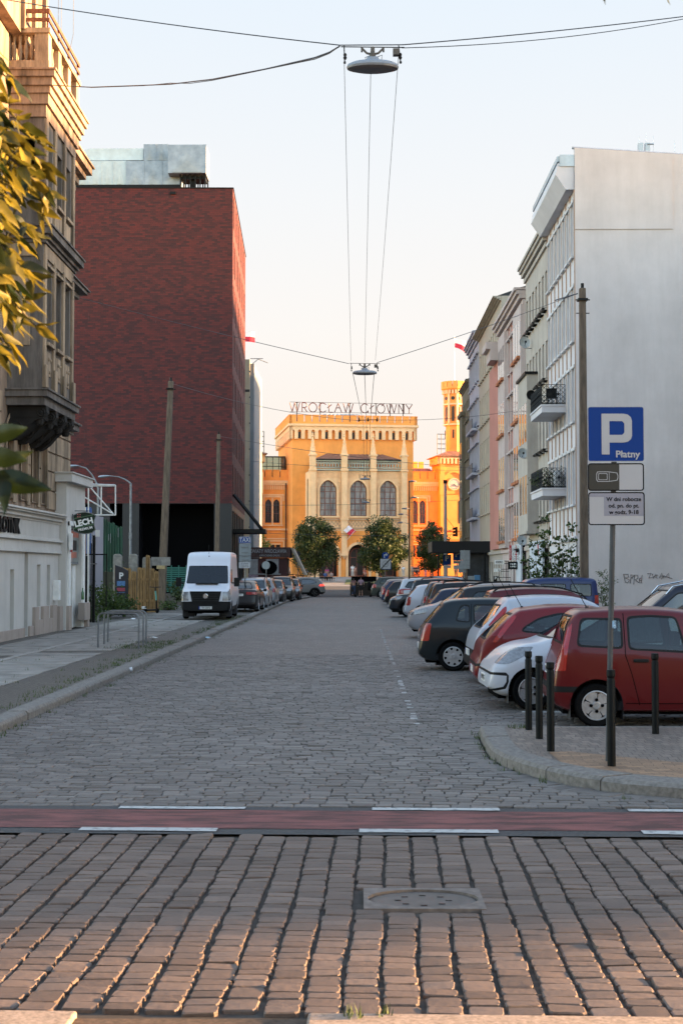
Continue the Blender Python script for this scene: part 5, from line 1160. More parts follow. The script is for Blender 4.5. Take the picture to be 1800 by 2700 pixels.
for (a, b), c in zip(bays, wspots):
    mb = MB(); mb.wall(arch(c - 1.95, c + 1.95, 0.0, 5.3, 1.85, 12), [arch(c - 1.55, c + 1.55, 0.0 + .01, 4.9, 1.5, 12)], fp, .12, c=.12); mb.build('door_surround', M['s_cream'], ST)
    mb = MB(); mb.wall(arch(c - 1.65, c + 1.65, 9.0, 15.1, 1.65, 12, True), [arch(c - 1.3, c + 1.3, 9.25, 14.75, 1.3, 12, True)], fp, .16, c=.16); mb.box(c - 1.8, c + 1.8, 9.0, 9.25, 0, .35, fp)
    sr = mb.build('window_surround', M['s_cream'], ST)
    mb = MB(); mb.box(a + .12, a + .22, 9.0, 16.1, 0, .1, fp); mb.box(b - .22, b - .12, 9.0, 16.1, 0, .1, fp); mb.box(a + .22, b - .22, 15.95, 16.08, 0, .1, fp); mb.box(a + .22, b - .22, 15.12, 15.22, 0, .08, fp)
    n = 12
    for i in range(n + 1): x = a + .25 + (b - a - .5) * i / n; mb.box(x - .05, x + .05, 15.22, 15.95, 0, .09, fp)
    for x in (c - 1.75, c + 1.75): mb.lathe([(.22, 0), (.2, .08), (.06, .1)], fp(x, 14.5, 0), (0, -1, 0), 8)
    mb.build('blind_tracery', M['s_cream'], sr)
    # lozenge frieze below window and pierced parapet above
    mb = MB(); mb.box(a, b, 7.3, 7.5, 0, .22, fp); mb.box(a, b, 8.65, 8.85, 0, .3, fp); n = 7
    for i in range(n):
        x = a + (b - a) * (i + .5) / n; q = (b - a) / n * .5
        mb.wall([(x - q, 8.08), (x, 7.55), (x + q, 8.08), (x, 8.6)], [[(x - q * .6, 8.08), (x, 7.76), (x + q * .6, 8.08), (x, 8.4)]], fp, .07, c=.07)
    mb.build('lozenge_frieze', plaster('frieze stone', (.5, .33, .2), .1), ST)
    mb = MB(); mb.box(a, b, 16.2, 16.4, 0, .35, fp); mb.box(a, b, 17.6, 17.78, 0, .3, fp); n = 9
    for i in range(n):
        x0 = a + (b - a) * i / n; x1 = a + (b - a) * (i + 1) / n; m_ = (x0 + x1) / 2; q = (x1 - x0) / 2
        mb.wall([(m_ + q * math.cos(t * PI / 6), 17.0 + .5 * math.sin(t * PI / 6)) for t in range(12)], [[(m_ + q * .55 * math.cos(t * PI / 6), 17.0 + .3 * math.sin(t * PI / 6)) for t in range(12)]], fp, .1, c=.2)
        mb.box(x0 - .04, x0 + .04, 16.4, 17.6, .12, .22, fp)
    mb.build('pierced_parapet', plaster('verdigris stone', (.40, .42, .33), .15), ST)
    mb = MB(); mb.box(a, b, 17.78, 17.95, -.1, .45, fp); mb.build('parapet_coping', M['black_metal'], ST)
for i, x in enumerate(xb):
    mb = MB(); w_ = .5
    zlow = 6.6 if i in (1, 2) else -.1
    mb.box(x - w_, x + w_, 6.6, 8.9, 0, .75, fp); mb.box(x - w_ * .95, x + w_ * .95, 8.9, 16.1, 0, .7, fp); mb.box(x - w_ * .8, x + w_ * .8, 9.1, 15.9, .7, .78, fp); mb.box(x - w_ * .62, x + w_ * .62, 9.6, 15.4, .78, .81, fp); mb.box(x - w_ * 1.15, x + w_ * 1.15, 16.1, 16.4, 0, .9, fp)
    mb.box(x - w_ * .9, x + w_ * .9, 16.4, 18.4, 0, .8, fp); mb.box(x - w_ * 1.2, x + w_ * 1.2, 18.4, 18.65, -.1, .95, fp); mb.box(x - w_ * .5, x + w_ * .5, 16.6, 18.2, .8, .84, fp)
    if i in (1, 2): mb.box(x - .42, x + .42, 3.6, 6.6, 0, .45, fp); mb.box(x - .3, x + .3, 4.0, 6.4, .45, .5, fp); mb.box(x - .55, x + .55, 3.2, 3.6, 0, .7, fp); mb.lathe([(.0, -.6), (.2, -.3), (.4, 0)], fp(x, 3.2, .35), (0, 0, 1), 8); mb.box(x - .62, x + .62, 8.6, 9.0, 0, .85, fp)
    else: mb.box(x - .55, x + .75 * (1 if i == 3 else .73), 0, 6.6, 0, .7, fp); mb.box(x - .7, x + .9, 0, 3.4, 0, 1.1, fp)
    b_ = mb.build('buttress', M['s_cream'], ST)
    mb = MB(); c_ = fp(x, 0, .4); 
    mb.lathe([(.52, 18.65), (.46, 18.8), (.3, 19.7), (.17, 20.7), (.1, 21.3)], (c_.x, c_.y, 0), (0, 0, 1), 8)
    mb.lathe([(.09, 21.25), (.22, 21.35), (.24, 21.45), (.1, 21.55), (.16, 21.7), (.05, 21.85), (.03, 22.1)], (c_.x, c_.y, 0), (0, 0, 1), 8)
    for z in (19.1, 19.6, 20.1, 20.6): r_ = .58 - .16 * (z - 18.65) ; [mb.box(c_.x + r_ * sx_ * .62 - .05, c_.x + r_ * sx_ * .62 + .05, c_.y + r_ * sy_ * .62 - .05, c_.y + r_ * sy_ * .62 + .05, z, z + .16) for sx_ in (-1, 1) for sy_ in (-1, 1)]
    mb.build('pinnacle', M['s_cream'], b_)
mb = MB(); mb.add([(-7, PF + .3, 17.9), (7, PF + .3, 17.9), (4.5, -1.2, 19.1), (-4.5, -1.2, 19.1), (-7, 0, 17.9), (7, 0, 17.9)], [(0, 1, 2, 3), (1, 5, 2), (0, 3, 4), (3, 2, 5, 4)])
for i in range(15): x = -6.3 + i * .9; mb.tube([(x, PF + .35, 17.98), (x * .68, -1.25, 19.15)], .04, 4)
mb.build('portal_roof', M['s_copper'], ST)
mb = MB(); fpole = fp(-.3 - 1.65, 5.6, .7); mb.tube([fpole, fpole + V((1.1, -1.3, 1.5))], .035, 5); mb.build('flag_staff', M['white_paint'], ST)
def flag(label, o, w_, h_, parent=None, droop=0):
    t = thing('flag', label, 'flag', o); rr = random.Random(int(o[0] * 7) & 255)
    for k, (nm, c) in enumerate((('white_half', (.75, .7, .72)), ('red_half', (.55, .02, .05)))):
        mb = MB(); n = 12
        for i in range(n + 1):
            s_ = i / n
            for j in range(5):
                q = (k * 4 + j) / 8; mb.v.append((w_ * s_, .14 * math.sin(s_ * 7 + q) * s_, h_ * (1 - q) - droop * s_ * s_ * (.5 + q * .5) - .08 * s_ * math.sin(5 * s_)))
        for i in range(n):
            for j in range(4): a_ = i * 5 + j; mb.f.append((a_, a_ + 1, a_ + 6, a_ + 5)); mb.m.append(0)
        mb.build(nm, plain('flag ' + nm, c, .8, 0, .05), t, smooth=70, fixn=False)
    return t
# wings
def wing(s, w_, yb, L_, name):
    """s=+1 right, -1 left; set back by yb"""
    x0, x1 = (HW, HW + L_) if s > 0 else (-HW - L_, -HW); f_ = LF(0, yb); zt_ = 14.9; W_ = []
    up = [x0 + 1.1 + k * 5.4 for k in range(int(L_ / 5.4))] if s > 0 else [x1 - 3.6 - k * 5.4 for k in range(int(L_ / 5.4))]
    hol = []
    for a in up:
        hol += [arch(a, a + 1.05, 8.6, 12.4, .6, 8, True), arch(a + 1.3, a + 2.35, 8.6, 12.4, .6, 8, True)]
        hol += [rect(a - .1, a + .65, 3.2, 5.1), rect(a + .85, a + 1.55, 3.2, 5.1), rect(a + 1.75, a + 2.45, 3.2, 5.1)]
    mb = MB(); mb.wall(rect(x0, x1, 0, zt_), hol, f_, .3); xe = x1 if s > 0 else x0; mb.quad((xe, yb, 0), (xe, yb + 12, 0), (xe, yb + 12, zt_), (xe, yb, zt_)); mb.quad((x0, yb, zt_ - .3), (x1, yb, zt_ - .3), (x1, yb + 12, zt_ - .3), (x0, yb + 12, zt_ - .3)); w0 = mb.build('wing_wall', M['s_orange'], ST)
    ww = window_mesh('w', 1.05, 3.8, (M['s_frame'], M['pane']), 2, 3, .09, head=lambda a, b, c, d: arch(a, b, c, d, .6 * (b - a) / 1.05, 8, True), trans=[1.5]); w2 = window_mesh('w', .72, 1.9, (M['s_frame'], M['pane']), 1, 2, .08)
    for a in up:
        put_window(w0, f_, a, 8.6, .26, ww); put_window(w0, f_, a + 1.3, 8.6, .26, ww)
        for d_ in (-.1, .85, 1.75): put_window(w0, f_, a + d_, 3.2, .26, w2)
        mb = MB(); mb.box(a - .35, a - .1, 8.3, 12.9, 0, .12, f_); mb.box(a + 2.45, a + 2.7, 8.3, 12.9, 0, .12, f_); mb.box(a - .35, a + 2.7, 12.7, 12.95, .0, .16, f_); mb.box(a - .7, a + 3.05, 13.0, 13.2, 0, .2, f_); mb.box(a - .7, a - .5, 12.1, 13.0, 0, .2, f_); mb.box(a + 2.85, a + 3.05, 12.1, 13.0, 0, .2, f_); mb.box(a - .5, a + 2.85, 8.1, 8.3, 0, .25, f_)
        mb.box(a + 1.05, a + 1.3, 8.3, 12.6, 0, .08, f_); mb.build('window_hood', M['s_cream'], w0); mb = MB(); mb.box(a - .8, a + 3.1, 5.6, 5.8, 0, .2, f_); mb.box(a - .8, a - .6, 4.6, 5.6, 0, .2, f_); mb.box(a + 2.9, a + 3.1, 4.6, 5.6, 0, .2, f_); mb.box(a - .2, a + 2.55, 5.1, 5.3, 0, .12, f_); mb.build('window_hood', M['s_cream'], w0)
    mb = MB(); mb.box(x0, x1, 7.4, 7.7, 0, .25, f_); mb.box(x0, x1, 5.95, 6.15, 0, .15, f_) ; mb.box(x0, x1, 15.0, 15.4, 0, .35, f_); mb.build('string_course', M['s_cream'], w0)
    mb = MB(); n = int(L_ / .34)
    for i in range(n): a = x0 + L_ * i / n; mb.box(a, a + .17, 13.95, 14.95, 0, .16, f_)
    mb.box(x0, x1, 14.7, 15.0, .0, .24, f_); mb.build('dentil_band', M['s_cream'], w0)
    battlement('battlement', f_, x0, x1, 15.9, 1.15, parent=w0, step=1.2, gap=.14, c=.3)
    mb = MB(); mb.add([(x0, yb + 1, 15.6), (x1, yb + 1, 15.6), (x1 - 1, yb + 5, 18), (x0 + 1, yb + 5, 18), (x0, yb + 11, 15.6), (x1, yb + 11, 15.6)], [(0, 1, 2, 3), (1, 5, 2), (0, 3, 4), (3, 2, 5, 4)]); mb.build('wing_roof', M['s_roof'] if s < 0 else M['s_copper'], w0)
    return w0
wing(1, 0, 7.0, 6.2, 'r'); wing(-1, 0, 7.0, 7.4, 'l')
mb = MB(); mb.box(-HW - 7.2, -HW - .2, 9, 14, 16, 19.4); mb.build('glass_lantern', glass('lantern glass', (.05, .06, .06)), ST)
mb = MB()
for i in range(8): mb.box(-HW - 7.25 + i, -HW - 7.15 + i, 8.95, 9.0, 16, 19.5)
mb.box(-HW - 7.3, -HW - .2, 8.9, 9, 19.3, 19.5); mb.box(-HW - 7.3, -HW - .2, 8.9, 9, 17.8, 17.9); mb.build('lantern_frame', M['s_dark'], ST)
mb = MB(); mb.tube([(-HW - .3, 6.7, 0), (-HW - .3, 6.7, 15)], .09, 6); mb.build('rain_pipe', M['wood_dark'], ST)
# towers: square clock base with corbelled eaves, slim octagonal shaft with crown
def tower(cx_, cy_, clock, mirror=1):
    mb = MB(); B_ = 3.2; zt_ = 19.6; f_ = LF(cx_, cy_ - B_)
    mb.wall(rect(-B_, B_, 0, zt_), [], f_); mb.wall(rect(-B_, B_, 0, zt_), [], Fr((cx_ - B_, cy_, 0), (0, -1, 0), (-1, 0, 0))); mb.wall(rect(-B_, B_, 0, zt_), [], Fr((cx_ + B_, cy_, 0), (0, 1, 0), (1, 0, 0))); mb.wall(rect(-B_, B_, 0, zt_), [], Fr((cx_, cy_ + B_, 0), (-1, 0, 0), (0, 1, 0))); t = mb.build('tower', M['s_orange'], ST)
    mb = MB(); 
    for s_ in (-1, 1): mb.box(s_ * (B_ - .35) - .35, s_ * (B_ - .35) + .35, 0, 18.2, 0, .22, f_); mb.box(s_ * (B_ - .35) - .45, s_ * (B_ - .35) + .45, 13.2, 16.6, .0, .34, f_)
    mb.box(-B_, B_, 7.4, 7.7, 0, .3, f_); mb.box(-B_, B_, 5.95, 6.15, 0, .15, f_); mb.build('corner_pilaster', M['s_orange'] if mirror > 0 else M['s_cream'], t)
    for fr_ in (f_, Fr((cx_ - B_, cy_, 0), (0, -1, 0), (-1, 0, 0)), Fr((cx_ + B_, cy_, 0), (0, 1, 0), (1, 0, 0))): frieze('corbel_frieze', fr_, -B_, B_, 18.3, 19.5, .62, t, .4, False)
    mb = MB(); e = B_ + .75; mb.add([(cx_ - e, cy_ - e, 19.6), (cx_ + e, cy_ - e, 19.6), (cx_ + e, cy_ + e, 19.6), (cx_ - e, cy_ + e, 19.6), (cx_ - 1.6, cy_ - 1.6, 20.5), (cx_ + 1.6, cy_ - 1.6, 20.5), (cx_ + 1.6, cy_ + 1.6, 20.5), (cx_ - 1.6, cy_ + 1.6, 20.5)], [(0, 1, 5, 4), (1, 2, 6, 5), (2, 3, 7, 6), (3, 0, 4, 7), (0, 3, 2, 1), (4, 5, 6, 7)]); mb.box(cx_ - e, cx_ + e, cy_ - e, cy_ + e, 19.5, 19.62); mb.build('eaves_roof', M['s_copper'], t)
    r = 1.75; S_ = lambda z: 20.4 + (z - 20.4) * .61
    mb = MB(); mb.lathe([(a, S_(b)) for a, b in ((r * .95, 20.4), (r * .9, 20.9), (r * .86, 21.2), (r * .86, 27.6), (r * .95, 27.8), (r * .95, 28.2), (r * .9, 28.3), (r * .9, 33.4), (r * 1.0, 33.6), (r * 1.0, 37.0))], (cx_, cy_, 0), (0, 0, 1), 8); sh = mb.build('shaft', M['s_orange'], t)
    mb = MB()
    for k in range(8):
        a_ = PI / 8 + k * PI / 4; d_ = V((math.cos(a_), math.sin(a_), 0)); q = Fr((cx_ + d_.x * r * .9, cy_ + d_.y * r * .9, 0), (-d_.y, d_.x, 0), d_)
        for s_ in (-1, 1): mb.box(s_ * .62 - .1, s_ * .62 + .1, S_(28.3), S_(37), -.1, .2, q)
        mb.box(-.7, .7, S_(33.2), S_(33.6), 0, .22, q); mb.box(-.8, .8, S_(27.7), S_(28.1), 0, .2, q)
        for s_ in (-.5, 0, .5): mb.box(s_ - .13, s_ + .13, S_(36.2), S_(37.2), 0, .42, q)
    mb.build('shaft_rib', M['s_cream'] if mirror > 0 else M['s_orange'], sh)
    for k in range(8):
        mb = MB(); a_ = PI / 8 + k * PI / 4; d_ = V((math.cos(a_), math.sin(a_), 0)); q = Fr((cx_ + d_.x * r * .93, cy_ + d_.y * r * .93, 0), (-d_.y, d_.x, 0), d_)
        mb.prism(arch(-.2, .2, S_(28.8), S_(32.8), .2, 6), -.02, .03, q); mb.prism([(.3 * math.cos(t_ * PI / 6), S_(35.0) + .3 * math.sin(t_ * PI / 6)) for t_ in range(12)], .02, .12, q); 
        if k % 2: mb.prism(arch(-.13, .13, S_(24.2), S_(26.5), .13, 6), -.1, .0, q)
        mb.build('slit_window', M['s_dark'], sh)
    mb = MB(); n = 16; ro, ri = r * 1.28, r * 1.05
    mb.lathe([(r * 1.0, S_(37.0)), (ro, S_(37.6)), (ro, 31.15), (ri, 31.15)], (cx_, cy_, 0), (0, 0, 1), 16)
    for k in range(n):
        a0, a1 = 2 * PI * (k + .08) / n, 2 * PI * (k + .92) / n; p_ = [(ro * math.cos(a0), ro * math.sin(a0)), (ro * math.cos(a1), ro * math.sin(a1)), (ri * math.cos(a1), ri * math.sin(a1)), (ri * math.cos(a0), ri * math.sin(a0))]
        mb.prism(p_, 31.1, 32.1, lambda a, b, c: V((cx_ + a, cy_ + b, c)))
    mb.build('crown', M['s_orange'], t)
    if clock:
        z = 15.0; mb = MB(); mb.lathe([(1.02, 0), (1.02, .1), (.86, .1), (.86, .05)], f_(-.9, z, 0), (0, -1, 0), 28); ck = mb.build('clock', M['s_cream'], t)
        mb = MB(); mb.lathe([(.84, .05), (.84, .07)], f_(-.9, z, 0), (0, -1, 0), 28); mb.build('dial', plain('cream dial', (.62, .5, .4), .5, 0, 0), ck)
        mb = MB(); q = Fr(f_(-.9, z, .075), (1, 0, 0), (0, -1, 0))
        for k in range(12): a_ = k * PI / 6; mb.tube([q(.68 * math.sin(a_), .68 * math.cos(a_)), q(.8 * math.sin(a_), .8 * math.cos(a_))], .025, 4)
        mb.tube([q(0, 0, .02), q(.5, -.42, .02)], .03, 4); mb.tube([q(0, 0, .02), q(-.1, -.38, .02)], .04, 4); mb.build('clock_hands', M['s_dark'], ck)
        mb = MB(); mb.wall(arch(-2.5, .7, 13.4, 17.2, 1.6, 12), [arch(-2.2, .4, 13.4, 16.9, 1.3, 12)], f_, .15, c=.15); mb.build('clock_niche', M['s_orange'], t)
        mb = MB(); mb.prism(arch(-.2, .2, 8.6, 12.3, .2, 6), -.1, .02, f_); mb.build('slit_window', M['s_dark'], t)
    # roof rail cage
    mb = MB(); s_ = -mirror
    for x in (-.7, 0, .7): mb.tube([(cx_ + s_ * 2.8 + x, cy_ - 2.5, 19.9), (cx_ + s_ * 2.8 + x, cy_ - 2.5, 23.2)], .05, 4)
    for z in (20.8, 21.6, 22.4, 23.2): mb.tube([(cx_ + s_ * 2.8 - .7, cy_ - 2.5, z), (cx_ + s_ * 2.8 + .7, cy_ - 2.5, z)], .05, 4)
    mb.build('rail_cage', M['s_dark'], t)
    mb = MB(); mb.tube([(cx_, cy_, 31), (cx_, cy_, 39.8)], .06, 6); mb.build('flagpole', M['white_paint'], t)
    return t
XT = 18.3
tower(XT, 8.6, True, 1); tower(-17.0, 8.6, False, -1)
def Sw(x, y, z): return ST.location + Matrix.Rotation(th, 3, 'Z') @ V((x, y, z))
p = Sw(XT, 8.6, 37.9); flag('white and red flag flying on the right station tower', p, 1.9, 1.5, droop=1.1)
p = Sw(-17.0, 8.6, 38.1); f_ = flag('white and red flag peeping out beyond the brick building edge', p, 2.2, 1.6, droop=.3)
fq = Sw(*(fp(-.3 - 1.65, 5.6, .7) + V((.4, -.5, .6)))); fq2 = flag('small white and red flag on a slanting staff over the station doors', fq, 1.1, 1.3, droop=.4); fq2.rotation_euler = (0, R(-50), 0)
# turret behind right wing
mb = MB(); mb.box(11, 15, 18, 22, 0, 18.6)
for i in range(4): mb.box(11 + i * 1.05, 11 + i * 1.05 + .85, 18, 18.3, 18.6, 19.6)
mb.box(10.6, 13, 17.6, 18, 16.2, 17.2); mb.build('rear_turret', M['s_orange'], ST)

# rooftop lettering, thin strokes like neon
RS = thing('rooftop_sign', 'thin red rooftop letters WROCŁAW GŁÓWNY on posts above the station battlements', 'rooftop sign', Sw(0, 1.6, 25.0), th)
def circ(cx_, cy_, r, a0, a1, n=14): return [(cx_ + r * math.cos(R(a0 + (a1 - a0) * i / n)), cy_ + r * math.sin(R(a0 + (a1 - a0) * i / n))) for i in range(n + 1)]
GL = {'W': (1.25, [[(0, 1), (.32, 0), (.62, 1), (.93, 0), (1.25, 1)]]), 'R': (.72, [[(.1, 0), (.1, 1), (.42, 1)] + circ(.42, .74, .26, 90, -90, 8) + [(.1, .48)], [(.35, .48), (.7, 0)]]),
      'O': (1.05, [circ(.52, .5, .5, 0, 360, 20)]), 'C': (.92, [circ(.52, .5, .5, 40, 320, 16)]), 'Ł': (.66, [[(.15, 1), (.15, 0), (.66, 0)], [(-.03, .48), (.5, .85)]]), 'A': (.9, [[(0, 0), (.45, 1), (.9, 0)], [(.2, .5), (.7, .5)]]),
      'G': (.98, [circ(.52, .5, .5, 40, 330, 16), [(.93, .25), (.93, .0)], [(.93, .25), (.8, .12)]]), 'Ó': (1.05, [circ(.52, .5, .5, 0, 360, 20), [(.62, .78), (.95, 1.08)]]), 'N': (.8, [[(.08, 0), (.08, 1), (.75, 0), (.75, 1)]]), 'Y': (.8, [[(0, 1), (.4, .5), (.8, 1)], [(.4, .5), (.4, 0)]]), ' ': (.55, [])}
seq = 'WROCŁAW GŁÓWNY'; gap_ = .2; tot = sum(GL[c][0] for c in seq) + gap_ * (len(seq) - 1); Lh = 1.45; SX = 19.6 / (tot * Lh); x = -9.85; M['neon'] = plain('red sign tube', (.10, .022, .02), .5, 0, .1, 3)
for ch in seq:
    w_, st_ = GL[ch]
    if st_:
        mb = MB()
        for s_ in st_:
            q_ = [(x + px_ * Lh * SX, 0, .95 + py_ * Lh) for px_, py_ in s_]
            for a_, b_ in zip(q_, q_[1:]): mb.tube([a_, b_], .075, 5)
        mb.build('letter', M['neon'], RS)
    x += (w_ + gap_) * Lh * SX
mb = MB()
for z in (.95, 2.5): mb.tube([(-9.8, .12, z), (9.8, .12, z)], .03, 4)
for x in (-8.7, -5.0, -.3, 3.9, 6.2, 8.3): mb.box(x - .06, x + .06, .1, .2, -1.5, 2.5); mb.box(x - .25, x + .25, .1, .2, 2.4, 2.5)
mb.build('post_frame', M['wood_dark'], RS)

# far house blocks to the sides so that the square is closed
t = thing('far_house', 'distant house beyond the station plaza on the left, mostly hidden', 'building', (-75, 160, 0)); mb = MB(); mb.box(0, 38, 0, 20, -1, 17); mb.build('wall', M['r_sand'], t)
# ------------------------------------------------------------------ parking sign on its pole
a = at(1613, 2011, 13.95)
PS = thing('parking_sign', 'tall steel pole with blue paid-parking sign P Płatny and two plates under it', 'sign', (a.x, 14.2, .11))
Yp = 14.2; lp = lambda px, py: at(px, py, Yp) - PS.location
mb = MB(); tp = lp(1620, 1080); mb.tube([(0, 0, -.1), (tp.x, 0, tp.z)], .028, 12); mb.build('pole', plain('dull grey post', (.06, .065, .07), .6, .1, .2, 8, spec=.25), PS, smooth=True)
M['sign_blue'] = plain('sign blue', (.002, .034, .19), .5, 0, .04, 1.5, spec=.2)
M['sign_white'] = plain('sign white', (.36, .37, .39), .45, 0, .05, 1)
def plate(name, x0, x1, y0, y1, mat, rim, yo=-.04, r=.03, rimw=.012, parent=PS):
    A_, B_ = lp(x0, y1), lp(x1, y0); f_ = Fr((0, yo, 0)); mb = MB(); mb.prism(rrect(A_.x, B_.x, A_.z, B_.z, r), -.006, 0, f_); o = mb.build(name, mat, parent)
    mb = MB(); mb.wall(rrect(A_.x, B_.x, A_.z, B_.z, r), [rrect(A_.x + rimw, B_.x - rimw, A_.z + rimw, B_.z - rimw, r * .7)], f_, .001, c=.002); mb.build('rim', rim, o); 
    mb = MB(); mb.prism(rrect(A_.x + .002, B_.x - .002, A_.z + .002, B_.z - .002, r), -.02, -.007, f_); mb.build('back', M['grey_metal'], o)
    return o, f_, A_, B_
o, f_, A_, B_ = plate('blue_plate', 1547, 1694, 1073, 1218, M['sign_blue'], M['sign_white'], rimw=.006)
cxx = (A_.x + B_.x) / 2; W_ = B_.x - A_.x; H_ = B_.z - A_.z
# the P drawn as a shape
u = lambda q: A_.x + W_ * q; v_ = lambda q: A_.z + H_ * q
x0, x1, xi, xr = u(.245), u(.785), u(.385), u(.65); yb, yt = v_(.13), v_(.87)
outp = [(x0, yb), (xi, yb), (xi, v_(.345)), (u(.64), v_(.345))] + [(u(.64) + (x1 - u(.64)) * math.sin(t), v_(.345) + (v_(.47) - v_(.345)) * (1 - math.cos(t))) for t in (R(30), R(60), R(90))] + [(u(.64) + (x1 - u(.64)) * math.cos(t), v_(.74) + (yt - v_(.74)) * math.sin(t)) for t in (0, R(30), R(60), R(90))] + [(x0, yt)]
inp = [(xi, v_(.485)), (u(.61), v_(.485)), (xr, v_(.53)), (xr, v_(.69)), (u(.61), v_(.735)), (xi, v_(.735))]
mb = MB(); mb.wall(outp, [inp], f_, .001, c=.003); mb.build('letter_p', M['sign_white'], o)
text('lettering', 'Płatny', .098, f_, u(.705), v_(.13), .003, M['sign_white'], o, .001, thick=.0022, xs=1.05)
o, f_, A_, B_ = plate('car_plate', 1547, 1694, 1222, 1295, M['sign_white'], M['black_metal'])
W_ = B_.x - A_.x; H_ = B_.z - A_.z; mb = MB(); mb.prism(rrect(A_.x + .008, A_.x + W_ * .56, A_.z + .008, B_.z - .008, .01), 0, .002, f_); mb.build('dark_field', plain('sign dark olive', (.025, .025, .02), .5, 0, .05), o)
mb = MB(); cx0, cx1, cz0, cz1 = A_.x + W_ * .15, A_.x + W_ * .54, A_.z + H_ * .33, A_.z + H_ * .70; car_o = [(cx0, cz0 + .02), (cx0 + .012, cz0), (cx0 + .13, cz0 + .0), (cx1 - .01, cz0 + .012), (cx1, cz0 + .04), (cx1, cz1 - .04), (cx1 - .01, cz1 - .012), (cx0 + .13, cz1), (cx0 + .012, cz1), (cx0, cz1 - .02)]
k_ = .007; cxm, czm = (cx0 + cx1) / 2, (cz0 + cz1) / 2; car_i = [(cxm + (a - cxm) * (1 - k_ / (cx1 - cxm)), czm + (b - czm) * (1 - k_ / (cz1 - czm))) for a, b in car_o]
mb.wall(car_o, [car_i], f_, .001, c=.004)
q1 = rrect(cx0 + .02, cx0 + .115, cz0 + .018, cz1 - .018, .01); q2 = rrect(cx0 + .026, cx0 + .109, cz0 + .024, cz1 - .024, .008); mb.wall(q1, [q2], f_, .001, c=.004); mb.box(cx0 + .13, cx0 + .135, cz0 + .01, cz1 - .01, .003, .004, f_); mb.build('car_drawing', M['sign_white'], o)
o, f_, A_, B_ = plate('hours_plate', 1548, 1696, 1298, 1385, M['sign_white'], M['black_metal'])
W_ = B_.x - A_.x; H_ = B_.z - A_.z
mb = MB(); mb.prism(rrect(A_.x + .008, B_.x - .008, B_.z - .05, B_.z - .008, .008), 0, .0012, f_); mb.prism(rect(A_.x + W_ * .28, B_.x - .008, A_.z + H_ * .28, B_.z - .05), 0, .0012, f_); mb.build('grey_patch', plain('faded grey', (.23, .235, .28), .5, 0, .03), o)
for i, s_ in enumerate(('W dni robocze', 'od. pn. do pt.', 'w godz. 9-18')): text('lettering', s_, .058, f_, A_.x + W_ * .63, B_.z - .075 - i * .067, .003, M['black_metal'], o, .0005, thick=.0012, xs=1.0)
mb = MB(); s_ = lp(1615, 1646); mb.tube([(s_.x, 0, s_.z - .04), (s_.x + .001, 0, s_.z + .04)], .0292, 12); mb.build('sticker', plain('blue sticker small', (.2, .35, .5), .5, 0, .8, 60), PS)

# bollards
def bollard(px, py, Y, label, first=[None]):
    p = at(px, py, Y); p.z = .11
    if first[0] is None:
        b = thing('bollard', label, 'bollard', p, 0, 'dark cylinder bollards on the corner pavement')
        mb = MB(); mb.lathe([(.042, -.1), (.042, .855), (.038, .865), (.035, .875), (.035, .885), (.041, .893)], (0, 0, 0), (0, 0, 1), 20); mb.build('shaft', plain('dark bollard enamel', (.0035, .0048, .0055), .55, 0, .25, 6, spec=.12), b, smooth=True)
        mb = MB(); mb.lathe([(.037, .893), (.044, .9), (.044, .955), (.04, .963), (.01, .966)], (0, 0, 0), (0, 0, 1), 20); mb.build('cap', plain('dark bollard enamel', (.012, .016, .017)), b, smooth=True); first[0] = b; return b
    return dup(first[0], p, 0, label)
for (px, py, Y, l) in ((1393, 1916, 17.0, 'leftmost and farthest dark bollard by the road edge'), (1421, 1941, 16.1, 'second dark bollard from the left'), (1451, 1975, 15.0, 'third dark bollard, before the red car tail'), (1611, 2011, 13.85, 'nearest dark bollard standing before the parking sign pole'), (1727, 1929, 16.6, 'rightmost dark bollard before the red car door')): bollard(px, py, Y, l)

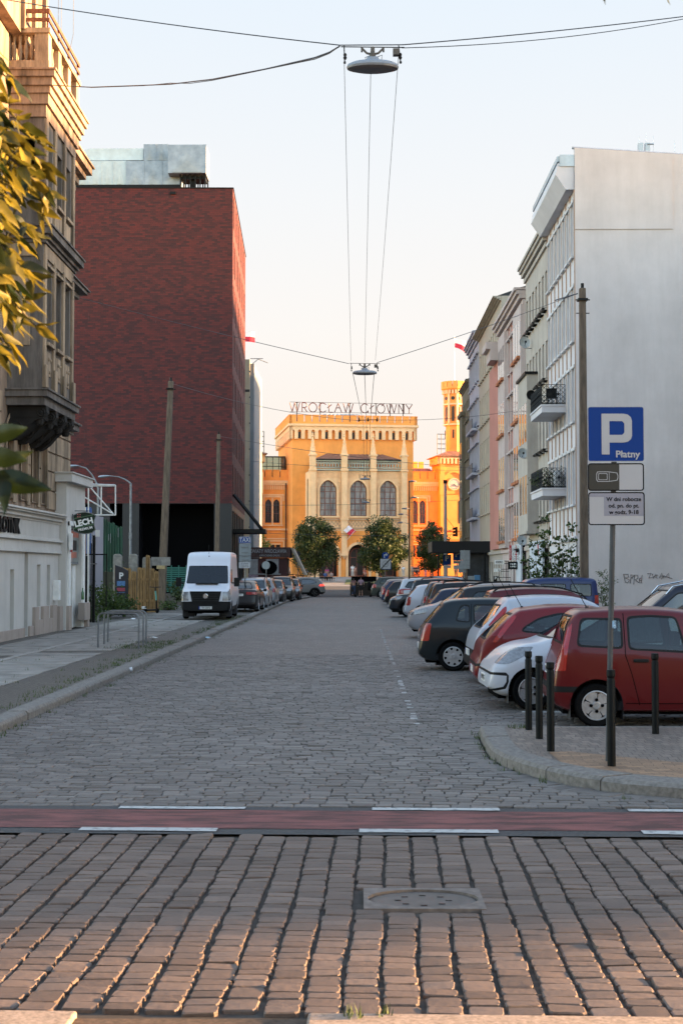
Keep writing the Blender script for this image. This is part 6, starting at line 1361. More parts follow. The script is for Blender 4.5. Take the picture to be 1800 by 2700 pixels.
# ------------------------------------------------------------------ suspended street lights and their wires
def luminaire(px, py, Y, w_px, label, first=[None]):
    c = at(px, py, Y); s_ = w_px / F_PX * Y / .82
    if first[0] is None:
        t = thing('hanging_street_light', label, 'street light', c, 0, 'lights hung on wires over the street')
        mb = MB(); n = 20
        prof = [(.02, -.1), (.30, -.1), (.40, -.075), (.41, -.045), (.41, -.04)]
        mb.lathe(prof, (0, 0, 0), (0, 0, 1), 28, sy=.5); mb.build('diffuser', plain('grimy diffuser', (.16, .15, .15), .4, 0, .1, 4), t, smooth=True)
        mb = MB(); mb.lathe([(.41, -.04), (.395, -.005), (.33, .025), (.2, .04), (.125, .055), (.1, .09), (.085, .12), (.02, .13)], (0, 0, 0), (0, 0, 1), 28, sy=.5); mb.build('housing', plain('grey housing', (.24, .26, .29), .5, .1, .1, 3), t, smooth=True)
        mb = MB(); mb.lathe([(.05, .12), (.05, .17), (.03, .2)], (0, 0, 0), (0, 0, 1), 10)
        for s1 in (-1, 1): mb.tube([(0, 0, .16), (s1 * .09, 0, .18), (s1 * .17, 0, .26)], .018, 6); mb.box(s1 * .17 - .015, s1 * .17 + .015, -.015, .015, .2, .27)
        mb.lathe([(.03, .18), (.035, .2), (.03, .28)], (0, 0, 0), (0, 0, 1), 8); mb.build('hanger', plain('brown cast iron', (.09, .075, .06), .7, 0, .2, 9), t)
        mb = MB()
        for s1 in (-1, 1):
            mb.tube([(s1 * .43 - .02, 0, .3), (s1 * .44, 0, .02)], .01, 5); mb.lathe([(.018, 0), (.028, .02), (.02, .05), (.03, .07), (.018, .1)], (s1 * .435, 0, .18), (0, 0, -1), 8); mb.lathe([(.01, 0), (.02, .02), (.02, .04), (.008, .05)], (s1 * .44, 0, .06), (0, 0, -1), 8)
        mb.tube([(-.5, 0, .285), (.5, 0, .27)], .009, 5); mb.tube([(-.05, 0, .14), (-.12, 0, .11), (-.1, 0, .07)], .005, 4); mb.tube([(.07, 0, .12), (.15, 0, .15), (.14, 0, .07), (.09, 0, .07)], .006, 4); mb.build('insulator', M['black_metal'], t)
        mb = MB(); mb.box(.32, .42, -.05, .05, .14, .24); mb.build('terminal_box', plain('brown cast iron', (.09, .075, .06)), t); first[0] = t; t.scale = (s_,) * 3; return t, c, s_
    t = dup(first[0], c, 0, label, s_); return t, c, s_
def wire(pts, name, label, r=.008, sag=0, n=14, cat='wire', group=None):
    """cable between two points with sag"""
    a, b = V(pts[0]), V(pts[-1]); q = [a.lerp(b, i / n) - V((0, 0, sag * 4 * (i / n) * (1 - i / n))) for i in range(n + 1)] if len(pts) == 2 else [V(p) for p in pts]
    mb = MB(); o_ = a.copy(); mb.tube([p - o_ for p in q], r, 4); o = mb.build(name, M['wire'], smooth=True); o.location = o_; return tag(o, label, cat, group)
la, ca, sa = luminaire(982, 170, 20.8, 139, 'big hanging street light high over the near road, topmost in the picture')
lb_, cb, sb_ = luminaire(961, 980, 46, 65, 'hanging street light in the middle distance above the station sign')
lc, cc, sc_ = luminaire(962, 1262, 112, 27, 'small hanging street light seen before the middle station window')
ld, cd, sd2 = luminaire(964, 1324, 135, 22, 'smallest hanging street light, lowest of the row over the street')
S1 = 20.8
eL, eR = at(895, 119, S1), at(1062, 118, S1)
wire([eL, at(-60, -14, 24)], 'span_wire', 'thin straight span wire from the top left to the near hanging light', .009, sag=.05)
q = [at(x, y, Y) for x, y, Y in ((895, 122, 20.8), (868, 138, 21.5), (830, 152, 22.5), (700, 182, 26), (560, 209, 30), (450, 222, 33), (380, 225, 35), (240, 230, 38.0), (180, 227, 38.6), (98, 222, 38.7))]
wire(q, 'feeder_cable', 'thick sagging twin cable from the tenement corner to the near hanging light', .014)
q = [at(x, y, Y) for x, y, Y in ((895, 122, 20.8), (868, 141, 21.5), (830, 156, 22.5), (700, 183, 26), (560, 212, 30), (500, 220, 32), (450, 219, 33), (380, 226, 35), (240, 231, 38.0))]
wire(q, 'feeder_strand', 'second strand twisted beside the thick sagging cable', .008)
wire([eR, at(1860, 36, 24)], 'span_wire', 'upper of the two wires from the near hanging light to the right edge', .009, sag=.03); wire([eR + V((-.02, 0, -.05)), at(1860, 38, 24.4)], 'span_wire', 'lower of the two wires from the near hanging light to the right edge', .007, sag=.12)
wire([eL, eR], 'span_wire', 'short doubled wire carrying the near hanging light', .009)
for i, (p0, p1, l) in enumerate(((at(907, 150, S1), at(925, 952, 46), 'left'), (at(977, 190, S1), at(961, 955, 46), 'middle'), (at(1050, 150, S1), at(989, 950, 46), 'right'))): wire([p0, p1], 'long_wire', l + ' of the three long wires running down the street between hanging lights', .0042, sag=.12 if i != 1 else .15)
for i, (x0, x1) in enumerate(((930, 958), (961, 966), (986, 975))): wire([at(x0, 985 if i != 1 else 988, 46), at(x1, 1118, 84), at(x1 + 1, 1262, 112)], 'far_wire', ('left', 'middle', 'right')[i] + ' of the three faint wires dropping from the second hanging light to the far ones', .010, n=3)
l2, r2 = at(920, 959, 46), at(994, 956, 46)
wire([l2, at(160, 772, 46)], 'cross_wire', 'long wire from the tenement across the brick wall to the second hanging light', .010, sag=.05); wire([r2, at(1522, 774, 50)], 'cross_wire', 'wire from the second hanging light up to the brown pole on the right', .010, sag=.06)
p0, p1 = at(1462, 792, 49.4), at(1522, 774, 50); t = wire([p0, p1], 'turnbuckle', 'dark turnbuckle and chain at the top of the brown right pole', .022, cat='turnbuckle')
bar = [at(945, 1109, 84), at(995, 1107, 84)]
wire([at(455, 1012, 69), bar[0]], 'cross_wire', 'faint wire from the tall left concrete pole to the dark crossbar over the street', .012, sag=.3); wire([bar[1], V((RX, 90, zat(1085, 90)))], 'cross_wire', 'faint wire from the dark crossbar to the right facades', .012, sag=.2)
t = thing('wire_crossbar', 'dark crossbar joining wires in front of the station parapet', 'crossbar', at(970, 1108, 84)); mb = MB(); mb.tube([(-.6, 0, 0), (.62, 0, .03)], .025, 5)
for x in (-.55, 0, .55): mb.lathe([(.03, -.08), (.06, -.02), (.04, .1), (.02, .18)], (x, 0, 0), (0, 0, 1), 8)
mb.build('bar', M['black_metal'], t)
for (a_, b_, l) in ((at(577, 1150, 94), at(1250, 1235, 100), 'faint wire from the second left pole across the street to the right facades'), (at(590, 1330, 112), at(1245, 1316, 125), 'low tram wire crossing in front of the station'), (at(640, 1402, 120), at(1220, 1408, 128), 'lowest tram wire crossing before the station doors'), (at(660, 1216, 140), at(1230, 1240, 130), 'thin wire crossing before the portal parapet')): wire([a_, b_], 'tram_wire', l, .014, sag=.25)
for i, (x0, x1, y1) in enumerate(((155, 160, 115), (163, 164, 115), (195, 181, 150))): wire([at(x0, -20, 40), at(x0 - 1, 90, 40.5), at(x1, y1, 41)], 'aerial_wire', ('left', 'middle', 'right')[i] + ' of the three fine aerial wires beside the tenement top', .006, n=2)

# ------------------------------------------------------------------ signs and masts farther down
def pole_sign(name, label, px, Y, base_z, top_py, parts, cat='sign', r=.035, group=None):
    x = xat(px, Y); t = thing(name, label, cat, (x, Y, base_z), 0, group); h = zat(top_py, Y) - base_z; mb = MB(); mb.tube([(0, .05, 0), (0, .05, h)], r, 8); mb.build('pole', M['steel'], t)
    f_ = Fr((0, -.0, 0)); res = []
    for (x0, x1, y0, y1, mat, kind) in parts:
        A_, B_ = at(x0, y1, Y) - t.location, at(x1, y0, Y) - t.location; mb = MB()
        if kind == 'disc': rr = (B_.x - A_.x) / 2; mb.lathe([(rr, 0), (rr, .02)], ((A_.x + B_.x) / 2, 0, (A_.z + B_.z) / 2), (0, -1, 0), 24)
        else: mb.prism(rrect(A_.x, B_.x, A_.z, B_.z, .03), 0, .02, f_)
        o = mb.build('panel', mat, t); res.append((o, A_, B_))
    return t, res
SG = M['sign_grey'] = plain('grey sign back', (.20, .225, .24), .55, .2, .15, 2)
t, rs_ = pole_sign('taxi_sign', 'blue TAXI sign above grey plates on a pole behind the white van', 646, 66, .1, 1414, [(630, 662, 1415, 1432.5, M['sign_blue'], 'p'), (630.5, 662, 1433.5, 1465, SG, 'p'), (630.5, 661.5, 1466, 1481, SG, 'p'), (630, 660, 1482, 1498, M['sign_white'], 'p')])
o, A_, B_ = rs_[0]; text('lettering', 'TAXI', (B_.z - A_.z) * .92, Fr((0, -.022, 0)), (A_.x + B_.x) / 2, (A_.z + B_.z) / 2, 0, M['sign_white'], o, .002, thick=.008, xs=.82)
mb = MB(); mb.wall(rrect(A_.x + .01, B_.x - .01, A_.z + .01, B_.z - .01, .02), [rrect(A_.x + .025, B_.x - .025, A_.z + .025, B_.z - .025, .015)], Fr((0, -.022, 0)), .001); mb.build('border', M['sign_white'], o)
o, A_, B_ = rs_[3]
for i, s_ in enumerate(('dni robocze', 'od pn. do pt.', 'w godz. 9-18')): text('lettering', s_, .075, Fr((0, -.022, 0)), (A_.x + B_.x) / 2, B_.z - .06 - i * .08, 0, M['black_metal'], o, .001)
for k, zz in enumerate((1443, 1457, 1466, 1476)): 
    q = at(646, zz, 66) - t.location; mb = MB(); mb.box(-.16, .16, -.05, -.02, q.z - .012, q.z + .012); mb.build('clamp', M['steel'], t)
t, rs_ = pole_sign('round_sign', 'grey back of a round sign between parked cars and the flower kiosk', 702, 108, .0, 1478, [(690.5, 712, 1479, 1502, SG, 'disc')])
t, rs_ = pole_sign('parking_sign', 'blue P sign with a white plate, left of the two far blue signs', 1178, 112, -.1, 1460, [(1168, 1188.5, 1462.5, 1489.5, M['sign_blue'], 'p'), (1168, 1188, 1490, 1498, M['sign_white'], 'p')], group='far signs')
o, A_, B_ = rs_[0]; text('letter', 'P', .62, Fr((0, -.022, 0)), (A_.x + B_.x) / 2 - .02, (A_.z + B_.z) / 2 + .1, 0, M['sign_white'], o, .002, thick=.02)
o, A_, B_ = rs_[1]
for i in (0, 1): text('lettering', ('Nie dotyczy', 'taxi'), .1, Fr((0, -.022, 0)), 0, B_.z - .07 - i * .1, 0, M['black_metal'], o, .001) if False else None
t, rs_ = pole_sign('parking_sign', 'blue P sign with a plate Koniec, right of the two far blue signs', 1205, 108, -.1, 1450, [(1193.5, 1216, 1452.5, 1478, M['sign_blue'], 'p'), (1194, 1216, 1478.5, 1486.5, M['sign_white'], 'p')], group='far signs')
o, A_, B_ = rs_[0]; text('letter', 'P', .6, Fr((0, -.022, 0)), (A_.x + B_.x) / 2 - .02, (A_.z + B_.z) / 2 + .08, 0, M['sign_white'], o, .002, thick=.02)
o, A_, B_ = rs_[1]; text('lettering', 'Koniec', .19, Fr((0, -.022, 0)), (A_.x + B_.x) / 2, (A_.z + B_.z) / 2, 0, M['black_metal'], o, .001, thick=.003)
t, rs_ = pole_sign('traffic_sign', 'stack of grey sign backs on one pole beside the right facades', 1223, 104, -.1, 1450, [(1212.5, 1238, 1451, 1476.5, SG, 'p'), (1212.5, 1238, 1477, 1490, SG, 'p'), (1195, 1238, 1490.5, 1500, SG, 'p')])
t, rs_ = pole_sign('zone_end_sign', 'round blue arrow sign above a white crossed-out 30 zone plate', 1015, 118, -.2, 1456, [(1006.5, 1025, 1455.5, 1474, M['sign_blue'], 'disc'), (1002, 1029.5, 1473.5, 1500, M['sign_white'], 'p'), (1005, 1031, 1474.5, 1501.5, M['sign_blue'], 'p')])
mb = MB(); o, A_, B_ = rs_[0]; c_ = ((A_.x + B_.x) / 2, (A_.z + B_.z) / 2); f_ = Fr((c_[0], -.025, c_[1])); mb.prism([(-.14, -.2), (-.06, -.2), (-.06, .02), (.04, .02), (.04, -.07), (.2, .07), (.04, .2), (.04, .1), (-.14, .1)], 0, .01, f_); mb.build('arrow', M['sign_white'], o)
o, A_, B_ = rs_[1]; c_ = ((A_.x + B_.x) / 2, (A_.z + B_.z) / 2); f_ = Fr((c_[0], -.025, c_[1])); mb = MB(); n_ = 24; mb.wall([(.28 * math.cos(2 * PI * k / n_), .28 * math.sin(2 * PI * k / n_)) for k in range(n_)], [[(.22 * math.cos(2 * PI * k / n_), .22 * math.sin(2 * PI * k / n_)) for k in range(n_)]], f_, .01, c=.0); mb.build('ring', M['grey_metal'], o)
text('number', '30', .3, f_, 0, 0, .004, M['grey_metal'], o, .002, thick=.006)
mb = MB(); mb.prism([(-.44, -.44), (-.36, -.46), (.46, .4), (.4, .47)], .012, .016, f_); mb.build('cross_bar', M['black_metal'], o); rs_[2][0].location.y = .04
mb = MB(); q = at(1031, 1468, 118) - t.location; mb.prism([(q.x - .3, q.z - .1), (q.x - .05, q.z + .2), (q.x + .2, q.z + .18), (q.x - .1, q.z - .2)], -.06, -.03, Fr()); mb.build('orange_plate', plain('orange plate', (.45, .16, .03), .6, 0, 0), t)
# masts
t = thing('lamp_mast', 'tall dark lamp mast with small side lamps before the station buttress', 'lamp post', (xat(1079, 150), 150, 0)); z0 = gz(150); t.location.z = z0; h = zat(1268, 150) - z0
mb = MB(); mb.tube([(0, 0, 0), (0, 0, h)], [.14, .07], 8); mb.build('mast', M['black_metal'], t)
for (x0, y0) in ((1066, 1342), (1054, 1357), (1052, 1379), (1090, 1270), (1096, 1313)):
    p = at(x0, y0, 150) - t.location; mb = MB(); mb.tube([(0, 0, p.z - .1), (p.x * .5, 0, p.z + .05)], .03, 5); mb.lathe([(.04, 0), (.2, .03), (.22, .12), (.05, .2)], (p.x * .8, 0, p.z - .05), (0, 0, 1), 10, sx=2.0); mb.build('lamp_arm', M['grey_metal'], t)
t = thing('concrete_mast', 'pale round concrete mast with a floodlight and a traffic light arm', 'mast', (xat(1174, 120), 120, gz(120))); h = zat(1275, 120) - gz(120)
mb = MB(); mb.tube([(0, 0, 0), (0, 0, h)], [.2, .12], 10); mb.build('shaft', plain('pale concrete mast', (.33, .31, .30), .85, 0, .15, 3), t, smooth=True)
mb = MB(); mb.box(-.17, .17, -.2, .1, h, h + .3); mb.tube([(0, 0, h - 2.9), (.85, 0, h - 4.0)], .02, 4); mb.build('floodlight', M['black_metal'], t)
p = at(1200, 1402, 120) - t.location; mb = MB(); mb.box(p.x - .02, p.x + .18, -.15, .15, p.z - .42, p.z + .42)
for k in (-1, 0, 1): mb.lathe([(.1, 0), (.12, .22)], (p.x - .02, 0, p.z + k * .28), (-1, 0, -.15), 10)
mb.build('traffic_light', M['black_metal'], t); mb = MB(); mb.tube([(0, 0, p.z), (p.x + .1, 0, p.z + .3)], .03, 5); mb.build('arm', M['grey_metal'], t)
# black terrace box, cabinets, kiosk
t = thing('terrace_pavilion', 'black box-shaped terrace pavilion built against the right facades', 'pavilion', (xat(1139, 106), 106, .0)); W_ = RX - t.location.x; zt_, zb_ = zat(1427, 106), zat(1457, 106)
mb = MB(); mb.box(0, W_, 0, 6, zb_, zt_); mb.build('roof_box', plain('matt black cladding', (.006, .006, .007), .9, 0, .1), t); mb = MB(); mb.box(-.03, -.005, .3, 5.7, zb_ + .05, zt_ - .05); mb.build('side_panel', plain('brown side', (.1, .075, .055), .8, 0, .2), t)
for x in (.15 + (xat(1150, 106) - xat(1139, 106)), W_ - .4): mb = MB(); mb.box(x - .06, x + .06, .05, .2, -.2, zb_); mb.build('post', M['black_metal'], t)
mb = MB(); mb.box(W_ - 1.7, W_, 1.0, 5.8, 0, zb_); mb.box(W_ - 3.0, W_ - 1.7, 2.5, 2.6, .0, 1.1); mb.build('dark_counter', plain('dark counter', (.02, .022, .026), .5, 0, .5, 2), t)
mb = MB(); mb.box(W_ - 2.4, W_ - 1.8, .8, .9, 1.9, 2.6); mb.box(W_ - 3.3, W_ - 2.5, 1.2, 1.25, 1.3, 1.5); mb.build('menu_board', M['grey_metal'], t)
t = thing('electric_cabinet', 'grey and blue street cabinet below the black terrace pavilion', 'cabinet', (xat(1234, 102), 102, .0)); w1 = xat(1250, 102) - t.location.x; w2 = xat(1265, 102) - t.location.x
mb = MB(); mb.box(0, w1, 0, .4, 0, 1.65); mb.build('grey_part', SG, t, bevel=.02); mb = MB(); mb.box(w1 + .01, w2, 0, .4, 0, 1.72); mb.build('blue_part', plain('blue cabinet', (.05, .15, .28), .5, 0, .2, 4), t, bevel=.02)
# flower kiosk
KY = 128; t = thing('flower_kiosk', 'dark red flower kiosk with a lettered fascia, KWIATY WROCŁAWIA, and striped shutter', 'kiosk', (xat(655, KY), KY, -.25)); W_ = xat(757, KY) - t.location.x; H_ = zat(1443, KY) + .25
mb = MB(); mb.box(0, W_, 0, 4, 0, H_ - 1.0); mb.build('body', plain('dark red kiosk', (.075, .018, .018), .6, 0, .3, 1), t)
mb = MB(); mb.box(-.1, W_ + .3, -.25, 4, H_ - .95, H_); k_ = mb.build('fascia', plain('brown fascia', (.07, .035, .03), .6, 0, .5, 3), t)
fk = Fr((0, -.26, 0)); text('lettering', 'KWIATY WROCŁAWIA', .50, fk, W_ / 2 + .05, H_ - .38, 0, M['sign_white'], k_, .01, xs=.66, thick=.004); text('lettering', 'KWIACIARNIA ONLINE', .3, fk, W_ / 2 + .2, H_ - .78, 0, M['sign_white'], k_, .01, xs=.6)
mb = MB()
for i in range(14): x = .1 + i * (W_ - .9) / 14; mb.box(x, x + .2, -.08, 0, H_ - 2.5, H_ - 1.1) if not (4 <= i <= 7) else None
mb.box(.0, W_ - .6, -.1, -.02, H_ - 2.55, H_ - 2.45); mb.build('striped_shutter', plain('pale shutter', (.36, .36, .36), .6, 0, .2, 3), t)
mb = MB(); mb.lathe([(.8, 0), (.8, .12), (.6, .12)], (1.9, -.02, H_ - 1.9), (0, -1, 0), 16, sx=1, sy=.8); mb.build('rounded_vent', M['dark'], t)
mb = MB(); mb.box(.05, .9, -.1, -.02, .6, 1.9); mb.box(W_ - 1.3, W_ - .7, -.1, -.02, .8, 1.7, m=1); mb.build('flower_poster', [plain('flower poster', (.4, .28, .33), .6, 0, .7, 9), plain('magenta flowers', (.25, .03, .12), .7, 0, .6, 12)], t)
mb = MB(); a_, b_ = V((W_ + .3, 0, H_ - .05)), V((W_ + 1.55, 0, H_ - 2.6)); 
mb.add([a_, b_, b_ + V((.2, 0, .05)), a_ + V((.25, 0, -.05)), a_ + V((0, 4, 0)), b_ + V((0, 4, 0)), b_ + V((.2, 4, .05)), a_ + V((.25, 4, -.05))], [(0, 1, 2, 3), (4, 7, 6, 5), (0, 4, 5, 1), (2, 6, 7, 3), (0, 3, 7, 4), (1, 5, 6, 2)]); mb.build('awning', plain('cream awning', (.42, .35, .28), .8, 0, .1), t)
mb = MB(); mb.tube([(W_ + .1, 0, H_ - 1.1), (W_ + .8, 0, H_ - 1.6), (W_ + 1.3, 0, H_ - 2.6)], .04, 5); mb.tube([(W_, 0, H_ - 2.5), (W_ + 1.6, 0, H_ - 2.65)], .04, 5); mb.tube([(W_ + .75, 0, 0), (W_ + .75, 0, H_ - 2.6)], .03, 5); mb.tube([(W_ + 1.45, 0, 0), (W_ + 1.45, 0, H_ - 2.6)], .03, 5); mb.build('awning_frame', M['black_metal'], t)
t, rs_ = pole_sign('round_sign', 'dark round sign back before the left station tree', 785, 135, -.25, 1453, [(778.5, 792, 1453, 1467, M['cladding'], 'disc'), (779, 794, 1470, 1482, M['cladding'], 'p')])
# dark wooden crate stall by the 4x4
t = thing('wooden_bin_shelter', 'dark slatted wooden bin shelter at the far right road edge', 'shelter', (xat(958, 118), 118, gz(118))); W_ = 1.9; mb = MB()
for k in range(10): mb.box(-W_ / 2 + .2, W_ / 2 - .1, -.03, .03, .15 + k * .16, .27 + k * .16)
mb.box(-W_ / 2 - .2, W_ / 2 + .2, .05, 1.4, .1, 1.15); mb.build('slats', plain('black brown wood', (.02, .014, .01), .8, 0, .4, 5), t)
mb = MB(); mb.box(-W_ / 2 - .1, W_ / 2 + .15, -.05, 1.2, 1.35, 1.75); mb.box(-.8, -.6, -.1, .1, 0, .15); mb.box(.5, .7, -.1, .1, 0, .15); mb.build('lid', M['dark'], t)
# ------------------------------------------------------------------ cars
M['car_glass'] = carglass('car glass', (.36, .44, .42)); M['trim'] = plain('black plastic trim', (.006, .006, .0065), .6, 0, .2, 8, spec=.25)
M['red_lamp'] = plain('red lamp lens', (.26, .004, .005), .15, 0, .1, 20, coat=.8); M['clear_lamp'] = plain('clear lamp lens', (.22, .22, .23), .15, .3, .3, 25, coat=.8)
M['rim'] = plain('silver rim', (.42, .42, .43), .35, .6, .2, 12); M['rim_dark'] = plain('dark rim', (.05, .05, .055), .4, .4, .2, 12)
M['chrome'] = plain('chrome', (.6, .6, .6), .15, 1, 0); M['interior'] = plain('car interior', (.03, .03, .033), .8, 0, .2, 4)
M['number_plate'] = plain('number plate white', (.6, .6, .58), .4, 0, 0); M['eu_blue'] = plain('plate blue', (.01, .04, .3), .4, 0, 0)
def interp(pts, x):
    if x <= pts[0][0]: return pts[0][1]
    for (a, b), (c, d) in zip(pts, pts[1:]):
        if x <= c: return b + (d - b) * (x - a) / (c - a) if c > a else d
    return pts[-1][1]
def smooth_prof(pts, sub=5):
    """Catmull-Rom through the profile points (x along the car, z up)"""
    out = []
    for i in range(len(pts) - 1):
        p0, p1, p2, p3 = pts[max(i - 1, 0)], pts[i], pts[i + 1], pts[min(i + 2, len(pts) - 1)]
        for k in range(sub):
            t = k / sub; f = lambda a, b, c, d: .5 * (2 * b + (c - a) * t + (2 * a - 5 * b + 4 * c - d) * t * t + (3 * b - a - 3 * c + d) * t ** 3)
            out.append((min(max(f(*[q[0] for q in (p0, p1, p2, p3)]), min(p1[0], p2[0])), max(p1[0], p2[0])), f(*[q[1] for q in (p0, p1, p2, p3)])))
    return out + [pts[-1]]
def inside(poly, a, b):
    c = False; n = len(poly)
    for i in range(n):
        x1, y1 = poly[i]; x2, y2 = poly[(i + 1) % n]
        if (y1 > b) != (y2 > b) and a < (x2 - x1) * (b - y1) / (y2 - y1) + x1: c = not c
    return c
def cut(bm, lay, poly, axes, test, idx, rnd=.0):
    """cut the outline of poly (given in two axes) into the skin, then give the faces inside it the region number idx"""
    i, j = axes; k = 3 - i - j; lo = [min(p[q] for p in poly) - .01 for q in (0, 1)]; hi = [max(p[q] for p in poly) + .01 for q in (0, 1)]
    n = len(poly); cand = []
    for f in bm.faces:
        vs = f.verts
        if max(v.co[i] for v in vs) < lo[0] or min(v.co[i] for v in vs) > hi[0] or max(v.co[j] for v in vs) < lo[1] or min(v.co[j] for v in vs) > hi[1]: continue
        if test(f.calc_center_median(), f.normal): cand.append(f)
    for q in range(n):
        a, b = poly[q], poly[(q + 1) % n]
        if math.dist(a, b) < 1e-5: continue
        sl, sh = [min(a[r], b[r]) - .005 for r in (0, 1)], [max(a[r], b[r]) + .005 for r in (0, 1)]
        fs = []
        for f in cand:
            vs = f.verts; i0 = min(v.co[i] for v in vs); i1 = max(v.co[i] for v in vs); j0 = min(v.co[j] for v in vs); j1 = max(v.co[j] for v in vs)
            if i1 < sl[0] or i0 > sh[0] or j1 < sl[1] or j0 > sh[1]: continue
            fs.append(f)
        if not fs: continue
        d = V((0, 0, 0)); d[i] = b[0] - a[0]; d[j] = b[1] - a[1]; ax = V((0, 0, 0)); ax[k] = 1; p = V((0, 0, 0)); p[i], p[j] = a
        geo = set(fs)
        for f in fs: geo.update(f.edges); geo.update(f.verts)
        res = bmesh.ops.bisect_plane(bm, geom=list(geo), dist=1e-4, plane_co=p, plane_no=d.cross(ax).normalized()); drop = set(fs)
        cand = [f for f in cand if f not in drop] + list({g_ for g_ in res['geom'] if isinstance(g_, bmesh.types.BMFace)})
    for f in cand:
        c = f.calc_center_median()
        if lo[0] < c[i] < hi[0] and lo[1] < c[j] < hi[1] and test(c, f.normal) and inside(poly, c[i], c[j]): f[lay] = idx
def rpoly(poly, r=.04, n=3):
    out = []; m = len(poly)
    for q in range(m):
        p0, p, p1 = V(poly[q - 1]), V(poly[q]), V(poly[(q + 1) % m]); a = (p0 - p); b = (p1 - p); ra = min(r, a.length * .45); rb = min(r, b.length * .45); a = p + a.normalized() * ra; b = p + b.normalized() * rb
        for t in range(n + 1): t /= n; s_ = a * (1 - t) ** 2 + p * 2 * t * (1 - t) + b * t * t; out.append((s_.x, s_.y))
    return out
def shrink(poly, d):
    cx_ = sum(p[0] for p in poly) / len(poly); cz_ = sum(p[1] for p in poly) / len(poly); out = []
    m = len(poly); s_ = 1 if sum(poly[q][0] * poly[(q + 1) % m][1] - poly[(q + 1) % m][0] * poly[q][1] for q in range(m)) > 0 else -1
    for q in range(m):
        a, p, b = V(poly[q - 1]), V(poly[q]), V(poly[(q + 1) % m]); e1 = (p - a).normalized(); e2 = (b - p).normalized(); n1 = V((-e1.y, e1.x)) * s_; n2 = V((-e2.y, e2.x)) * s_; nn = (n1 + n2); l = nn.length
        nn = nn / l if l > 1e-4 else n1; out.append(tuple(p + nn * min(d / max(.35, nn.dot(n1)), 2.2 * d)))
    return out
WHEEL = {}
def wheel_mesh(r, style, dark=False):
    key = (r, style, dark)
    if key in WHEEL: return WHEEL[key]
    rr = r * (.66 if style != 'alloy' else .72); tw = .19
    t = MB().lathe([(rr, -tw / 2), (r * .9, -tw / 2 - .01), (r * .98, -tw / 2 + .02), (r, -tw * .25), (r, tw * .25), (r * .98, tw / 2 - .02), (r * .9, tw / 2 + .01), (rr, tw / 2)], (0, 0, 0), (0, 1, 0), 36, cap=False)
    tb = t.build('tyre', M['rubber'], smooth=True)
    m = MB(); ax = (0, -1, 0); y = tw / 2 - .012      # outer face towards -y
    f = Fr((0, -y, 0), (1, 0, 0)); P_ = lambda q, a: (q * math.cos(a), q * math.sin(a)); N_ = 40
    ring = [P_(rr * 1.02, 2 * PI * k / N_) for k in range(N_)]
    n = {'cap': 8, 'star': 5, 'alloy': 5}[style]; hol = []
    for k in range(n):
        a = 2 * PI * k / n + .2
        if style == 'cap': hol.append([P_(rr * .93, a - .17), P_(rr * .93, a + .17), P_(rr * .70, a + .13), P_(rr * .66, a), P_(rr * .70, a - .13)])
        elif style == 'star': hol.append([P_(rr * .9, a - .24), P_(rr * .92, a), P_(rr * .9, a + .24), P_(rr * .82, a + .05), P_(rr * .45, a + .04), P_(rr * .45, a - .04), P_(rr * .82, a - .05)])
        else: hol.append([P_(rr * .88, a - .42), P_(rr * .9, a), P_(rr * .88, a + .42), P_(rr * .36, a + .3), P_(rr * .36, a - .3)])
    m.wall(ring, hol, f, .03); m.lathe([(rr * 1.02, 0), (rr * 1.04, .012), (rr * .98, .016), (rr * .96, .0)], f(0, 0, 0), ax, N_, cap=False); m.lathe([(rr * .3, .0), (rr * .26, .018), (rr * .16, .02), (rr * .14, .012), (.005, .012)], f(0, 0, 0), ax, 20)
    if style == 'star':
        for k in range(4): m.lathe([(.022, .0), (.022, .022)], f(.075 * math.cos(k * PI / 2), .075 * math.sin(k * PI / 2), 0), ax, 8, m=1)
    m.lathe([(rr, -.06), (rr * .98, -.05)], f(0, 0, 0), ax, 24, m=1)
    mo = m.build('rim', [M['rim_dark'] if dark else M['rim'], M['dark']], smooth=30)
    WHEEL[key] = (tb.data, mo.data); bpy.data.objects.remove(tb); bpy.data.objects.remove(mo); return WHEEL[key]

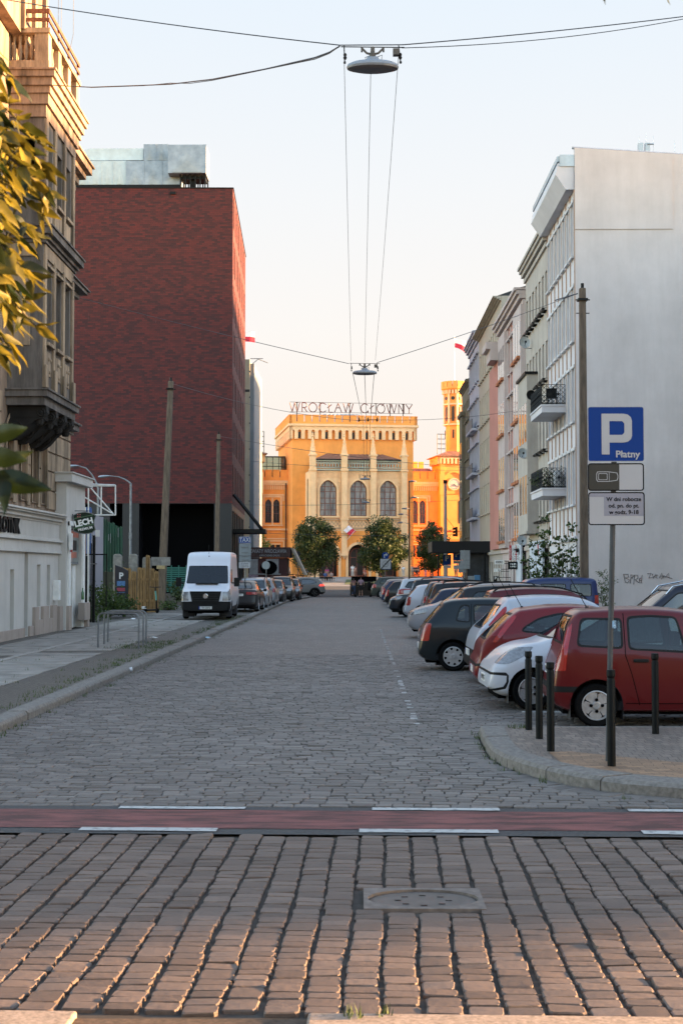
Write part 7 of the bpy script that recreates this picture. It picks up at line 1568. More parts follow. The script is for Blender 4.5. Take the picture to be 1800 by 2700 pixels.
def make_car(name, label, col, prof, belt, W, wheels, wr, side, rear=None, front=None, tail=None, head=None, seams=(), roofw=.72, zb=.2, extra=None, style='alloy', metal=0, darkrim=False, plate_txt=None, rails=False, antenna=None, cladding=False, strip=None, group='parked cars', tumble=1.0, privacy=False, doorh=(), nosew=.80, tailw=.86, rf=.5, pz=(None, None)):
    """prof: top outline (x from nose 0 to tail L, z). Returned thing: nose at x=0, centre y=0, wheels on z=0."""
    T = thing(name, label, 'car' if 'van' not in name else 'van', (0, 0, 0), 0, group); L_ = prof[-1][0]; pr = smooth_prof(prof, 5); hw = W / 2
    # even out long stretches
    st_ = []
    for a, b in zip(pr, pr[1:]):
        n = max(1, int((b[0] - a[0]) / .09)); st_ += [(a[0] + (b[0] - a[0]) * k / n, a[1] + (b[1] - a[1]) * k / n) for k in range(n)]
    st_.append(pr[-1]); bm = bmesh.new(); lay = bm.faces.layers.int.new('reg'); rings = []
    def hwid(x):
        a = min(1, x / rf); b = min(1, (L_ - x) / .45); return hw * (nosew + (1 - nosew) * math.sqrt(max(0, 1 - (1 - a) ** 2))) * (tailw + (1 - tailw) * math.sqrt(max(0, 1 - (1 - b) ** 2)))
    for x, T_ in st_:
        w_ = hwid(x); b = min(interp(belt, x), T_ - .012); e = min(x, L_ - x); lo = zb + .13 * max(0, 1 - e / .28) ** 2; lo = min(lo, T_ - .1); k = min(1, max(0, (T_ - b) / .42)); yr = w_ * (.93 + (roofw - .93) * k ** .7); yb_ = w_ * .955
        h = b - lo; c = [(0, lo), (w_ * .82, lo), (w_ * .93, lo + .03), (w_ * .975, lo + h * .16), (w_ * .995, lo + h * .34), (w_, lo + h * .52), (w_ * .995, lo + h * .7), (w_ * .985, lo + h * .86), (yb_ * 1.006, b - .012 * k), (yb_, b)]
        zt_ = T_ - .075 * k; c += [(yb_ + (yr + .015 - yb_) * t ** (1.15), b + (zt_ - b) * t) for t in (.12, .3, .5, .7, .88, 1.0)]
        c += [(yr - .01 * k, T_ - .04 * k), (yr - .045 * k, T_ - .014 * k), (yr * .8, T_ + .004), (yr * .5, T_ + .016 * (.4 + k * .6)), (yr * .22, T_ + .022 * (.4 + k * .6)), (0, T_ + .024 * (.4 + k * .6))]
        R_ = [bm.verts.new((x, -y, z)) for y, z in c]; Lf = [bm.verts.new((x, y, z)) for y, z in c[1:-1]]; rings.append(R_ + Lf[::-1])
    N_ = len(rings[0])
    for a, b in zip(rings, rings[1:]):
        for q in range(N_): bm.faces.new((a[q], a[(q + 1) % N_], b[(q + 1) % N_], b[q]))
    for rg, rev in ((rings[0], 0), (rings[-1], 1)):
        c_ = bm.verts.new(sum((v.co for v in rg), V()) / N_)
        for q in range(N_): bm.faces.new((rg[q], c_, rg[(q + 1) % N_]) if rev == 0 else (rg[q], rg[(q + 1) % N_], c_))
    bmesh.ops.recalc_face_normals(bm, faces=bm.faces)
    sd = lambda c, n: abs(n.y) > .3 and abs(c.y) > hw * .4
    wx = list(wheels)
    # regions: 1 body, 2 dark trim, 3 side glass, 4 rear glass, 5 windscreen, 6 tail lamp, 7 headlamp, 8 seam, 99 hole
    for x in wx:
        if cladding: cut(bm, lay, [(x + (wr + .14) * math.cos(2 * PI * k / 26), wr + .01 + (wr + .12) * math.sin(2 * PI * k / 26)) for k in range(26)], (0, 2), lambda c, n: abs(c.y) > hw * .6, 2)
    if cladding: cut(bm, lay, rect(-.05, L_ + .05, 0, .40), (0, 2), lambda c, n: True, 2)
    if strip: 
        for s_ in strip: cut(bm, lay, s_, (0, 2), lambda c, n: True, 2)
    for s_ in seams:
        for a, b in zip(s_, s_[1:]):
            d = V((b[0] - a[0], b[1] - a[1])).normalized() * .006; cut(bm, lay, [(a[0] - d.y, a[1] + d.x), (a[0] + d.y, a[1] - d.x), (b[0] + d.y, b[1] - d.x), (b[0] - d.y, b[1] + d.x)], (0, 2), sd, 8)
    for s_ in side:
        po = rpoly(s_, .07); cut(bm, lay, po, (0, 2), sd, 2); cut(bm, lay, rpoly(shrink(s_, .028), .055), (0, 2), sd, 3)
    if rear:
        zlo, zhi, wl, wh = rear; po = [(-wl, zlo), (wl, zlo), (wh, zhi), (-wh, zhi)]; t_ = lambda c, n: c.x > L_ * .6 and n.x > .12 and abs(n.y) < .75
        cut(bm, lay, rpoly(po, .08), (1, 2), t_, 2); cut(bm, lay, rpoly(shrink(po, .03), .06), (1, 2), t_, 4)
    if front:
        zlo, zhi, wl, wh = front; po = [(-wl, zlo), (wl, zlo), (wh, zhi), (-wh, zhi)]; t_ = lambda c, n: c.x < L_ * .6 and n.x < -.2 and n.z > .2
        cut(bm, lay, rpoly(po, .06), (1, 2), t_, 2); cut(bm, lay, rpoly(shrink(po, .025), .05), (1, 2), t_, 5)
    if tail:
        for ty in tail:
            xz, yin = ty; cut(bm, lay, rpoly(xz, .03, 2), (0, 2), lambda c, n: abs(c.y) > yin and c.x > L_ * .7, 6)
    if head:
        xz, yin = head; cut(bm, lay, rpoly(xz, .05, 2), (0, 2), lambda c, n: abs(c.y) > yin and c.x < L_ * .3, 7)
    for x in wx: cut(bm, lay, [(x + (wr + .055) * math.cos(2 * PI * k / 28), wr + .01 + (wr + .05) * math.sin(2 * PI * k / 28)) for k in range(28)], (0, 2), lambda c, n: abs(c.y) > hw * .6, 99)
    bmesh.ops.delete(bm, geom=[f for f in bm.faces if f[lay] == 99], context='FACES')
    PT = paint('car paint ' + '%.3f %.3f %.3f' % col, col, metal)
    def extract(regs, nm, mats, ysign=0, off=0):
        b2 = bmesh.new(); mp = {}; cnt = 0; l2 = {}
        for f in bm.faces:
            if f[lay] not in regs: continue
            if ysign and f.calc_center_median().y * ysign <= 0: continue
            vs = []
            for v in f.verts:
                if v not in mp: mp[v] = b2.verts.new(v.co + v.normal * off)
                vs.append(mp[v])
            try: nf = b2.faces.new(vs); nf.material_index = regs.index(f[lay]); nf.smooth = True; cnt += 1
            except ValueError: pass
        if not cnt: b2.free(); return None
        me = bpy.data.meshes.new(nm); b2.to_mesh(me); b2.free(); smooth_mesh(me, 38)
        for m_ in mats: me.materials.append(m_)
        return obj(nm, me, None, T)
    bm.normal_update()
    body = extract([0, 2, 8], 'body', [PT, M['trim'], M['dark']])
    gm = M['pane'] if privacy else M['car_glass']
    for s_ in (-1, 1): extract([3], 'side_window', [gm], s_, -.006)
    extract([4], 'rear_window', [gm], 0, -.006); extract([5], 'windscreen', [M['car_glass']], 0, -.006)
    for s_ in (-1, 1):
        extract([6], 'tail_light', [M['red_lamp']], s_, .004); extract([7], 'headlight', [M['clear_lamp']], s_, .003)
    bm.free()
    # interior: floor, dash, seats, arch liners
    ro = max(p[1] for p in prof); fx = L_ * .24
    mb = MB(); mb.box(.35, L_ - .3, -hw * .86, hw * .86, zb + .02, zb + .14); mb.box(fx - .05, fx + .22, -hw * .82, hw * .82, zb + .1, min(.95, ro * .62))
    for sx_ in (L_ * .47, L_ * .70):
        for sy_ in (-.36, .36): mb.box(sx_, sx_ + .13, sy_ - .24, sy_ + .24, zb + .1, ro * .64); mb.box(sx_ + .02, sx_ + .10, sy_ - .12, sy_ + .12, ro * .66, ro * .78); mb.box(sx_ - .45, sx_, sy_ - .24, sy_ + .24, zb + .1, zb + .3)
    for x in wx:
        n = 12; q = [(x + (wr + .056) * math.cos(PI * k / n - .0), wr + .01 + (wr + .051) * math.sin(PI * k / n)) for k in range(n + 1)]
        q = [(x + wr + .056, .1)] + q + [(x - wr - .056, .1)]
        for s_ in (-1, 1):
            for a, b in zip(q, q[1:]): mb.quad((a[0], s_ * hw * .97, a[1]), (b[0], s_ * hw * .97, b[1]), (b[0], s_ * hw * .5, b[1]), (a[0], s_ * hw * .5, a[1]))
            mb.add([(p[0], s_ * hw * .55, p[1]) for p in q], [tuple(range(len(q)))])
    mb.build('cabin', M['interior'], T, fixn=False)
    tm, rm = wheel_mesh(wr, style, darkrim)
    for x in wx:
        for s_ in (-1, 1):
            w_ = bpy.data.objects.new('wheel', tm); COL.objects.link(w_); w_.parent = T; w_.location = (x, s_ * (hw * .97 - .10), wr); w_.rotation_euler = (0, rs.uniform(0, 6), 0 if s_ < 0 else PI)
            if s_ > 0: w_.rotation_euler = (0, 0, PI)
            r_ = obj('rim', rm, None, w_)
    # mirrors, plates, wipers, handles
    mx = interp([(0, 0), (1, 1)], 0); xm_ = min(p[0] for s_ in side for p in s_) + .12; bz = interp(belt, xm_)
    for s_ in (-1, 1):
        mb = MB(); mb.box(xm_ - .1, xm_ + .06, s_ * (hw + .02), s_ * (hw + .17), bz + .0, bz + .14); mb.box(xm_ - .02, xm_ + .04, s_ * hw * .92, s_ * (hw + .04), bz + .02, bz + .06); mb.build('wing_mirror', M['trim'] if cladding else PT, T, bevel=.03)
    for hx, hz in doorh:
        for s_ in (-1, 1): mb = MB(); mb.box(hx - .1, hx + .1, s_ * (hw * .985), s_ * (hw + .012), hz - .02, hz + .025); mb.build('door_handle', M['trim'], T, bevel=.01)
    for (x, z, s_) in ((L_ + .004, pz[1] or .62, 1), (-.004, pz[0] or .45, -1)):
        f_ = Fr((x, 0, z), (0, s_, 0), (s_, 0, 0)); mb = MB(); mb.box(-.26, .26, -.056, .056, -.02, .004, f_); mb.box(-.26, -.22, -.056, .056, .004, .006, f_, 1); p_ = mb.build('licence_plate', [M['number_plate'], M['eu_blue']], T)
        if plate_txt: text('lettering', plate_txt, .1, f_, .02, 0, .006, M['black_metal'], p_, .0005, xs=.8, thick=.001)
    if rails:
        x0, x1 = L_ * .36, L_ * .86
        for s_ in (-1, 1): MB().tube([(x0 + (x1 - x0) * t, s_ * hw * roofw * .93, interp(pr, x0 + (x1 - x0) * t) + (.05 if 0 < t < 1 else .0)) for t in (0, .06, .3, .5, .7, .94, 1)], .018, 6).build('roof_rail', M['chrome'] if rails == 2 else M['trim'], T)
    if antenna: 
        ax_, az_ = antenna, interp(pr, antenna); mb = MB(); mb.lathe([(.03, 0), (.02, .03)], (ax_, 0, az_ + .01), (0, 0, 1), 8); mb.tube([(ax_, 0, az_ + .02), (ax_ + .22, 0, az_ + .42)], .006, 4); mb.build('antenna', M['black_metal'], T)
    mb = MB(); mb.box(.15, L_ - .15, -hw * .7, hw * .7, zb - .04, zb + .06); mb.build('underbody', M['dark'], T)
    return T
def place(T, X, Y, z=None, face='L', ry=0, label=None):
    """face L: nose to the left (-X); R: nose to the right, tail at X; F: nose to the camera; B: nose away, tail at Y"""
    L_ = max(v.co.x for ch in T.children if ch.name.startswith('body') for v in ch.data.vertices); z = gz(Y) if z is None else z
    if face == 'L': T.location = (X, Y, z); T.rotation_euler = (0, 0, ry)
    if face == 'R': T.rotation_euler = (0, 0, PI + ry); T.location = (X + L_ * math.cos(ry), Y + L_ * math.sin(ry), z)
    if face == 'F': T.rotation_euler = (0, 0, PI / 2 + ry); T.location = (X, Y, z)
    if face == 'B': T.rotation_euler = (0, 0, -PI / 2 + ry); T.location = (X, Y + L_, z)
    if label: T['label'] = label
    return T
RED1, RED2, WH, SIL, DGREEN, BLK = (.08, .001, .0025), (.12, .001, .004), (.44, .45, .49), (.25, .26, .28), (.002, .006, .009), (.004, .004, .005)
G2 = 'cars parked across the right-hand row'
# boxy red hatch (tail toward the road)
hb1 = [(0, .60), (.08, .74), (.4, .92), (.85, 1.03), (1.0, 1.08), (1.5, 1.43), (1.75, 1.52), (2.3, 1.56), (3.0, 1.535), (3.2, 1.50), (3.32, 1.36), (3.42, 1.02), (3.50, .80), (3.53, .60), (3.55, .45)]
c = make_car('parked_hatchback', 'boxy dark red hatchback nearest the camera, tall tail lamp on the rear pillar', RED1, hb1, [(0, .7), (.9, .97), (1.6, .95), (3.6, 1.05)], 1.60, (.70, 2.98 - .0), .29,
  [[(2.62, 1.03), (3.24, 1.06), (3.17, 1.44), (2.62, 1.44)], [(1.78, .98), (2.56, 1.02), (2.56, 1.46), (2.25, 1.48), (1.9, 1.46)], [(1.05, 1.02), (1.7, .97), (1.82, 1.45), (1.6, 1.42)]],
  rear=(1.08, 1.47, .56, .50), front=(1.06, 1.46, .66, .56), tail=[([(3.34, 1.46), (3.24, 1.46), (3.35, 1.02), (3.38, .74), (3.7, .74), (3.7, 1.0)], .60)], head=([(0, .6), (.35, .62), (.45, .85), (0, .78)], .42),
  seams=[[(2.60, 1.5), (2.6, .95), (2.52, .7), (2.42, .3)], [(1.76, 1.45), (1.76, .3)], [(1.0, .98), (.98, .3)], [(2.6, .32), (1.0, .32)]], style='star', strip=[rect(3.05, 3.6, .46, .54)], antenna=3.0, doorh=((2.40, .88), (1.6, .86)), pz=(.42, .72), group=G2, plate_txt='DW 4F721')
place(c, 2.60, 19.0, face='R', ry=R(-2))
# small white car, nose toward the road
wc = [(0, .42), (.04, .58), (.12, .70), (.3, .86), (.55, .96), (.9, 1.04), (1.5, 1.38), (1.8, 1.47), (2.3, 1.49), (2.9, 1.46), (3.2, 1.38), (3.4, 1.05), (3.5, .8), (3.54, .5)]
c = make_car('parked_hatchback', 'small white car facing the road behind the three bollards, big slanted headlight', WH, wc, [(0, .6), (.6, .82), (1.2, .93), (3.6, 1.02)], 1.64, (.62, 2.95), .29,
  [[(1.1, 1.0), (1.9, .97), (1.95, 1.4), (1.75, 1.38)], [(2.0, .97), (2.7, 1.0), (2.65, 1.4), (2.05, 1.41)], [(2.78, 1.02), (3.15, 1.1), (2.9, 1.38)]], rear=(1.05, 1.38, .55, .45), front=(1.05, 1.40, .68, .56), tail=[([(3.3, .7), (3.6, .7), (3.6, 1.0), (3.3, 1.0)], .6)],
  head=([(.08, .68), (.28, .68), (.52, .80), (.68, .94), (.38, .92), (.16, .80)], .45), seams=[[(1.98, 1.4), (1.95, .3)], [(.98, .98), (.98, .3)], [(.62, .92), (.55, .62)]], strip=[[(-.05, .56), (.24, .56), (.28, .52), (.28, .42), (.24, .32), (.0, .26), (-.05, .26), (-.05, .29), (.2, .35), (.245, .42), (.25, .51), (-.05, .53)]], style='star', pz=(.44, .7), group=G2, plate_txt='DW 9K135')
place(c, 1.92, 21.2, face='L', ry=R(2))
# red sloping coupe-like hatch
cs = [(0, .5), (.1, .66), (.4, .84), (.95, .97), (1.7, 1.36), (2.1, 1.465), (2.6, 1.48), (3.1, 1.43), (3.3, 1.38), (3.55, 1.18), (3.76, .98), (3.88, .84), (3.93, .66), (3.98, .58), (4.0, .46)]
c = make_car('parked_hatchback', 'shiny red hatchback with a sloping tail and arched side window, between two pale cars', RED2, cs, [(0, .65), (.9, .9), (1.8, .95), (3.2, 1.06), (3.9, .98)], 1.71, (.78, 3.27), .31,
  [[(1.2, 1.0), (2.2, .96), (2.2, 1.36), (1.85, 1.36)], [(2.28, .97), (3.24, 1.06), (3.22, 1.13), (2.95, 1.29), (2.62, 1.37), (2.28, 1.37)]], rear=(.92, 1.36, .62, .50), front=(1.0, 1.38, .7, .56), tail=[([(3.34, 1.34), (3.44, 1.26), (3.72, .90), (3.66, .88), (3.38, 1.2), (3.30, 1.31)], .56)],
  head=([(0, .6), (.5, .7), (.6, .85), (.1, .75)], .4), seams=[[(2.24, 1.37), (2.24, .3)], [(1.1, .9), (1.05, .3)]], strip=[rect(3.45, 4.05, .50, .545)], antenna=3.15, style='alloy', pz=(.4, .42), group=G2)
place(c, 1.93, 23.4, face='R', ry=R(-1))
# silver hatch, tail to road
sh_ = [(0, .5), (.1, .66), (.4, .84), (.95, 1.0), (1.75, 1.44), (2.2, 1.57), (2.8, 1.59), (3.3, 1.55), (3.45, 1.50), (3.7, 1.2), (3.93, .98), (4.02, .8), (4.06, .6), (4.1, .45)]
c = make_car('parked_hatchback', 'pale silver blue hatchback with a long sloping tailgate, just behind the red sloping one', (.33, .36, .42), sh_, [(0, .65), (.9, .9), (1.8, .98), (3.4, 1.08), (4.0, 1.0)], 1.76, (.8, 3.3), .31,
  [[(1.3, 1.03), (2.2, 1.0), (2.2, 1.44), (1.9, 1.43)], [(2.28, 1.0), (3.1, 1.05), (3.1, 1.40), (2.7, 1.46), (2.28, 1.46)], [(3.16, 1.06), (3.42, 1.12), (3.2, 1.38)]], rear=(1.0, 1.44, .62, .52), front=(1.03, 1.46, .7, .58), tail=[([(3.44, 1.42), (3.5, 1.38), (3.8, 1.06), (3.74, 1.04), (3.44, 1.32)], .54)],
  head=([(0, .6), (.5, .7), (.6, .85), (.1, .75)], .4), seams=[[(2.24, 1.45), (2.24, .3)], [(3.13, 1.4), (3.13, .9), (3.0, .6)]], strip=[rect(3.8, 4.2, .3, .62)], antenna=3.3, pz=(.4, .55), group=G2)
place(c, 2.05, 25.9, face='R', ry=R(1))
# dark green hatch
pg = [(0, .5), (.08, .66), (.4, .84), (.95, .98), (1.6, 1.36), (1.95, 1.455), (2.5, 1.48), (3.1, 1.455), (3.34, 1.41), (3.42, 1.35), (3.62, 1.12), (3.76, .95), (3.83, .78), (3.87, .6), (3.90, .46)]
c = make_car('parked_hatchback', 'dark green black hatchback with round silver hubcaps, standing farthest out toward the road', DGREEN, pg, [(0, .66), (.9, .9), (1.8, .93), (3.9, 1.0)], 1.65, (.76, 3.20), .30,
  [[(1.15, .98), (1.98, .95), (1.98, 1.36), (1.75, 1.36)], [(2.06, .95), (2.78, .98), (2.78, 1.37), (2.06, 1.38)], [(2.84, .99), (3.16, 1.02), (3.04, 1.36), (2.84, 1.37)]], rear=(.96, 1.36, .58, .50), front=(1.0, 1.37, .68, .56), tail=[([(3.70, .62), (3.95, .62), (3.95, .98), (3.64, .98)], .60)],
  head=([(0, .6), (.4, .64), (.5, .82), (.1, .75)], .4), seams=[[(2.81, 1.38), (2.83, .95), (2.78, .72), (2.66, .5), (2.62, .3)], [(2.02, 1.38), (2.02, .3)], [(2.62, .3), (1.1, .3)]], style='cap', pz=(.4, .5), group=G2, doorh=((2.62, .83), (1.85, .82)))
place(c, 1.27, 29.0 + .15, face='R', ry=R(-1))
DG = c
# SUV with rails, red, deeper in
suv = [(0, .55), (.1, .8), (.5, .98), (1.05, 1.1), (1.75, 1.52), (2.1, 1.62), (2.8, 1.66), (3.5, 1.62), (3.75, 1.56), (3.8, 1.48), (4.05, 1.2), (4.2, 1.02), (4.28, .8), (4.32, .5)]
def suv_car(label, col, X, Y, face='R', rails=1, metal=0, cladding=True, ry=0, priv=False, rearlamp=None, scale=1):
    c = make_car('parked_suv', label, col, suv, [(0, .8), (1, 1.0), (2, 1.04), (4.2, 1.12)], 1.80, (.85, 3.45), .34,
      [[(1.35, 1.1), (2.15, 1.06), (2.15, 1.5), (1.95, 1.5)], [(2.25, 1.07), (3.05, 1.1), (3.05, 1.52), (2.25, 1.53)], [(3.12, 1.1), (3.68, 1.18), (3.45, 1.5), (3.12, 1.52)]], rear=(1.12, 1.5, .62, .5), front=(1.12, 1.52, .72, .6), tail=[(rearlamp or [(3.95, .84), (4.4, .84), (4.4, 1.14), (3.9, 1.1)], .5)],
      head=([(0, .72), (.5, .78), (.6, .94), (.1, .86)], .4), seams=[[(2.2, 1.5), (2.2, .4)], [(3.08, 1.5), (3.08, 1.0), (2.95, .5)]], rails=rails, cladding=cladding, metal=metal, antenna=3.6, zb=.26, pz=(.5, .75), group=G2, privacy=priv)
    return place(c, X, Y, face=face, ry=ry)
suv_car('dark red SUV with black roof rails, its roof showing above the green hatchback', (.07, .003, .005), 2.5, 32.3, rails=1)
def hatch_copy(src_prof, name, label, col, X, Y, face='R', ry=0, **k):
    pass
c = make_car('parked_hatchback', 'bronze beige hatchback with round red tail lamps, squeezed behind the green hatchback', (.17, .125, .105), sh_, [(0, .65), (.9, .9), (1.8, .98), (3.4, 1.08), (4.0, 1.0)], 1.74, (.8, 3.3), .31, [[(1.3, 1.03), (3.2, 1.05), (3.1, 1.40), (2.7, 1.46), (1.9, 1.43)]], rear=(1.0, 1.44, .6, .5), front=(1.03, 1.46, .7, .58), tail=[([(3.8, .8), (4.2, .8), (4.2, 1.06), (3.8, 1.06)], .42)], head=([(0, .6), (.5, .7), (.6, .85), (.1, .75)], .4), pz=(.4, .5), group=G2)
place(c, 1.55, 35.0)
suv_car('black estate-like SUV with pale roof edge, behind the bronze hatchback', BLK, 2.3, 37.8, rails=0, cladding=False)
# silver MPV with L shaped red lamps
mp_ = [(0, .55), (.1, .8), (.5, .95), (1.0, 1.08), (1.8, 1.55), (2.1, 1.62), (3.0, 1.66), (3.9, 1.62), (4.15, 1.55), (4.3, 1.2), (4.4, .95), (4.47, .7), (4.5, .45)]
c = make_car('parked_estate', 'silver people carrier with L-shaped red tail lamps and black roof rails', (.28, .28, .30), mp_, [(0, .8), (1, 1.0), (2, 1.02), (4.4, 1.1)], 1.82, (.9, 3.6), .33, [[(1.4, 1.1), (2.3, 1.05), (2.3, 1.5), (2.0, 1.5)], [(2.4, 1.05), (3.3, 1.08), (3.3, 1.53), (2.4, 1.53)], [(3.38, 1.08), (4.08, 1.18), (3.85, 1.5), (3.38, 1.53)]], rear=(1.1, 1.5, .66, .58), front=(1.12, 1.54, .72, .6),
  tail=[([(3.75, 1.12), (4.2, 1.12), (4.6, .98), (4.6, .84), (4.12, .84), (4.12, 1.04), (3.75, 1.06)], .6)], head=([(0, .7), (.5, .75), (.6, .92), (.1, .85)], .4), rails=1, cladding=False, zb=.24, pz=(.5, .6), group=G2)
place(c, 1.55, 42.8)
MPV = c
def recolor(src, label, col, X, Y, face='R', ry=0, metal=0):
    c = copy_tree(src); PT = paint('car paint ' + '%.3f %.3f %.3f' % col, col, metal)
    for ch in c.children:
        if ch.name.startswith(('body', 'wing_mirror')) : ch.data = ch.data.copy(); ch.data.materials[0] = PT
    return place(c, X, Y, face=face, ry=ry, label=label)
recolor(MPV, 'black people carrier with roof rails behind the silver one', BLK, 2.3, 48.2)
recolor(DG, 'navy hatchback hidden between people carriers, only its roof edge showing', (.01, .015, .04), 2.2, 45.6)
recolor(MPV, 'dark grey people carrier in the middle of the right row', (.04, .042, .05), 2.4, 53.0)
c = recolor(DG, 'compact white hatchback with dark rear window, in front of the dark crossover', WH, 1.95, 57.6)
chr_ = [(0, .6), (.1, .82), (.5, .98), (1.1, 1.08), (1.8, 1.45), (2.2, 1.54), (2.8, 1.55), (3.4, 1.45), (3.8, 1.28), (4.1, 1.16), (4.28, 1.08), (4.3, .9), (4.36, .66), (4.38, .5)]
c = make_car('parked_suv', 'dark blue grey crossover with coupe roof, boomerang tail lamps and black wheels', (.012, .015, .021), chr_, [(0, .8), (1, 1.0), (2, 1.06), (4.3, 1.14)], 1.80, (.85, 3.5), .35, [[(1.4, 1.1), (2.2, 1.08), (2.2, 1.42), (2.0, 1.42)], [(2.28, 1.08), (3.1, 1.16), (3.0, 1.38), (2.28, 1.43)]], rear=(1.14, 1.4, .55, .5), front=(1.1, 1.44, .72, .6), tail=[([(3.8, 1.02), (4.5, 1.06), (4.5, 1.14), (3.7, 1.16)], .5), ([(4.05, .84), (4.3, .84), (4.3, 1.06), (4.0, 1.04)], .6)], head=([(0, .75), (.5, .8), (.6, .95), (.1, .88)], .4), cladding=True, zb=.26, pz=(.5, .8), group=G2, style='alloy')
place(c, 1.38, 61.6)
recolor(MPV, 'black car with a roof spoiler beyond the dark crossover', BLK, 2.4, 66.5)
recolor(MPV, 'white box-like car beyond the dark crossover', WH, 2.0, 72.5)
recolor(DG, 'dark hatchback with bright red tail lamps, far along the right row', BLK, 1.5, 78.0)
recolor(DG, 'dark blue hatchback far along the right row, next to the bright-lamped one', (.015, .02, .05), 1.4, 84.0)
recolor(MPV, 'white van-like car with a tall pale roof, far along the right row', WH, 4.0, 88.0)
recolor(DG, 'grey hatchback near the far end of the right row', (.1, .1, .11), 1.5, 91.0)
c = suv_car('dark off-road car with a spare wheel, last of the right row', (.03, .035, .03), 1.0, 106.0, cladding=False)
tm, rm = wheel_mesh(.34, 'alloy', False); w_ = obj('spare_wheel', tm, None, c); w_.location = (4.45, 0, .95); w_.rotation_euler = (0, 0, PI / 2)
recolor(DG, 'silver hatchback just before the off-road car at the far end', SIL, 1.6, 98.5)
# blue van and navy van across the car park
kg = [(0, .6), (.1, .85), (.5, 1.0), (1.0, 1.12), (1.55, 1.6), (1.8, 1.75), (2.6, 1.8), (3.7, 1.79), (4.05, 1.74), (4.12, 1.5), (4.16, 1.0), (4.18, .6)]
c = make_car('parked_van', 'bright blue small van with a long flat roof, behind the parked row', (.006, .02, .10), kg, [(0, .85), (1, 1.1), (4.2, 1.15)], 1.80, (.85, 3.4), .32, [[(1.25, 1.15), (2.0, 1.15), (2.0, 1.6), (1.7, 1.6)], [(2.1, 1.15), (3.0, 1.15), (3.0, 1.6), (2.1, 1.6)], [(3.15, 1.15), (3.9, 1.15), (3.9, 1.6), (3.15, 1.6)]], rear=(1.15, 1.6, .6, .58), front=(1.15, 1.65, .72, .64), tail=[([(4.0, .9), (4.3, .9), (4.3, 1.2), (4.0, 1.2)], .7)], head=([(0, .75), (.4, .8), (.5, .98), (.1, .9)], .4), zb=.24, group=G2, roofw=.84)
place(c, 4.35, 49.5, face='L')
c = make_car('parked_van', 'navy blue van with dark side windows at the right edge, behind the red hatchback', (.005, .007, .02), kg, [(0, .85), (1, 1.1), (4.2, 1.15)], 1.85, (.85, 3.4), .32, [[(1.25, 1.15), (2.0, 1.15), (2.0, 1.6), (1.7, 1.6)], [(2.1, 1.15), (3.9, 1.15), (3.9, 1.6), (2.1, 1.6)]], rear=(1.15, 1.6, .6, .58), front=(1.15, 1.65, .72, .64), head=([(0, .75), (.4, .8), (.5, .98), (.1, .9)], .4), zb=.24, group=G2, roofw=.84, privacy=True, rails=2)
place(c, 4.9, 30.4, face='L'); c.scale = (1.15, 1, 1.0)

# ------------------------------------------------------------------ left row, on the pavement
G3 = 'vehicles parked along the left kerb'
vp = [(0, .45), (.02, .75), (.06, 1.05), (.12, 1.14), (.4, 1.24), (.72, 1.34), (.84, 1.42), (1.42, 2.12), (1.56, 2.28), (1.75, 2.52), (2.0, 2.66), (2.4, 2.70), (4.0, 2.72), (5.4, 2.70), (5.75, 2.62), (5.82, 2.3), (5.86, 1.2), (5.88, .5)]
c = make_car('white_van', 'tall white delivery van facing the camera on the left pavement, black grille and bumper', (.60, .61, .65), vp, [(0, .95), (.5, 1.22), (1.2, 1.32), (5.9, 1.35)], 1.98, (1.05, 4.6), .35, [[(1.12, 1.45), (1.95, 1.42), (1.95, 2.0), (1.55, 2.0)]], front=(1.42, 2.14, .84, .78), tail=[([(5.7, .9), (6.0, .9), (6.0, 1.4), (5.7, 1.4)], .8)],
  head=([(-.05, .74), (.2, .76), (.52, 1.12), (.48, 1.22), (.30, 1.17), (-.05, 1.06)], .66), seams=[[(2.05, 2.1), (2.05, .35)], [(1.0, 1.3), (1.5, .9)]], strip=[rect(-.1, .42, .2, .72), rect(1.45, 4.2, .2, .5), rect(5.3, 6.0, .2, .5)], zb=.3, roofw=.87, nosew=.86, rf=.35, group=G3, plate_txt='TKI 53072', pz=(.47, .9), style='cap', darkrim=True)
place(c, -6.03, 54.4, .12, 'F', ry=R(1.5)); VAN = c
fv_ = Fr((0, 0, 0), (0, -1, 0), (-1, 0, 0))
mb = MB(); mb.prism([(-.52, .66), (.52, .66), (.62, 1.12), (-.62, 1.12)], -.12, .012, fv_); gr_ = mb.build('grille', M['trim'], VAN)
mb = MB()
for k in range(4): mb.box(-.50 - k * .025, .50 + k * .025, .74 + k * .09, .76 + k * .09, .012, .03, fv_)
mb.build('grille_bar', M['cladding'], gr_)
mb = MB(); mb.lathe([(.10, 0), (.10, .03), (.085, .035), (.085, .02)], fv_(0, .93, .012), (-1, 0, 0), 24); f9 = Fr((-.035, 0, .93), (0, -1, 0), (-1, 0, 0))
for s_ in ([(-.055, .05), (-.02, -.06), (0, -.015), (.02, -.06), (.055, .05)], [(-.03, .07), (0, .02), (.03, .07)]): 
    for a, b in zip(s_, s_[1:]): mb.tube([f9(*a, 0), f9(*b, 0)], .009, 4)
mb.build('emblem', M['chrome'], gr_)
mb = MB(); mb.tube([(2.0, 0, 2.66), (1.72, 0, 2.50)], .03, 6); mb.tube([(1.85, .02, 2.6), (1.95, .03, 3.0)], .006, 4); mb.build('antenna', M['trim'], VAN)
mb = MB(); mb.box(.72, .82, -.45, .45, 1.40, 1.425); mb.build('bonnet_vent', M['trim'], VAN)
for ch in VAN.children:
    if ch.name.startswith('wing_mirror'):
        s_ = 1 if sum(v.co.y for v in ch.data.vertices) > 0 else -1; bpy.data.objects.remove(ch)
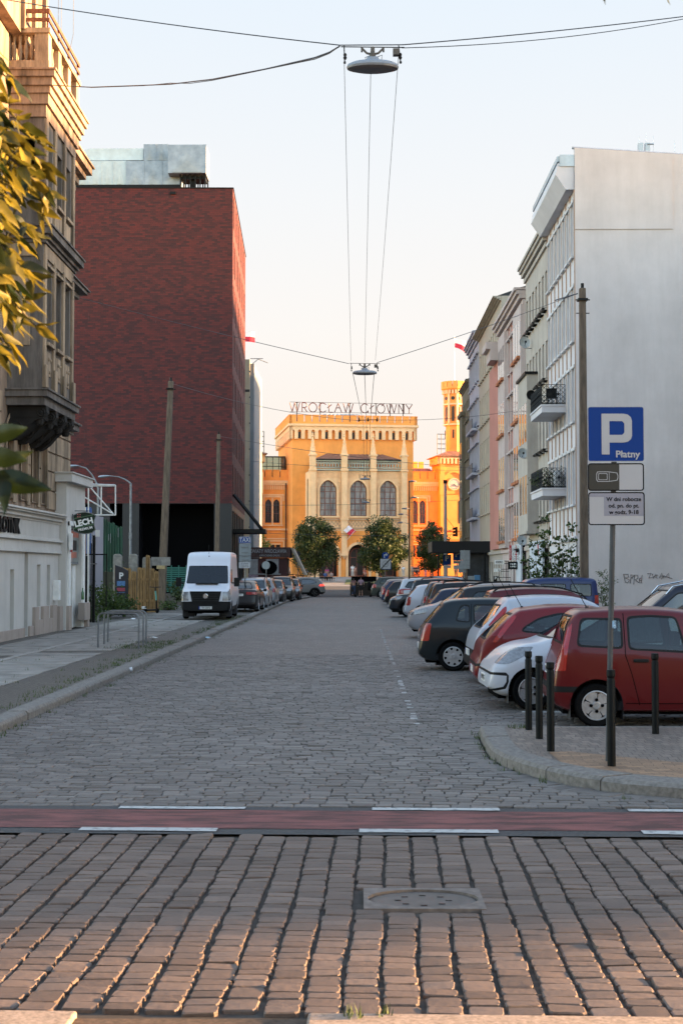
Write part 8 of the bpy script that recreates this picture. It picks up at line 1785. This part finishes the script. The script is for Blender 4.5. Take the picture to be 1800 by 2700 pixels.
for s_ in (-1, 1):
    mb = MB(); mb.box(1.0, 1.14, s_ * 1.06, s_ * 1.28, 1.30, 1.66); mb.box(1.05, 1.12, s_ * .95, s_ * 1.1, 1.42, 1.47); mb.build('wing_mirror', M['trim'], VAN, bevel=.04)
# black saloon seen from behind
sa_ = [(0, .55), (.1, .72), (.6, .86), (1.3, .95), (2.1, 1.36), (2.6, 1.44), (3.2, 1.42), (3.8, 1.25), (4.25, 1.07), (4.6, 1.04), (4.72, .98), (4.76, .7), (4.8, .45)]
c = make_car('black_saloon', 'black saloon with one glowing red tail lamp, parked beyond the white van', (.012, .010, .012), sa_, [(0, .65), (1.2, .9), (2, .93), (4.7, 1.0)], 1.86, (.9, 3.75), .33, [[(1.6, .98), (2.5, .96), (2.5, 1.34), (2.2, 1.34)], [(2.58, .96), (3.4, .98), (3.35, 1.32), (2.58, 1.34)]], rear=(1.07, 1.38, .66, .5), front=(1.0, 1.36, .74, .58), tail=[([(4.45, .80), (4.9, .82), (4.9, .92), (4.45, .97)], .38)], head=([(0, .6), (.5, .66), (.6, .8), (.1, .74)], .4), group=G3, pz=(.4, .80), plate_txt='DW 77711')
place(c, -5.55, 64.5, .12, 'B', ry=R(-1)); 
recolor(MPV, 'silver people carrier facing the camera beyond the black saloon', SIL, -5.6, 71.5, 'F')
recolor(MPV, 'grey estate seen from behind with tall red lamps, in the left row', SIL, -5.5, 76.6, 'B')
recolor(DG, 'black hatchback facing the camera in the left row', BLK, -5.4, 85, 'F'); recolor(MPV, 'black people carrier facing the camera near the end of the left row', (.015, .015, .016), -5.2, 91, 'F'); recolor(DG, 'last dark hatchback at the end of the left row', (.03, .012, .014), -4.9, 97, 'F')
for o in list(COL.objects):
    if o.parent is None and o.get('category') == 'car' and o.location.x < -4: o['group'] = G3
# grey crossover turning across the street
c = make_car('grey_suv', 'silver grey crossover with a lit tail lamp crossing the end of the street', (.2, .2, .195), suv, [(0, .8), (1, 1.0), (2, 1.06), (4.2, 1.12)], 1.78, (.82, 3.38), .34, [[(1.35, 1.1), (2.15, 1.06), (2.15, 1.5), (1.95, 1.5)], [(2.22, 1.07), (3.05, 1.1), (3.6, 1.2), (3.3, 1.46), (2.9, 1.52), (2.22, 1.53)]], rear=(1.12, 1.5, .62, .5), front=(1.12, 1.52, .72, .6), tail=[([(3.75, .93), (4.4, .95), (4.4, 1.10), (3.85, 1.08)], .3)], head=([(0, .72), (.5, .78), (.6, .94), (.1, .86)], .4), cladding=True, zb=.26, pz=(.5, .8), group=None, darkrim=True, privacy=True, seams=[[(2.18, 1.5), (2.18, .4)]])
c.rotation_euler = (0, 0, R(12)); p = at(724, 1569, 119); c.location = (p.x, 119, gz(119)); 
for cc in c.children:
    if cc.name.startswith('tail_light'): lit = plain('lit tail lamp', (.5, .01, .01), .3, 0, 0); b_ = lit.node_tree.nodes['Principled BSDF']; b_.inputs['Emission Color'].default_value = (1, .03, .02, 1); b_.inputs['Emission Strength'].default_value = .5; cc.data.materials[0] = lit
# ------------------------------------------------------------------ leaves and trees
def leaf_mat(name, c1, c2, trans=.35, rough=.5):
    m, nt, b, N, L = nodes(name); a = N('ShaderNodeAttribute'); a.attribute_name = 'tint'
    col = ramp(nt, a.outputs['Fac'], [(0, c1), (1, c2)]); L(col, b.inputs['Base Color']); b.inputs['Roughness'].default_value = rough; b.inputs['Specular IOR Level'].default_value = .35
    t = N('ShaderNodeBsdfTranslucent'); L(col, t.inputs[0]); mx = N('ShaderNodeMixShader'); mx.inputs[0].default_value = trans; L(b.outputs[0], mx.inputs[1]); L(t.outputs[0], mx.inputs[2]); L(mx.outputs[0], nt.nodes['Material Output'].inputs[0]); return m
M['leaf'] = leaf_mat('linden leaves', (.02, .038, .011), (.075, .10, .028), .3)
M['leaf_yellow'] = leaf_mat('yellow green leaves', (.08, .11, .02), (.20, .21, .04), .35)
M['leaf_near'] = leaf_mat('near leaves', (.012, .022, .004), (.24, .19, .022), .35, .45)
M['leaf_bush'] = leaf_mat('shrub leaves', (.022, .05, .010), (.075, .115, .022), .3)
M['bark'] = plain('bark', (.055, .07, .055), .9, 0, .35, 8, bmp=.6, stretch=(3, 3, .6))
M['twig'] = plain('twig', (.07, .06, .03), .8, 0, .3, 8)
def leaf_cloud(name, pts, size, mat, parent=None, seed=1, up=.35):
    """pts: array of leaf centres; one folded diamond leaf at each, turned at random"""
    rnd = np.random.RandomState(seed); P_ = np.array(pts); n = len(P_)
    d = rnd.normal(0, 1, (n, 3)); d[:, 2] -= .4; d /= np.linalg.norm(d, axis=1)[:, None]
    q = rnd.normal(0, 1, (n, 3)); q -= d * (q * d).sum(1)[:, None]; q /= np.linalg.norm(q, axis=1)[:, None]; nn = np.cross(d, q)
    s = size * rnd.uniform(.6, 1.3, (n, 1)); k = .36
    vs = np.stack([P_ - d * s * .5, P_ + q * s * k + nn * s * .1, P_ + d * s * .55, P_ - q * s * k + nn * s * .1], 1).reshape(-1, 3)
    me = bpy.data.meshes.new(name); me.vertices.add(4 * n); me.vertices.foreach_set('co', vs.reshape(-1)); i0 = np.arange(n)[:, None] * 4
    fi = np.concatenate([i0 + np.array([0, 1, 2]), i0 + np.array([0, 2, 3])], 1).reshape(-1)
    me.loops.add(6 * n); me.loops.foreach_set('vertex_index', fi); me.polygons.add(2 * n); me.polygons.foreach_set('loop_start', np.arange(2 * n) * 3)
    t = me.attributes.new('tint', 'FLOAT', 'POINT'); t.data.foreach_set('value', np.repeat(np.clip(rnd.normal(.5, .3, n), 0, 1), 4)); me.update(); me.validate(); me.materials.append(mat)
    return obj(name, me, None, parent)
def tree(name, label, base, hgt, wid, trunk_h, n, mat, size=.2, seed=1, egg=.42, group=None, clumps=88):
    T = thing(name, label, 'tree', base, 0, group); rr = random.Random(seed); cz = trunk_h + (hgt - trunk_h) * egg; pts = []; cl = []
    for _ in range(clumps):
        while True:
            x, y, z = rr.uniform(-1, 1), rr.uniform(-1, 1), rr.uniform(-1, 1)
            if .25 < x * x + y * y + z * z < 1: break
        zz = cz + z * ((hgt - cz) if z > 0 else (cz - trunk_h)); taper = 1 - .45 * max(0, z) ** 1.3; cl.append((x * wid / 2 * taper, y * wid / 2 * taper, zz, rr.uniform(.5, .95) * wid * .19))
    per = n // clumps
    for (x, y, z, r) in cl:
        for _ in range(per): a, b, c = rr.gauss(0, 1), rr.gauss(0, 1), rr.gauss(0, .8); l = math.sqrt(a * a + b * b + c * c) or 1; q = r * rr.random() ** .45; pts.append((x + a / l * q * 1.15, y + b / l * q * 1.15, z + c / l * q))
    mb = MB(); mb.tube([(0, 0, -.2), (.03, 0, trunk_h * .5), (-.02, .02, trunk_h), (0, 0, cz), (.05, 0, hgt * .85)], [wid * .022, wid * .019, wid * .016, wid * .011, wid * .004], 8)
    for (x, y, z, r) in cl[::3]: z0 = max(trunk_h * .8, z - abs(x) - abs(y) * .5 - .6); mb.tube([(0, 0, z0), (x * .5, y * .5, (z0 + z) / 2 + .1), (x, y, z)], [wid * .007, wid * .005, wid * .002], 5)
    mb.build('trunk', M['bark'], T, smooth=True); leaf_cloud('crown', pts, size, mat, T, seed); return T
G4 = 'young round trees before the station'
tree('linden_tree', 'bushy green tree left of the station doors, its trunk behind the grey crossover', (xat(829, 176), 176, gz(176)), 8.6, 6.0, 1.5, 15000, M['leaf'], .24, 3, group=G4)
tree('linden_tree', 'bushy green tree right of the station doors, behind the blue arrow sign', (xat(1009, 176), 176, gz(176)), 8.3, 6.2, 1.4, 15000, M['leaf'], .24, 5, group=G4)
tree('linden_tree', 'slimmer green tree before the orange right wing, behind the black pavilion', (xat(1140, 180), 180, gz(180)), 7.9, 4.4, 1.4, 10000, M['leaf'], .24, 8, group=G4)
tree('linden_tree', 'yellow-green tree peeping out above the flower kiosk', (xat(655, 185), 185, gz(185)), 8.0, 5.2, 2.0, 6000, M['leaf_yellow'], .26, 11, group=G4)
def bush(name, label, c, dims, n, size, mat, seed, cat='shrub', stems=8):
    T = thing(name, label, cat, c); rr = random.Random(seed); pts = []; mb = MB(); ends = []
    for _ in range(26): ends.append((rr.uniform(-1, 1) * dims[0] / 2, rr.uniform(-1, 1) * dims[1] / 2, dims[2] * rr.uniform(.25, 1.0) * (1 - .2 * rr.random()), rr.uniform(.12, .3)))
    for (x, y, z, r) in ends:
        z *= 1 - .45 * (abs(x) / (dims[0] / 2)) ** 2
        for _ in range(n // 26): pts.append((x + rr.gauss(0, r), y + rr.gauss(0, r), max(.02, z * rr.uniform(.55, 1.0) + rr.gauss(0, r * .5))))
        mb.tube([(x * .2, y * .2, 0), (x * .7, y * .7, z * .6), (x, y, z)], [.015, .01, .004], 4)
    mb.build('stem', M['twig'], T); leaf_cloud('foliage', pts, size, mat, T, seed); return T
bush('shrub', 'light green shrub spilling onto the pavement beside the parking meter', (xat(272, 57), 57, .1), (1.9, 2.2, 1.9), 2600, .12, M['leaf_bush'], 2)
bush('shrub', 'low green shrub right by the open iron gate foot', (xat(240, 53), 53, .1), (1.0, 1.0, .6), 700, .10, M['leaf_bush'], 4)
bush('shrub', 'small green bush at the foot of the tall concrete pole', (xat(443, 68), 68, .1), (.75, .6, .55), 500, .09, M['leaf_bush'], 6)
bush('shrub', 'dark green shrubs in the shade behind the yellow plank fence', (xat(330, 72), 72, .1), (6, 2, 2.6), 1800, .16, M['leaf'], 7)
# slender young tree on the right, open twigs
def open_tree(name, label, base, stems, mat, seed, size):
    T = thing(name, label, 'tree', base); rr = random.Random(seed); mb = MB(); pts = []
    for (dx, h, w_) in stems:
        n = 9; p = [(dx * (.3 + .7 * i / n) + w_ * math.sin(i) * .06, .1 * math.sin(i * 2.1 + dx), h * i / n) for i in range(n + 1)]; mb.tube(p, [.025 * (1 - i / (n + 2)) for i in range(n + 1)], 5)
        for i in range(2, n + 1):
            for _ in range(6):
                l = rr.uniform(.2, .55) * (1.15 - i / n * .6); a = rr.uniform(0, 2 * PI); e = (p[i][0] + l * math.cos(a), p[i][1] + l * math.sin(a), p[i][2] + rr.uniform(-.05, .3)); mb.tube([p[i], e], .005, 3)
                for _ in range(7): t = rr.uniform(.25, 1.1); pts.append(tuple(p[i][k] + (e[k] - p[i][k]) * t + rr.gauss(0, .035) for k in range(3)))
    mb.build('trunk', M['twig'], T); leaf_cloud('crown', pts, size, mat, T, seed); return T
open_tree('young_tree', 'slender young tree with sparse small leaves before the white balconied house', (xat(1455, 52), 52, 0), [(-.75, 3.0, 1), (-.15, 3.9, -1), (.25, 3.2, 1), (.75, 3.6, -1), (-1.0, 2.4, 1), (-.45, 3.3, 1), (.5, 2.6, -1), (1.0, 2.4, 1)], M['leaf_bush'], 5, .11)
open_tree('young_tree', 'tiny sapling at the foot of the blank gable wall', (xat(1585, 60), 60, 0), [(.0, 1.9, 1), (.3, 1.6, 1)], M['leaf_bush'], 9, .07)
# plants and things on the balconies
fb_ = lambda a, b, c: H1.location + f1(a, b, c)
p = fb_(4.2, zat(1289, 67, 1430), .6); bush('balcony_plants', 'potted plants on the lower white balcony', p, (1.5, .6, 1.35), 420, .10, M['leaf'], 12, 'plants')
p = fb_(3.5, zat(1289, 67, 1430), .35); mb = MB(); mb.lathe([(.2, 0), (.25, .7), (.2, .9), (.05, .95)], (0, 0, 0), (0, 0, 1), 12); o = mb.build('covered_parasol', plain('pale cover', (.4, .4, .4), .8, 0, .1)); o.location = p; tag(o, 'pale covered bundle on the lower white balcony', 'bundle')
t = thing('balcony_chair', 'black folded chair on the upper white balcony', 'chair', fb_(3.8, zat(1069, 67, 1430), .6)); mb = MB(); mb.box(-.28, .25, 0, .05, .45, .95); mb.build('backrest', M['black_metal'], t); mb = MB(); mb.box(-.28, .25, -.4, 0, .42, .47); mb.build('seat', M['black_metal'], t)
for x in (-.26, .22):
    for y in (-.38, .02): mb = MB(); mb.box(x, x + .03, y, y + .03, 0, .45); mb.build('leg', M['black_metal'], t)

# ------------------------------------------------------------------ near tree at the left edge: real leaf shapes
NT = thing('near_tree', 'leafy branches of a near tree, sunlit yellow leaves hanging in at the left edge', 'tree', (-2.9, 4.4, 0))
def leaf_shape(rr, L_, W_):
    n = 7; vs = []; curl = rr.uniform(-.5, .15); fold = rr.uniform(.1, .55); tw = rr.uniform(-.3, .3)
    for i in range(n + 1):
        t = i / n; w_ = W_ * math.sin(PI * min(1, t * .97 + .02) ** .75) ** .9 * (1 - .25 * t); x = L_ * t; z = curl * L_ * t * t + .03 * L_ * math.sin(t * 9)
        for s_ in (-1, -.5, 0, .5, 1): a = tw * t; y0 = s_ * w_ / 2; z0 = abs(s_) * w_ / 2 * fold; vs.append((x, y0 * math.cos(a) - z0 * math.sin(a), z + y0 * math.sin(a) + z0 * math.cos(a)))
    fs = [(i * 5 + j, i * 5 + j + 1, (i + 1) * 5 + j + 1, (i + 1) * 5 + j) for i in range(n) for j in range(4)]; return vs, fs
rr = random.Random(21); LV = []; LF_ = []; LT = []; tw_mb = MB()
def add_leaf(p, d, L_, roll, tint):
    vs, fs = leaf_shape(rr, L_, L_ * rr.uniform(.36, .46)); d = V(d).normalized(); s_ = d.cross(V((0, 0, 1))).normalized(); u_ = s_.cross(d); c, s2 = math.cos(roll), math.sin(roll); y_ = s_ * c + u_ * s2; z_ = u_ * c - s_ * s2; k = len(LV)
    LV.extend([tuple(V(p) + d * a + y_ * b + z_ * e) for a, b, e in vs]); LF_.extend([tuple(i + k for i in f) for f in fs]); LT.extend([tint] * len(vs))
def twig(p0, p1, nleaf, L_=.072, droop=.06):
    p0, p1 = V(p0), V(p1); n = 8; q = [p0.lerp(p1, i / n) + V((0, 0, droop * math.sin(PI * i / n))) for i in range(n + 1)]; tw_mb.tube(q, [.006 - .0045 * i / n for i in range(n + 1)], 5)
    ax = (p1 - p0).normalized()
    nleaf = int(nleaf * 1.9)
    for i in range(nleaf):
        t = .2 + .8 * i / (nleaf - 1); j = min(int(t * n), n - 1); b = q[j].lerp(q[j + 1], t * n - j); side = 1 if i % 2 else -1
        d = ax * rr.uniform(.3, .9) + V((rr.uniform(-.5, .8), rr.uniform(-.7, .7), rr.uniform(-.9, .25))) + ax.cross(V((0, 0, 1))) * side * .5
        add_leaf(b, d, L_ * rr.uniform(.75, 1.25), rr.uniform(-1.1, 1.1), min(1, max(0, rr.gauss(.36, .33))))
    add_leaf(p1, ax + V((rr.uniform(-.2, .3), 0, -.3)), L_ * 1.15, rr.uniform(-.8, .8), rr.random())
for (x1, y1, Y, x0, y0, n) in ((30, 110, 3.6, -260, -60, 8), (25, 190, 3.4, -250, 60, 8), (20, 260, 3.9, -260, 120, 7), (115, 330, 3.7, -200, 240, 10), (150, 375, 3.8, -220, 300, 11), (165, 430, 3.6, -220, 330, 12), (150, 480, 3.6, -200, 380, 13), (130, 500, 3.9, -220, 420, 12), (150, 550, 3.7, -220, 440, 13),
                             (120, 600, 3.9, -220, 500, 12), (100, 640, 3.6, -240, 520, 12), (135, 740, 3.7, -220, 600, 12), (120, 790, 3.8, -220, 660, 12), (150, 860, 3.6, -230, 700, 13), (110, 700, 3.4, -260, 560, 11), (70, 900, 3.5, -250, 780, 11), (60, 450, 3.3, -280, 300, 10), (50, 560, 3.2, -280, 420, 10), (60, 800, 3.3, -280, 690, 11), (30, 930, 3.2, -260, 800, 8), (60, 350, 3.5, -240, 200, 12), (90, 400, 3.9, -240, 280, 13), (70, 520, 3.5, -240, 360, 13), (95, 620, 3.8, -240, 470, 13), (80, 680, 3.5, -240, 560, 13), (90, 760, 3.9, -240, 620, 13), (85, 840, 3.7, -240, 700, 13), (60, 740, 3.4, -260, 600, 12), (40, 650, 3.6, -260, 540, 12), (40, 380, 3.6, -260, 260, 12), (110, 440, 3.5, -220, 330, 12), (40, 300, 3.8, -260, 160, 10), (40, 150, 3.7, -250, 20, 10), (75, 210, 3.6, -240, 60, 10), (175, 505, 3.7, -180, 420, 12), (60, 930, 3.6, -240, 800, 11)):
    twig(at(x0, y0, Y + rr.uniform(-.3, .3)), at(x1 - 55, y1, Y), n)
for k in range(70):      # the rest of the crown, outside the picture
    a = (rr.uniform(-4.4, -1.55), rr.uniform(3.0, 6.2), rr.uniform(2.6, 4.6)); twig(a, (a[0] + rr.uniform(-.5, .45), a[1] + rr.uniform(-.5, .5), a[2] + rr.uniform(-.35, .1)), 9)
# low leaves, shade put in by darkest tint and edge-on turn, closer to the lens
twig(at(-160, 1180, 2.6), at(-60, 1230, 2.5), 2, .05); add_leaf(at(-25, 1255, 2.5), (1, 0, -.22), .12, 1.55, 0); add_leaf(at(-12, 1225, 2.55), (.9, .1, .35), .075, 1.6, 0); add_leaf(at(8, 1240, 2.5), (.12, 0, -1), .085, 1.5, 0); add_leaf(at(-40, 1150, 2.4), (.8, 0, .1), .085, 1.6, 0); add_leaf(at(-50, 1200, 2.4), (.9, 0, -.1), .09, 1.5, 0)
# branch passing over the picture with two leaf tips showing
tw_mb.tube([(-2.7, 4.2, 3.9), (-1.2, 3.9, 4.15), (.2, 3.6, 4.1), (.95, 3.5, 3.85)], [.05, .035, .02, .006], 6)
add_leaf(at(1570, -58, 3.5), (.35, 0, -1), .075, .3, .1); add_leaf(at(1760, -60, 3.5), (-.2, 0, -1), .075, -.4, .1); add_leaf(at(1500, -90, 3.6), (.3, .2, -.5), .08, .3, .3); add_leaf(at(1650, -100, 3.6), (-.3, .2, -.6), .08, .3, .3)
me = bpy.data.meshes.new('crown'); me.from_pydata([tuple(V(v) - NT.location) for v in LV], [], LF_); t_ = me.attributes.new('tint', 'FLOAT', 'POINT'); t_.data.foreach_set('value', LT); me.materials.append(M['leaf_near']); smooth_mesh(me, 80); obj('crown', me, None, NT)
for v in range(len(tw_mb.v)): tw_mb.v[v] = tuple(V(tw_mb.v[v]) - NT.location)
tw_mb.build('branches', M['twig'], NT)
mb = MB(); mb.tube([(0, 0, -.1), (.05, 0, 1.2), (0, .05, 2.4), (.1, 0, 3.6), (.1, 0, 5)], [.16, .13, .12, .09, .04], 10)
for e in ((-.6, .5, 3.9), (.9, -.4, 3.6), (1.3, .2, 3.3), (.6, 1.0, 3.9), (-.9, -.5, 3.8), (1.0, -.9, 4.2)): mb.tube([(.02, .02, 2.2), (e[0] * .5, e[1] * .5, 2.9), e], [.06, .04, .015], 6)
mb.build('trunk', M['bark'], NT, smooth=True)
# ------------------------------------------------------------------ people
M['skin'] = plain('skin', (.42, .24, .17), .6, 0, .06); M['hair'] = plain('dark hair', (.025, .016, .012), .7, 0, .2, 20)
def skin_mesh(name, chains, sub=1):
    """chains of (point, radius); the first point of a later chain that repeats an earlier point is joined to it"""
    vs, es, rad, idx = [], [], [], {}
    for ch in chains:
        prev = None
        for p, r in ch:
            k = tuple(round(c, 4) for c in p)
            if k not in idx: idx[k] = len(vs); vs.append(p); rad.append(r)
            if prev is not None and prev != idx[k]: es.append((prev, idx[k]))
            prev = idx[k]
    me = bpy.data.meshes.new(name); me.from_pydata(vs, es, []); o = bpy.data.objects.new(name, me); COL.objects.link(o)
    sk = o.modifiers.new('skin', 'SKIN'); sk.use_smooth_shade = True; lay = me.skin_vertices[0]
    for i, r in enumerate(rad): lay.data[i].radius = (r, r) if isinstance(r, float) else r; lay.data[i].use_root = i == 0
    if sub: s_ = o.modifiers.new('sub', 'SUBSURF'); s_.levels = sub; s_.render_levels = sub
    dg = bpy.context.evaluated_depsgraph_get(); m2 = bpy.data.meshes.new_from_object(o.evaluated_get(dg)); bpy.data.objects.remove(o)
    for p in m2.polygons: p.use_smooth = True
    return m2
def pose(kind):
    """joint positions, facing -y (toward the camera), feet at z = 0, height about 1.75"""
    J = dict(pel=(0, 0, .95), sp=(0, .01, 1.15), ch=(0, 0, 1.35), nk=(0, 0, 1.5), hd=(0, -.02, 1.62), top=(0, -.01, 1.70))
    for s, n in ((-1, 'l'), (1, 'r')):
        if kind == 'walk': kn = (s * .1, -.16 * s - .04, .50); an = (s * .1, .22 * s + (.05 if s > 0 else 0), .10 if s < 0 else .14); el = (s * .25, .12 * s, 1.13); ha = (s * .24, .1 * s - .14, .90)
        elif kind == 'sit': kn = (s * .13, -.45, .50); an = (s * .13, -.45, .08); el = (s * .25, -.05, 1.0 - .42); ha = (s * .12, -.3, .55)
        else: kn = (s * .105, -.02, .50); an = (s * .12, .02, .08); el = (s * .27, .03, 1.12); ha = (s * .25, -.06, .86) if kind == 'stand' else (s * .08, -.26, 1.15)
        J['hip' + n] = (s * .09, 0, .92); J['kn' + n] = kn; J['an' + n] = an; J['toe' + n] = (an[0], an[1] - .17, an[2] - .05); J['sh' + n] = (s * .18, 0, 1.42); J['el' + n] = el; J['ha' + n] = ha
    if kind == 'sit':
        for k in ('pel', 'sp', 'ch', 'nk', 'hd', 'top', 'hipl', 'hipr', 'shl', 'shr'): x, y, z = J[k]; J[k] = (x, y + (-.02 * (z > 1.1)), z - .45)
    return J
PM = {}
def person_meshes(kind, female, shorts):
    key = (kind, female, shorts)
    if key in PM: return PM[key]
    J = pose(kind); A = lambda *k: [(J[n], r) for n, r in k]; w_ = .85 if female else 1.0
    ch = [A(('pel', .13), ('sp', .115), ('ch', .135), ('nk', .058), ('hd', .095), ('top', .075))]
    for n in 'lr':
        ch.append(A(('pel', .13), ('hip' + n, .095), ('kn' + n, .058), ('an' + n, .04), ('toe' + n, .032))); ch.append(A(('ch', .135), ('sh' + n, .062), ('el' + n, .04), ('ha' + n, .027)))
        h = V(J['ha' + n]); d = (h - V(J['el' + n])).normalized(); sd_ = V((0, 1, 0)) if abs(d.y) < .8 else V((1, 0, 0))
        for i, q in enumerate((-.028, -.010, .010, .028)): e = h + d * (.075 + .012 * (1 - abs(i - 1.5))) + sd_ * q; m_ = h + d * .04 + sd_ * q; ch.append([(J['ha' + n], .027), (tuple(m_), .0095), (tuple(e + V((0, -.012, 0))), .008)])
        e = h + d * .03 - sd_ * .05; ch.append([(J['ha' + n], .027), (tuple(e), .009)])
    body = skin_mesh('body', ch)
    top = [A(('pel', .145 * w_), ('sp', .13 * w_), ('ch', .155 * w_)) + [(tuple(V(J['nk']) - V((0, 0, .03))), .075)]]
    for n in 'lr': e = V(J['sh' + n]).lerp(V(J['el' + n]), .75); top.append(A(('ch', .155 * w_), ('sh' + n, .08)) + [(tuple(e), .06)])
    shirt = skin_mesh('shirt', top); leg = []
    for n in 'lr':
        k = V(J['kn' + n]); a = V(J['an' + n]); q = [(J['pel'], .14), (J['hip' + n], .108)] + ([(tuple(V(J['hip' + n]).lerp(k, .9)), .085)] if shorts else [(J['kn' + n], .075), (tuple(k.lerp(a, .9)), .06)]); leg.append(q)
    tr = skin_mesh('trousers', leg)
    h = V(J['hd']); hair = skin_mesh('hair', [[(tuple(h + V((0, .012, .03))), .098), (tuple(h + V((0, .045, -.02))), .08)] + ([(tuple(h + V((0, .07, -.16))), .07), (tuple(h + V((0, .07, -.28))), .035)] if female else [])])
    sh = []
    mb = MB()
    for n in 'lr': a = V(J['an' + n]); t = V(J['toe' + n]); mb.tube([a + V((0, .05, -.035)), a + V((0, 0, -.03)), t + V((0, .0, .0)), t + V((0, -.06, .0))], [.04, .05, .045, .025], 8)
    o = mb.build('shoes', M['black_metal'], smooth=60); shoes = o.data; bpy.data.objects.remove(o)
    # face: eyes, nose, mouth
    mb = MB()
    for s in (-1, 1): mb.lathe([(.012, 0), (.008, .006)], h + V((s * .034, -.088, .01)), (0, -1, 0), 6, m=1); mb.lathe([(.018, -.012), (.02, .01)], h + V((s * .092, .0, 0)), (s, 0, 0), 6)
    mb.add([h + V((-.012, -.09, -.025)), h + V((.012, -.09, -.025)), h + V((0, -.118, -.028)), h + V((0, -.088, .02))], [(0, 1, 2), (0, 2, 3), (1, 3, 2)]); mb.box(h.x - .022, h.x + .022, h.y - .094, h.y - .08, h.z - .052, h.z - .046, m=2); o = mb.build('face', [M['skin'], M['hair'], plain('lips', (.3, .08, .07), .6, 0, 0)]); face = o.data; bpy.data.objects.remove(o)
    PM[key] = (body, shirt, tr, hair, shoes, face); return PM[key]
def person(px, Y, kind, female, shorts, cs, ct, label, rz=0, h=1.0, z=None, hc=(.025, .016, .012)):
    T = thing('person', label, 'person', (xat(px, Y), Y, gz(Y) if z is None else z), rz, 'people before the station' if Y > 150 else None); ms = person_meshes(kind, female, shorts)
    for nm, m_, mt in zip(('body', 'shirt', 'shorts' if shorts else 'trousers', 'hair', 'shoes', 'face'), ms, (M['skin'], plain('cloth %.2f %.2f %.2f' % cs, cs, .9, 0, .1, 9), plain('cloth %.2f %.2f %.2f' % ct, ct, .9, 0, .1, 9), plain('hair %.2f' % hc[0], hc, .7, 0, .1), M['black_metal'], None)):
        m2 = m_.copy(); 
        if mt: m2.materials.clear(); m2.materials.append(mt)
        obj(nm, m2, None, T)
    T.scale = (h,) * 3; return T
BL, WHT, NAV, KH = (.02, .02, .022), (.62, .62, .62), (.03, .05, .11), (.3, .24, .17)
person(932, 118, 'walk', True, False, (.25, .13, .13), (.03, .05, .10), 'woman with long dark hair and blue jeans walking away down the street', PI, .96)
person(951, 118, 'stand', False, True, (.33, .22, .27), BL, 'man in a striped mauve shirt and black shorts standing at the street end', PI, 1.0)
person(775, 150, 'walk', False, True, BL, KH, 'man in a black shirt and beige shorts by the flower kiosk', R(160), 1.0)
person(799, 142, 'hold', False, False, (.3, .28, .3), BL, 'boy in a grey shirt looking at something in his hands behind the crossover', R(-80), .85)
person(811, 188, 'stand', False, True, (.12, .18, .3), KH, 'man in a blue shirt and khaki shorts under the left tree', PI, 1.02); person(818, 188, 'stand', True, True, (.5, .3, .25), (.4, .25, .2), 'woman in peach clothes beside the man under the left tree', R(170), .95)
person(862, 186, 'stand', True, False, (.35, .06, .18), (.05, .04, .06), 'woman in a magenta top standing behind the seated group', PI, 1.0)
for px, cs, l in ((846, BL, 'leftmost of the seated group, dressed in black'), (857, (.05, .12, .35), 'seated person in a bright blue top'), (866, (.35, .2, .15), 'seated person in a brown top beside the blue one'), (873, (.35, .33, .33), 'rightmost of the seated group, in a grey top')): person(px, 182, 'sit', px == 866, False, cs, BL, l, R(150 + px % 40), 1.0)
b = thing('park_bench', 'low bench under the seated group before the station', 'bench', (xat(860, 182.15), 182.15, gz(182))); mb = MB(); mb.box(-1.2, 1.2, -.2, .2, .36, .42); mb.build('seat', M['wood_dark'], b)
for x in (-1.1, 1.0): mb = MB(); mb.box(x, x + .08, -.18, .18, 0, .36); mb.build('leg', M['concrete'], b)
person(929, 205, 'stand', False, False, WHT, (.5, .48, .45), 'man all in white standing before the middle station door', PI, 1.05); person(935, 206, 'stand', True, True, (.4, .22, .18), (.3, .15, .1), 'woman in brownish clothes just beside the man in white', R(150), .93)
person(961, 204, 'sit', True, True, (.4, .12, .08), (.3, .12, .08), 'person in red sitting on the step right of the middle door', R(20), 1.0, z=1.15)
person(757, 190, 'stand', True, False, (.4, .4, .38), KH, 'person in pale clothes seen under the kiosk awning', R(40), 1.0); person(763, 192, 'walk', False, True, (.5, .42, .36), KH, 'person in beige walking behind the kiosk awning', R(90), 1.0)
person(1063, 204, 'hold', False, False, WHT, (.4, .38, .36), 'man in a white shirt looking at his phone right of the right tree', R(-20), 1.0)
for px, cs, ct, l, k in ((1086, (.4, .3, .26), KH, 'person in beige close to the dark lamp mast', 'stand'), (1092, (.08, .02, .02), BL, 'woman in dark red, left one of the sunlit trio', 'walk'), (1097, BL, BL, 'woman in black in the middle of the sunlit trio', 'stand'), (1103, (.05, .04, .04), BL, 'woman with long hair, right one of the sunlit trio', 'walk'), (1121, (.6, .2, .25), (.6, .2, .25), 'woman in a pink dress in the evening sun', 'stand'), (1136, (.5, .2, .12), (.2, .1, .08), 'person in orange walking in the evening sun', 'walk'), (1200, (.25, .12, .05), (.25, .12, .05), 'person in brown between the blue P signs', 'stand')): person(px, 207, k, px != 1086, False, cs, ct, l, R(px % 97), .97)
scene.render.engine = 'CYCLES'
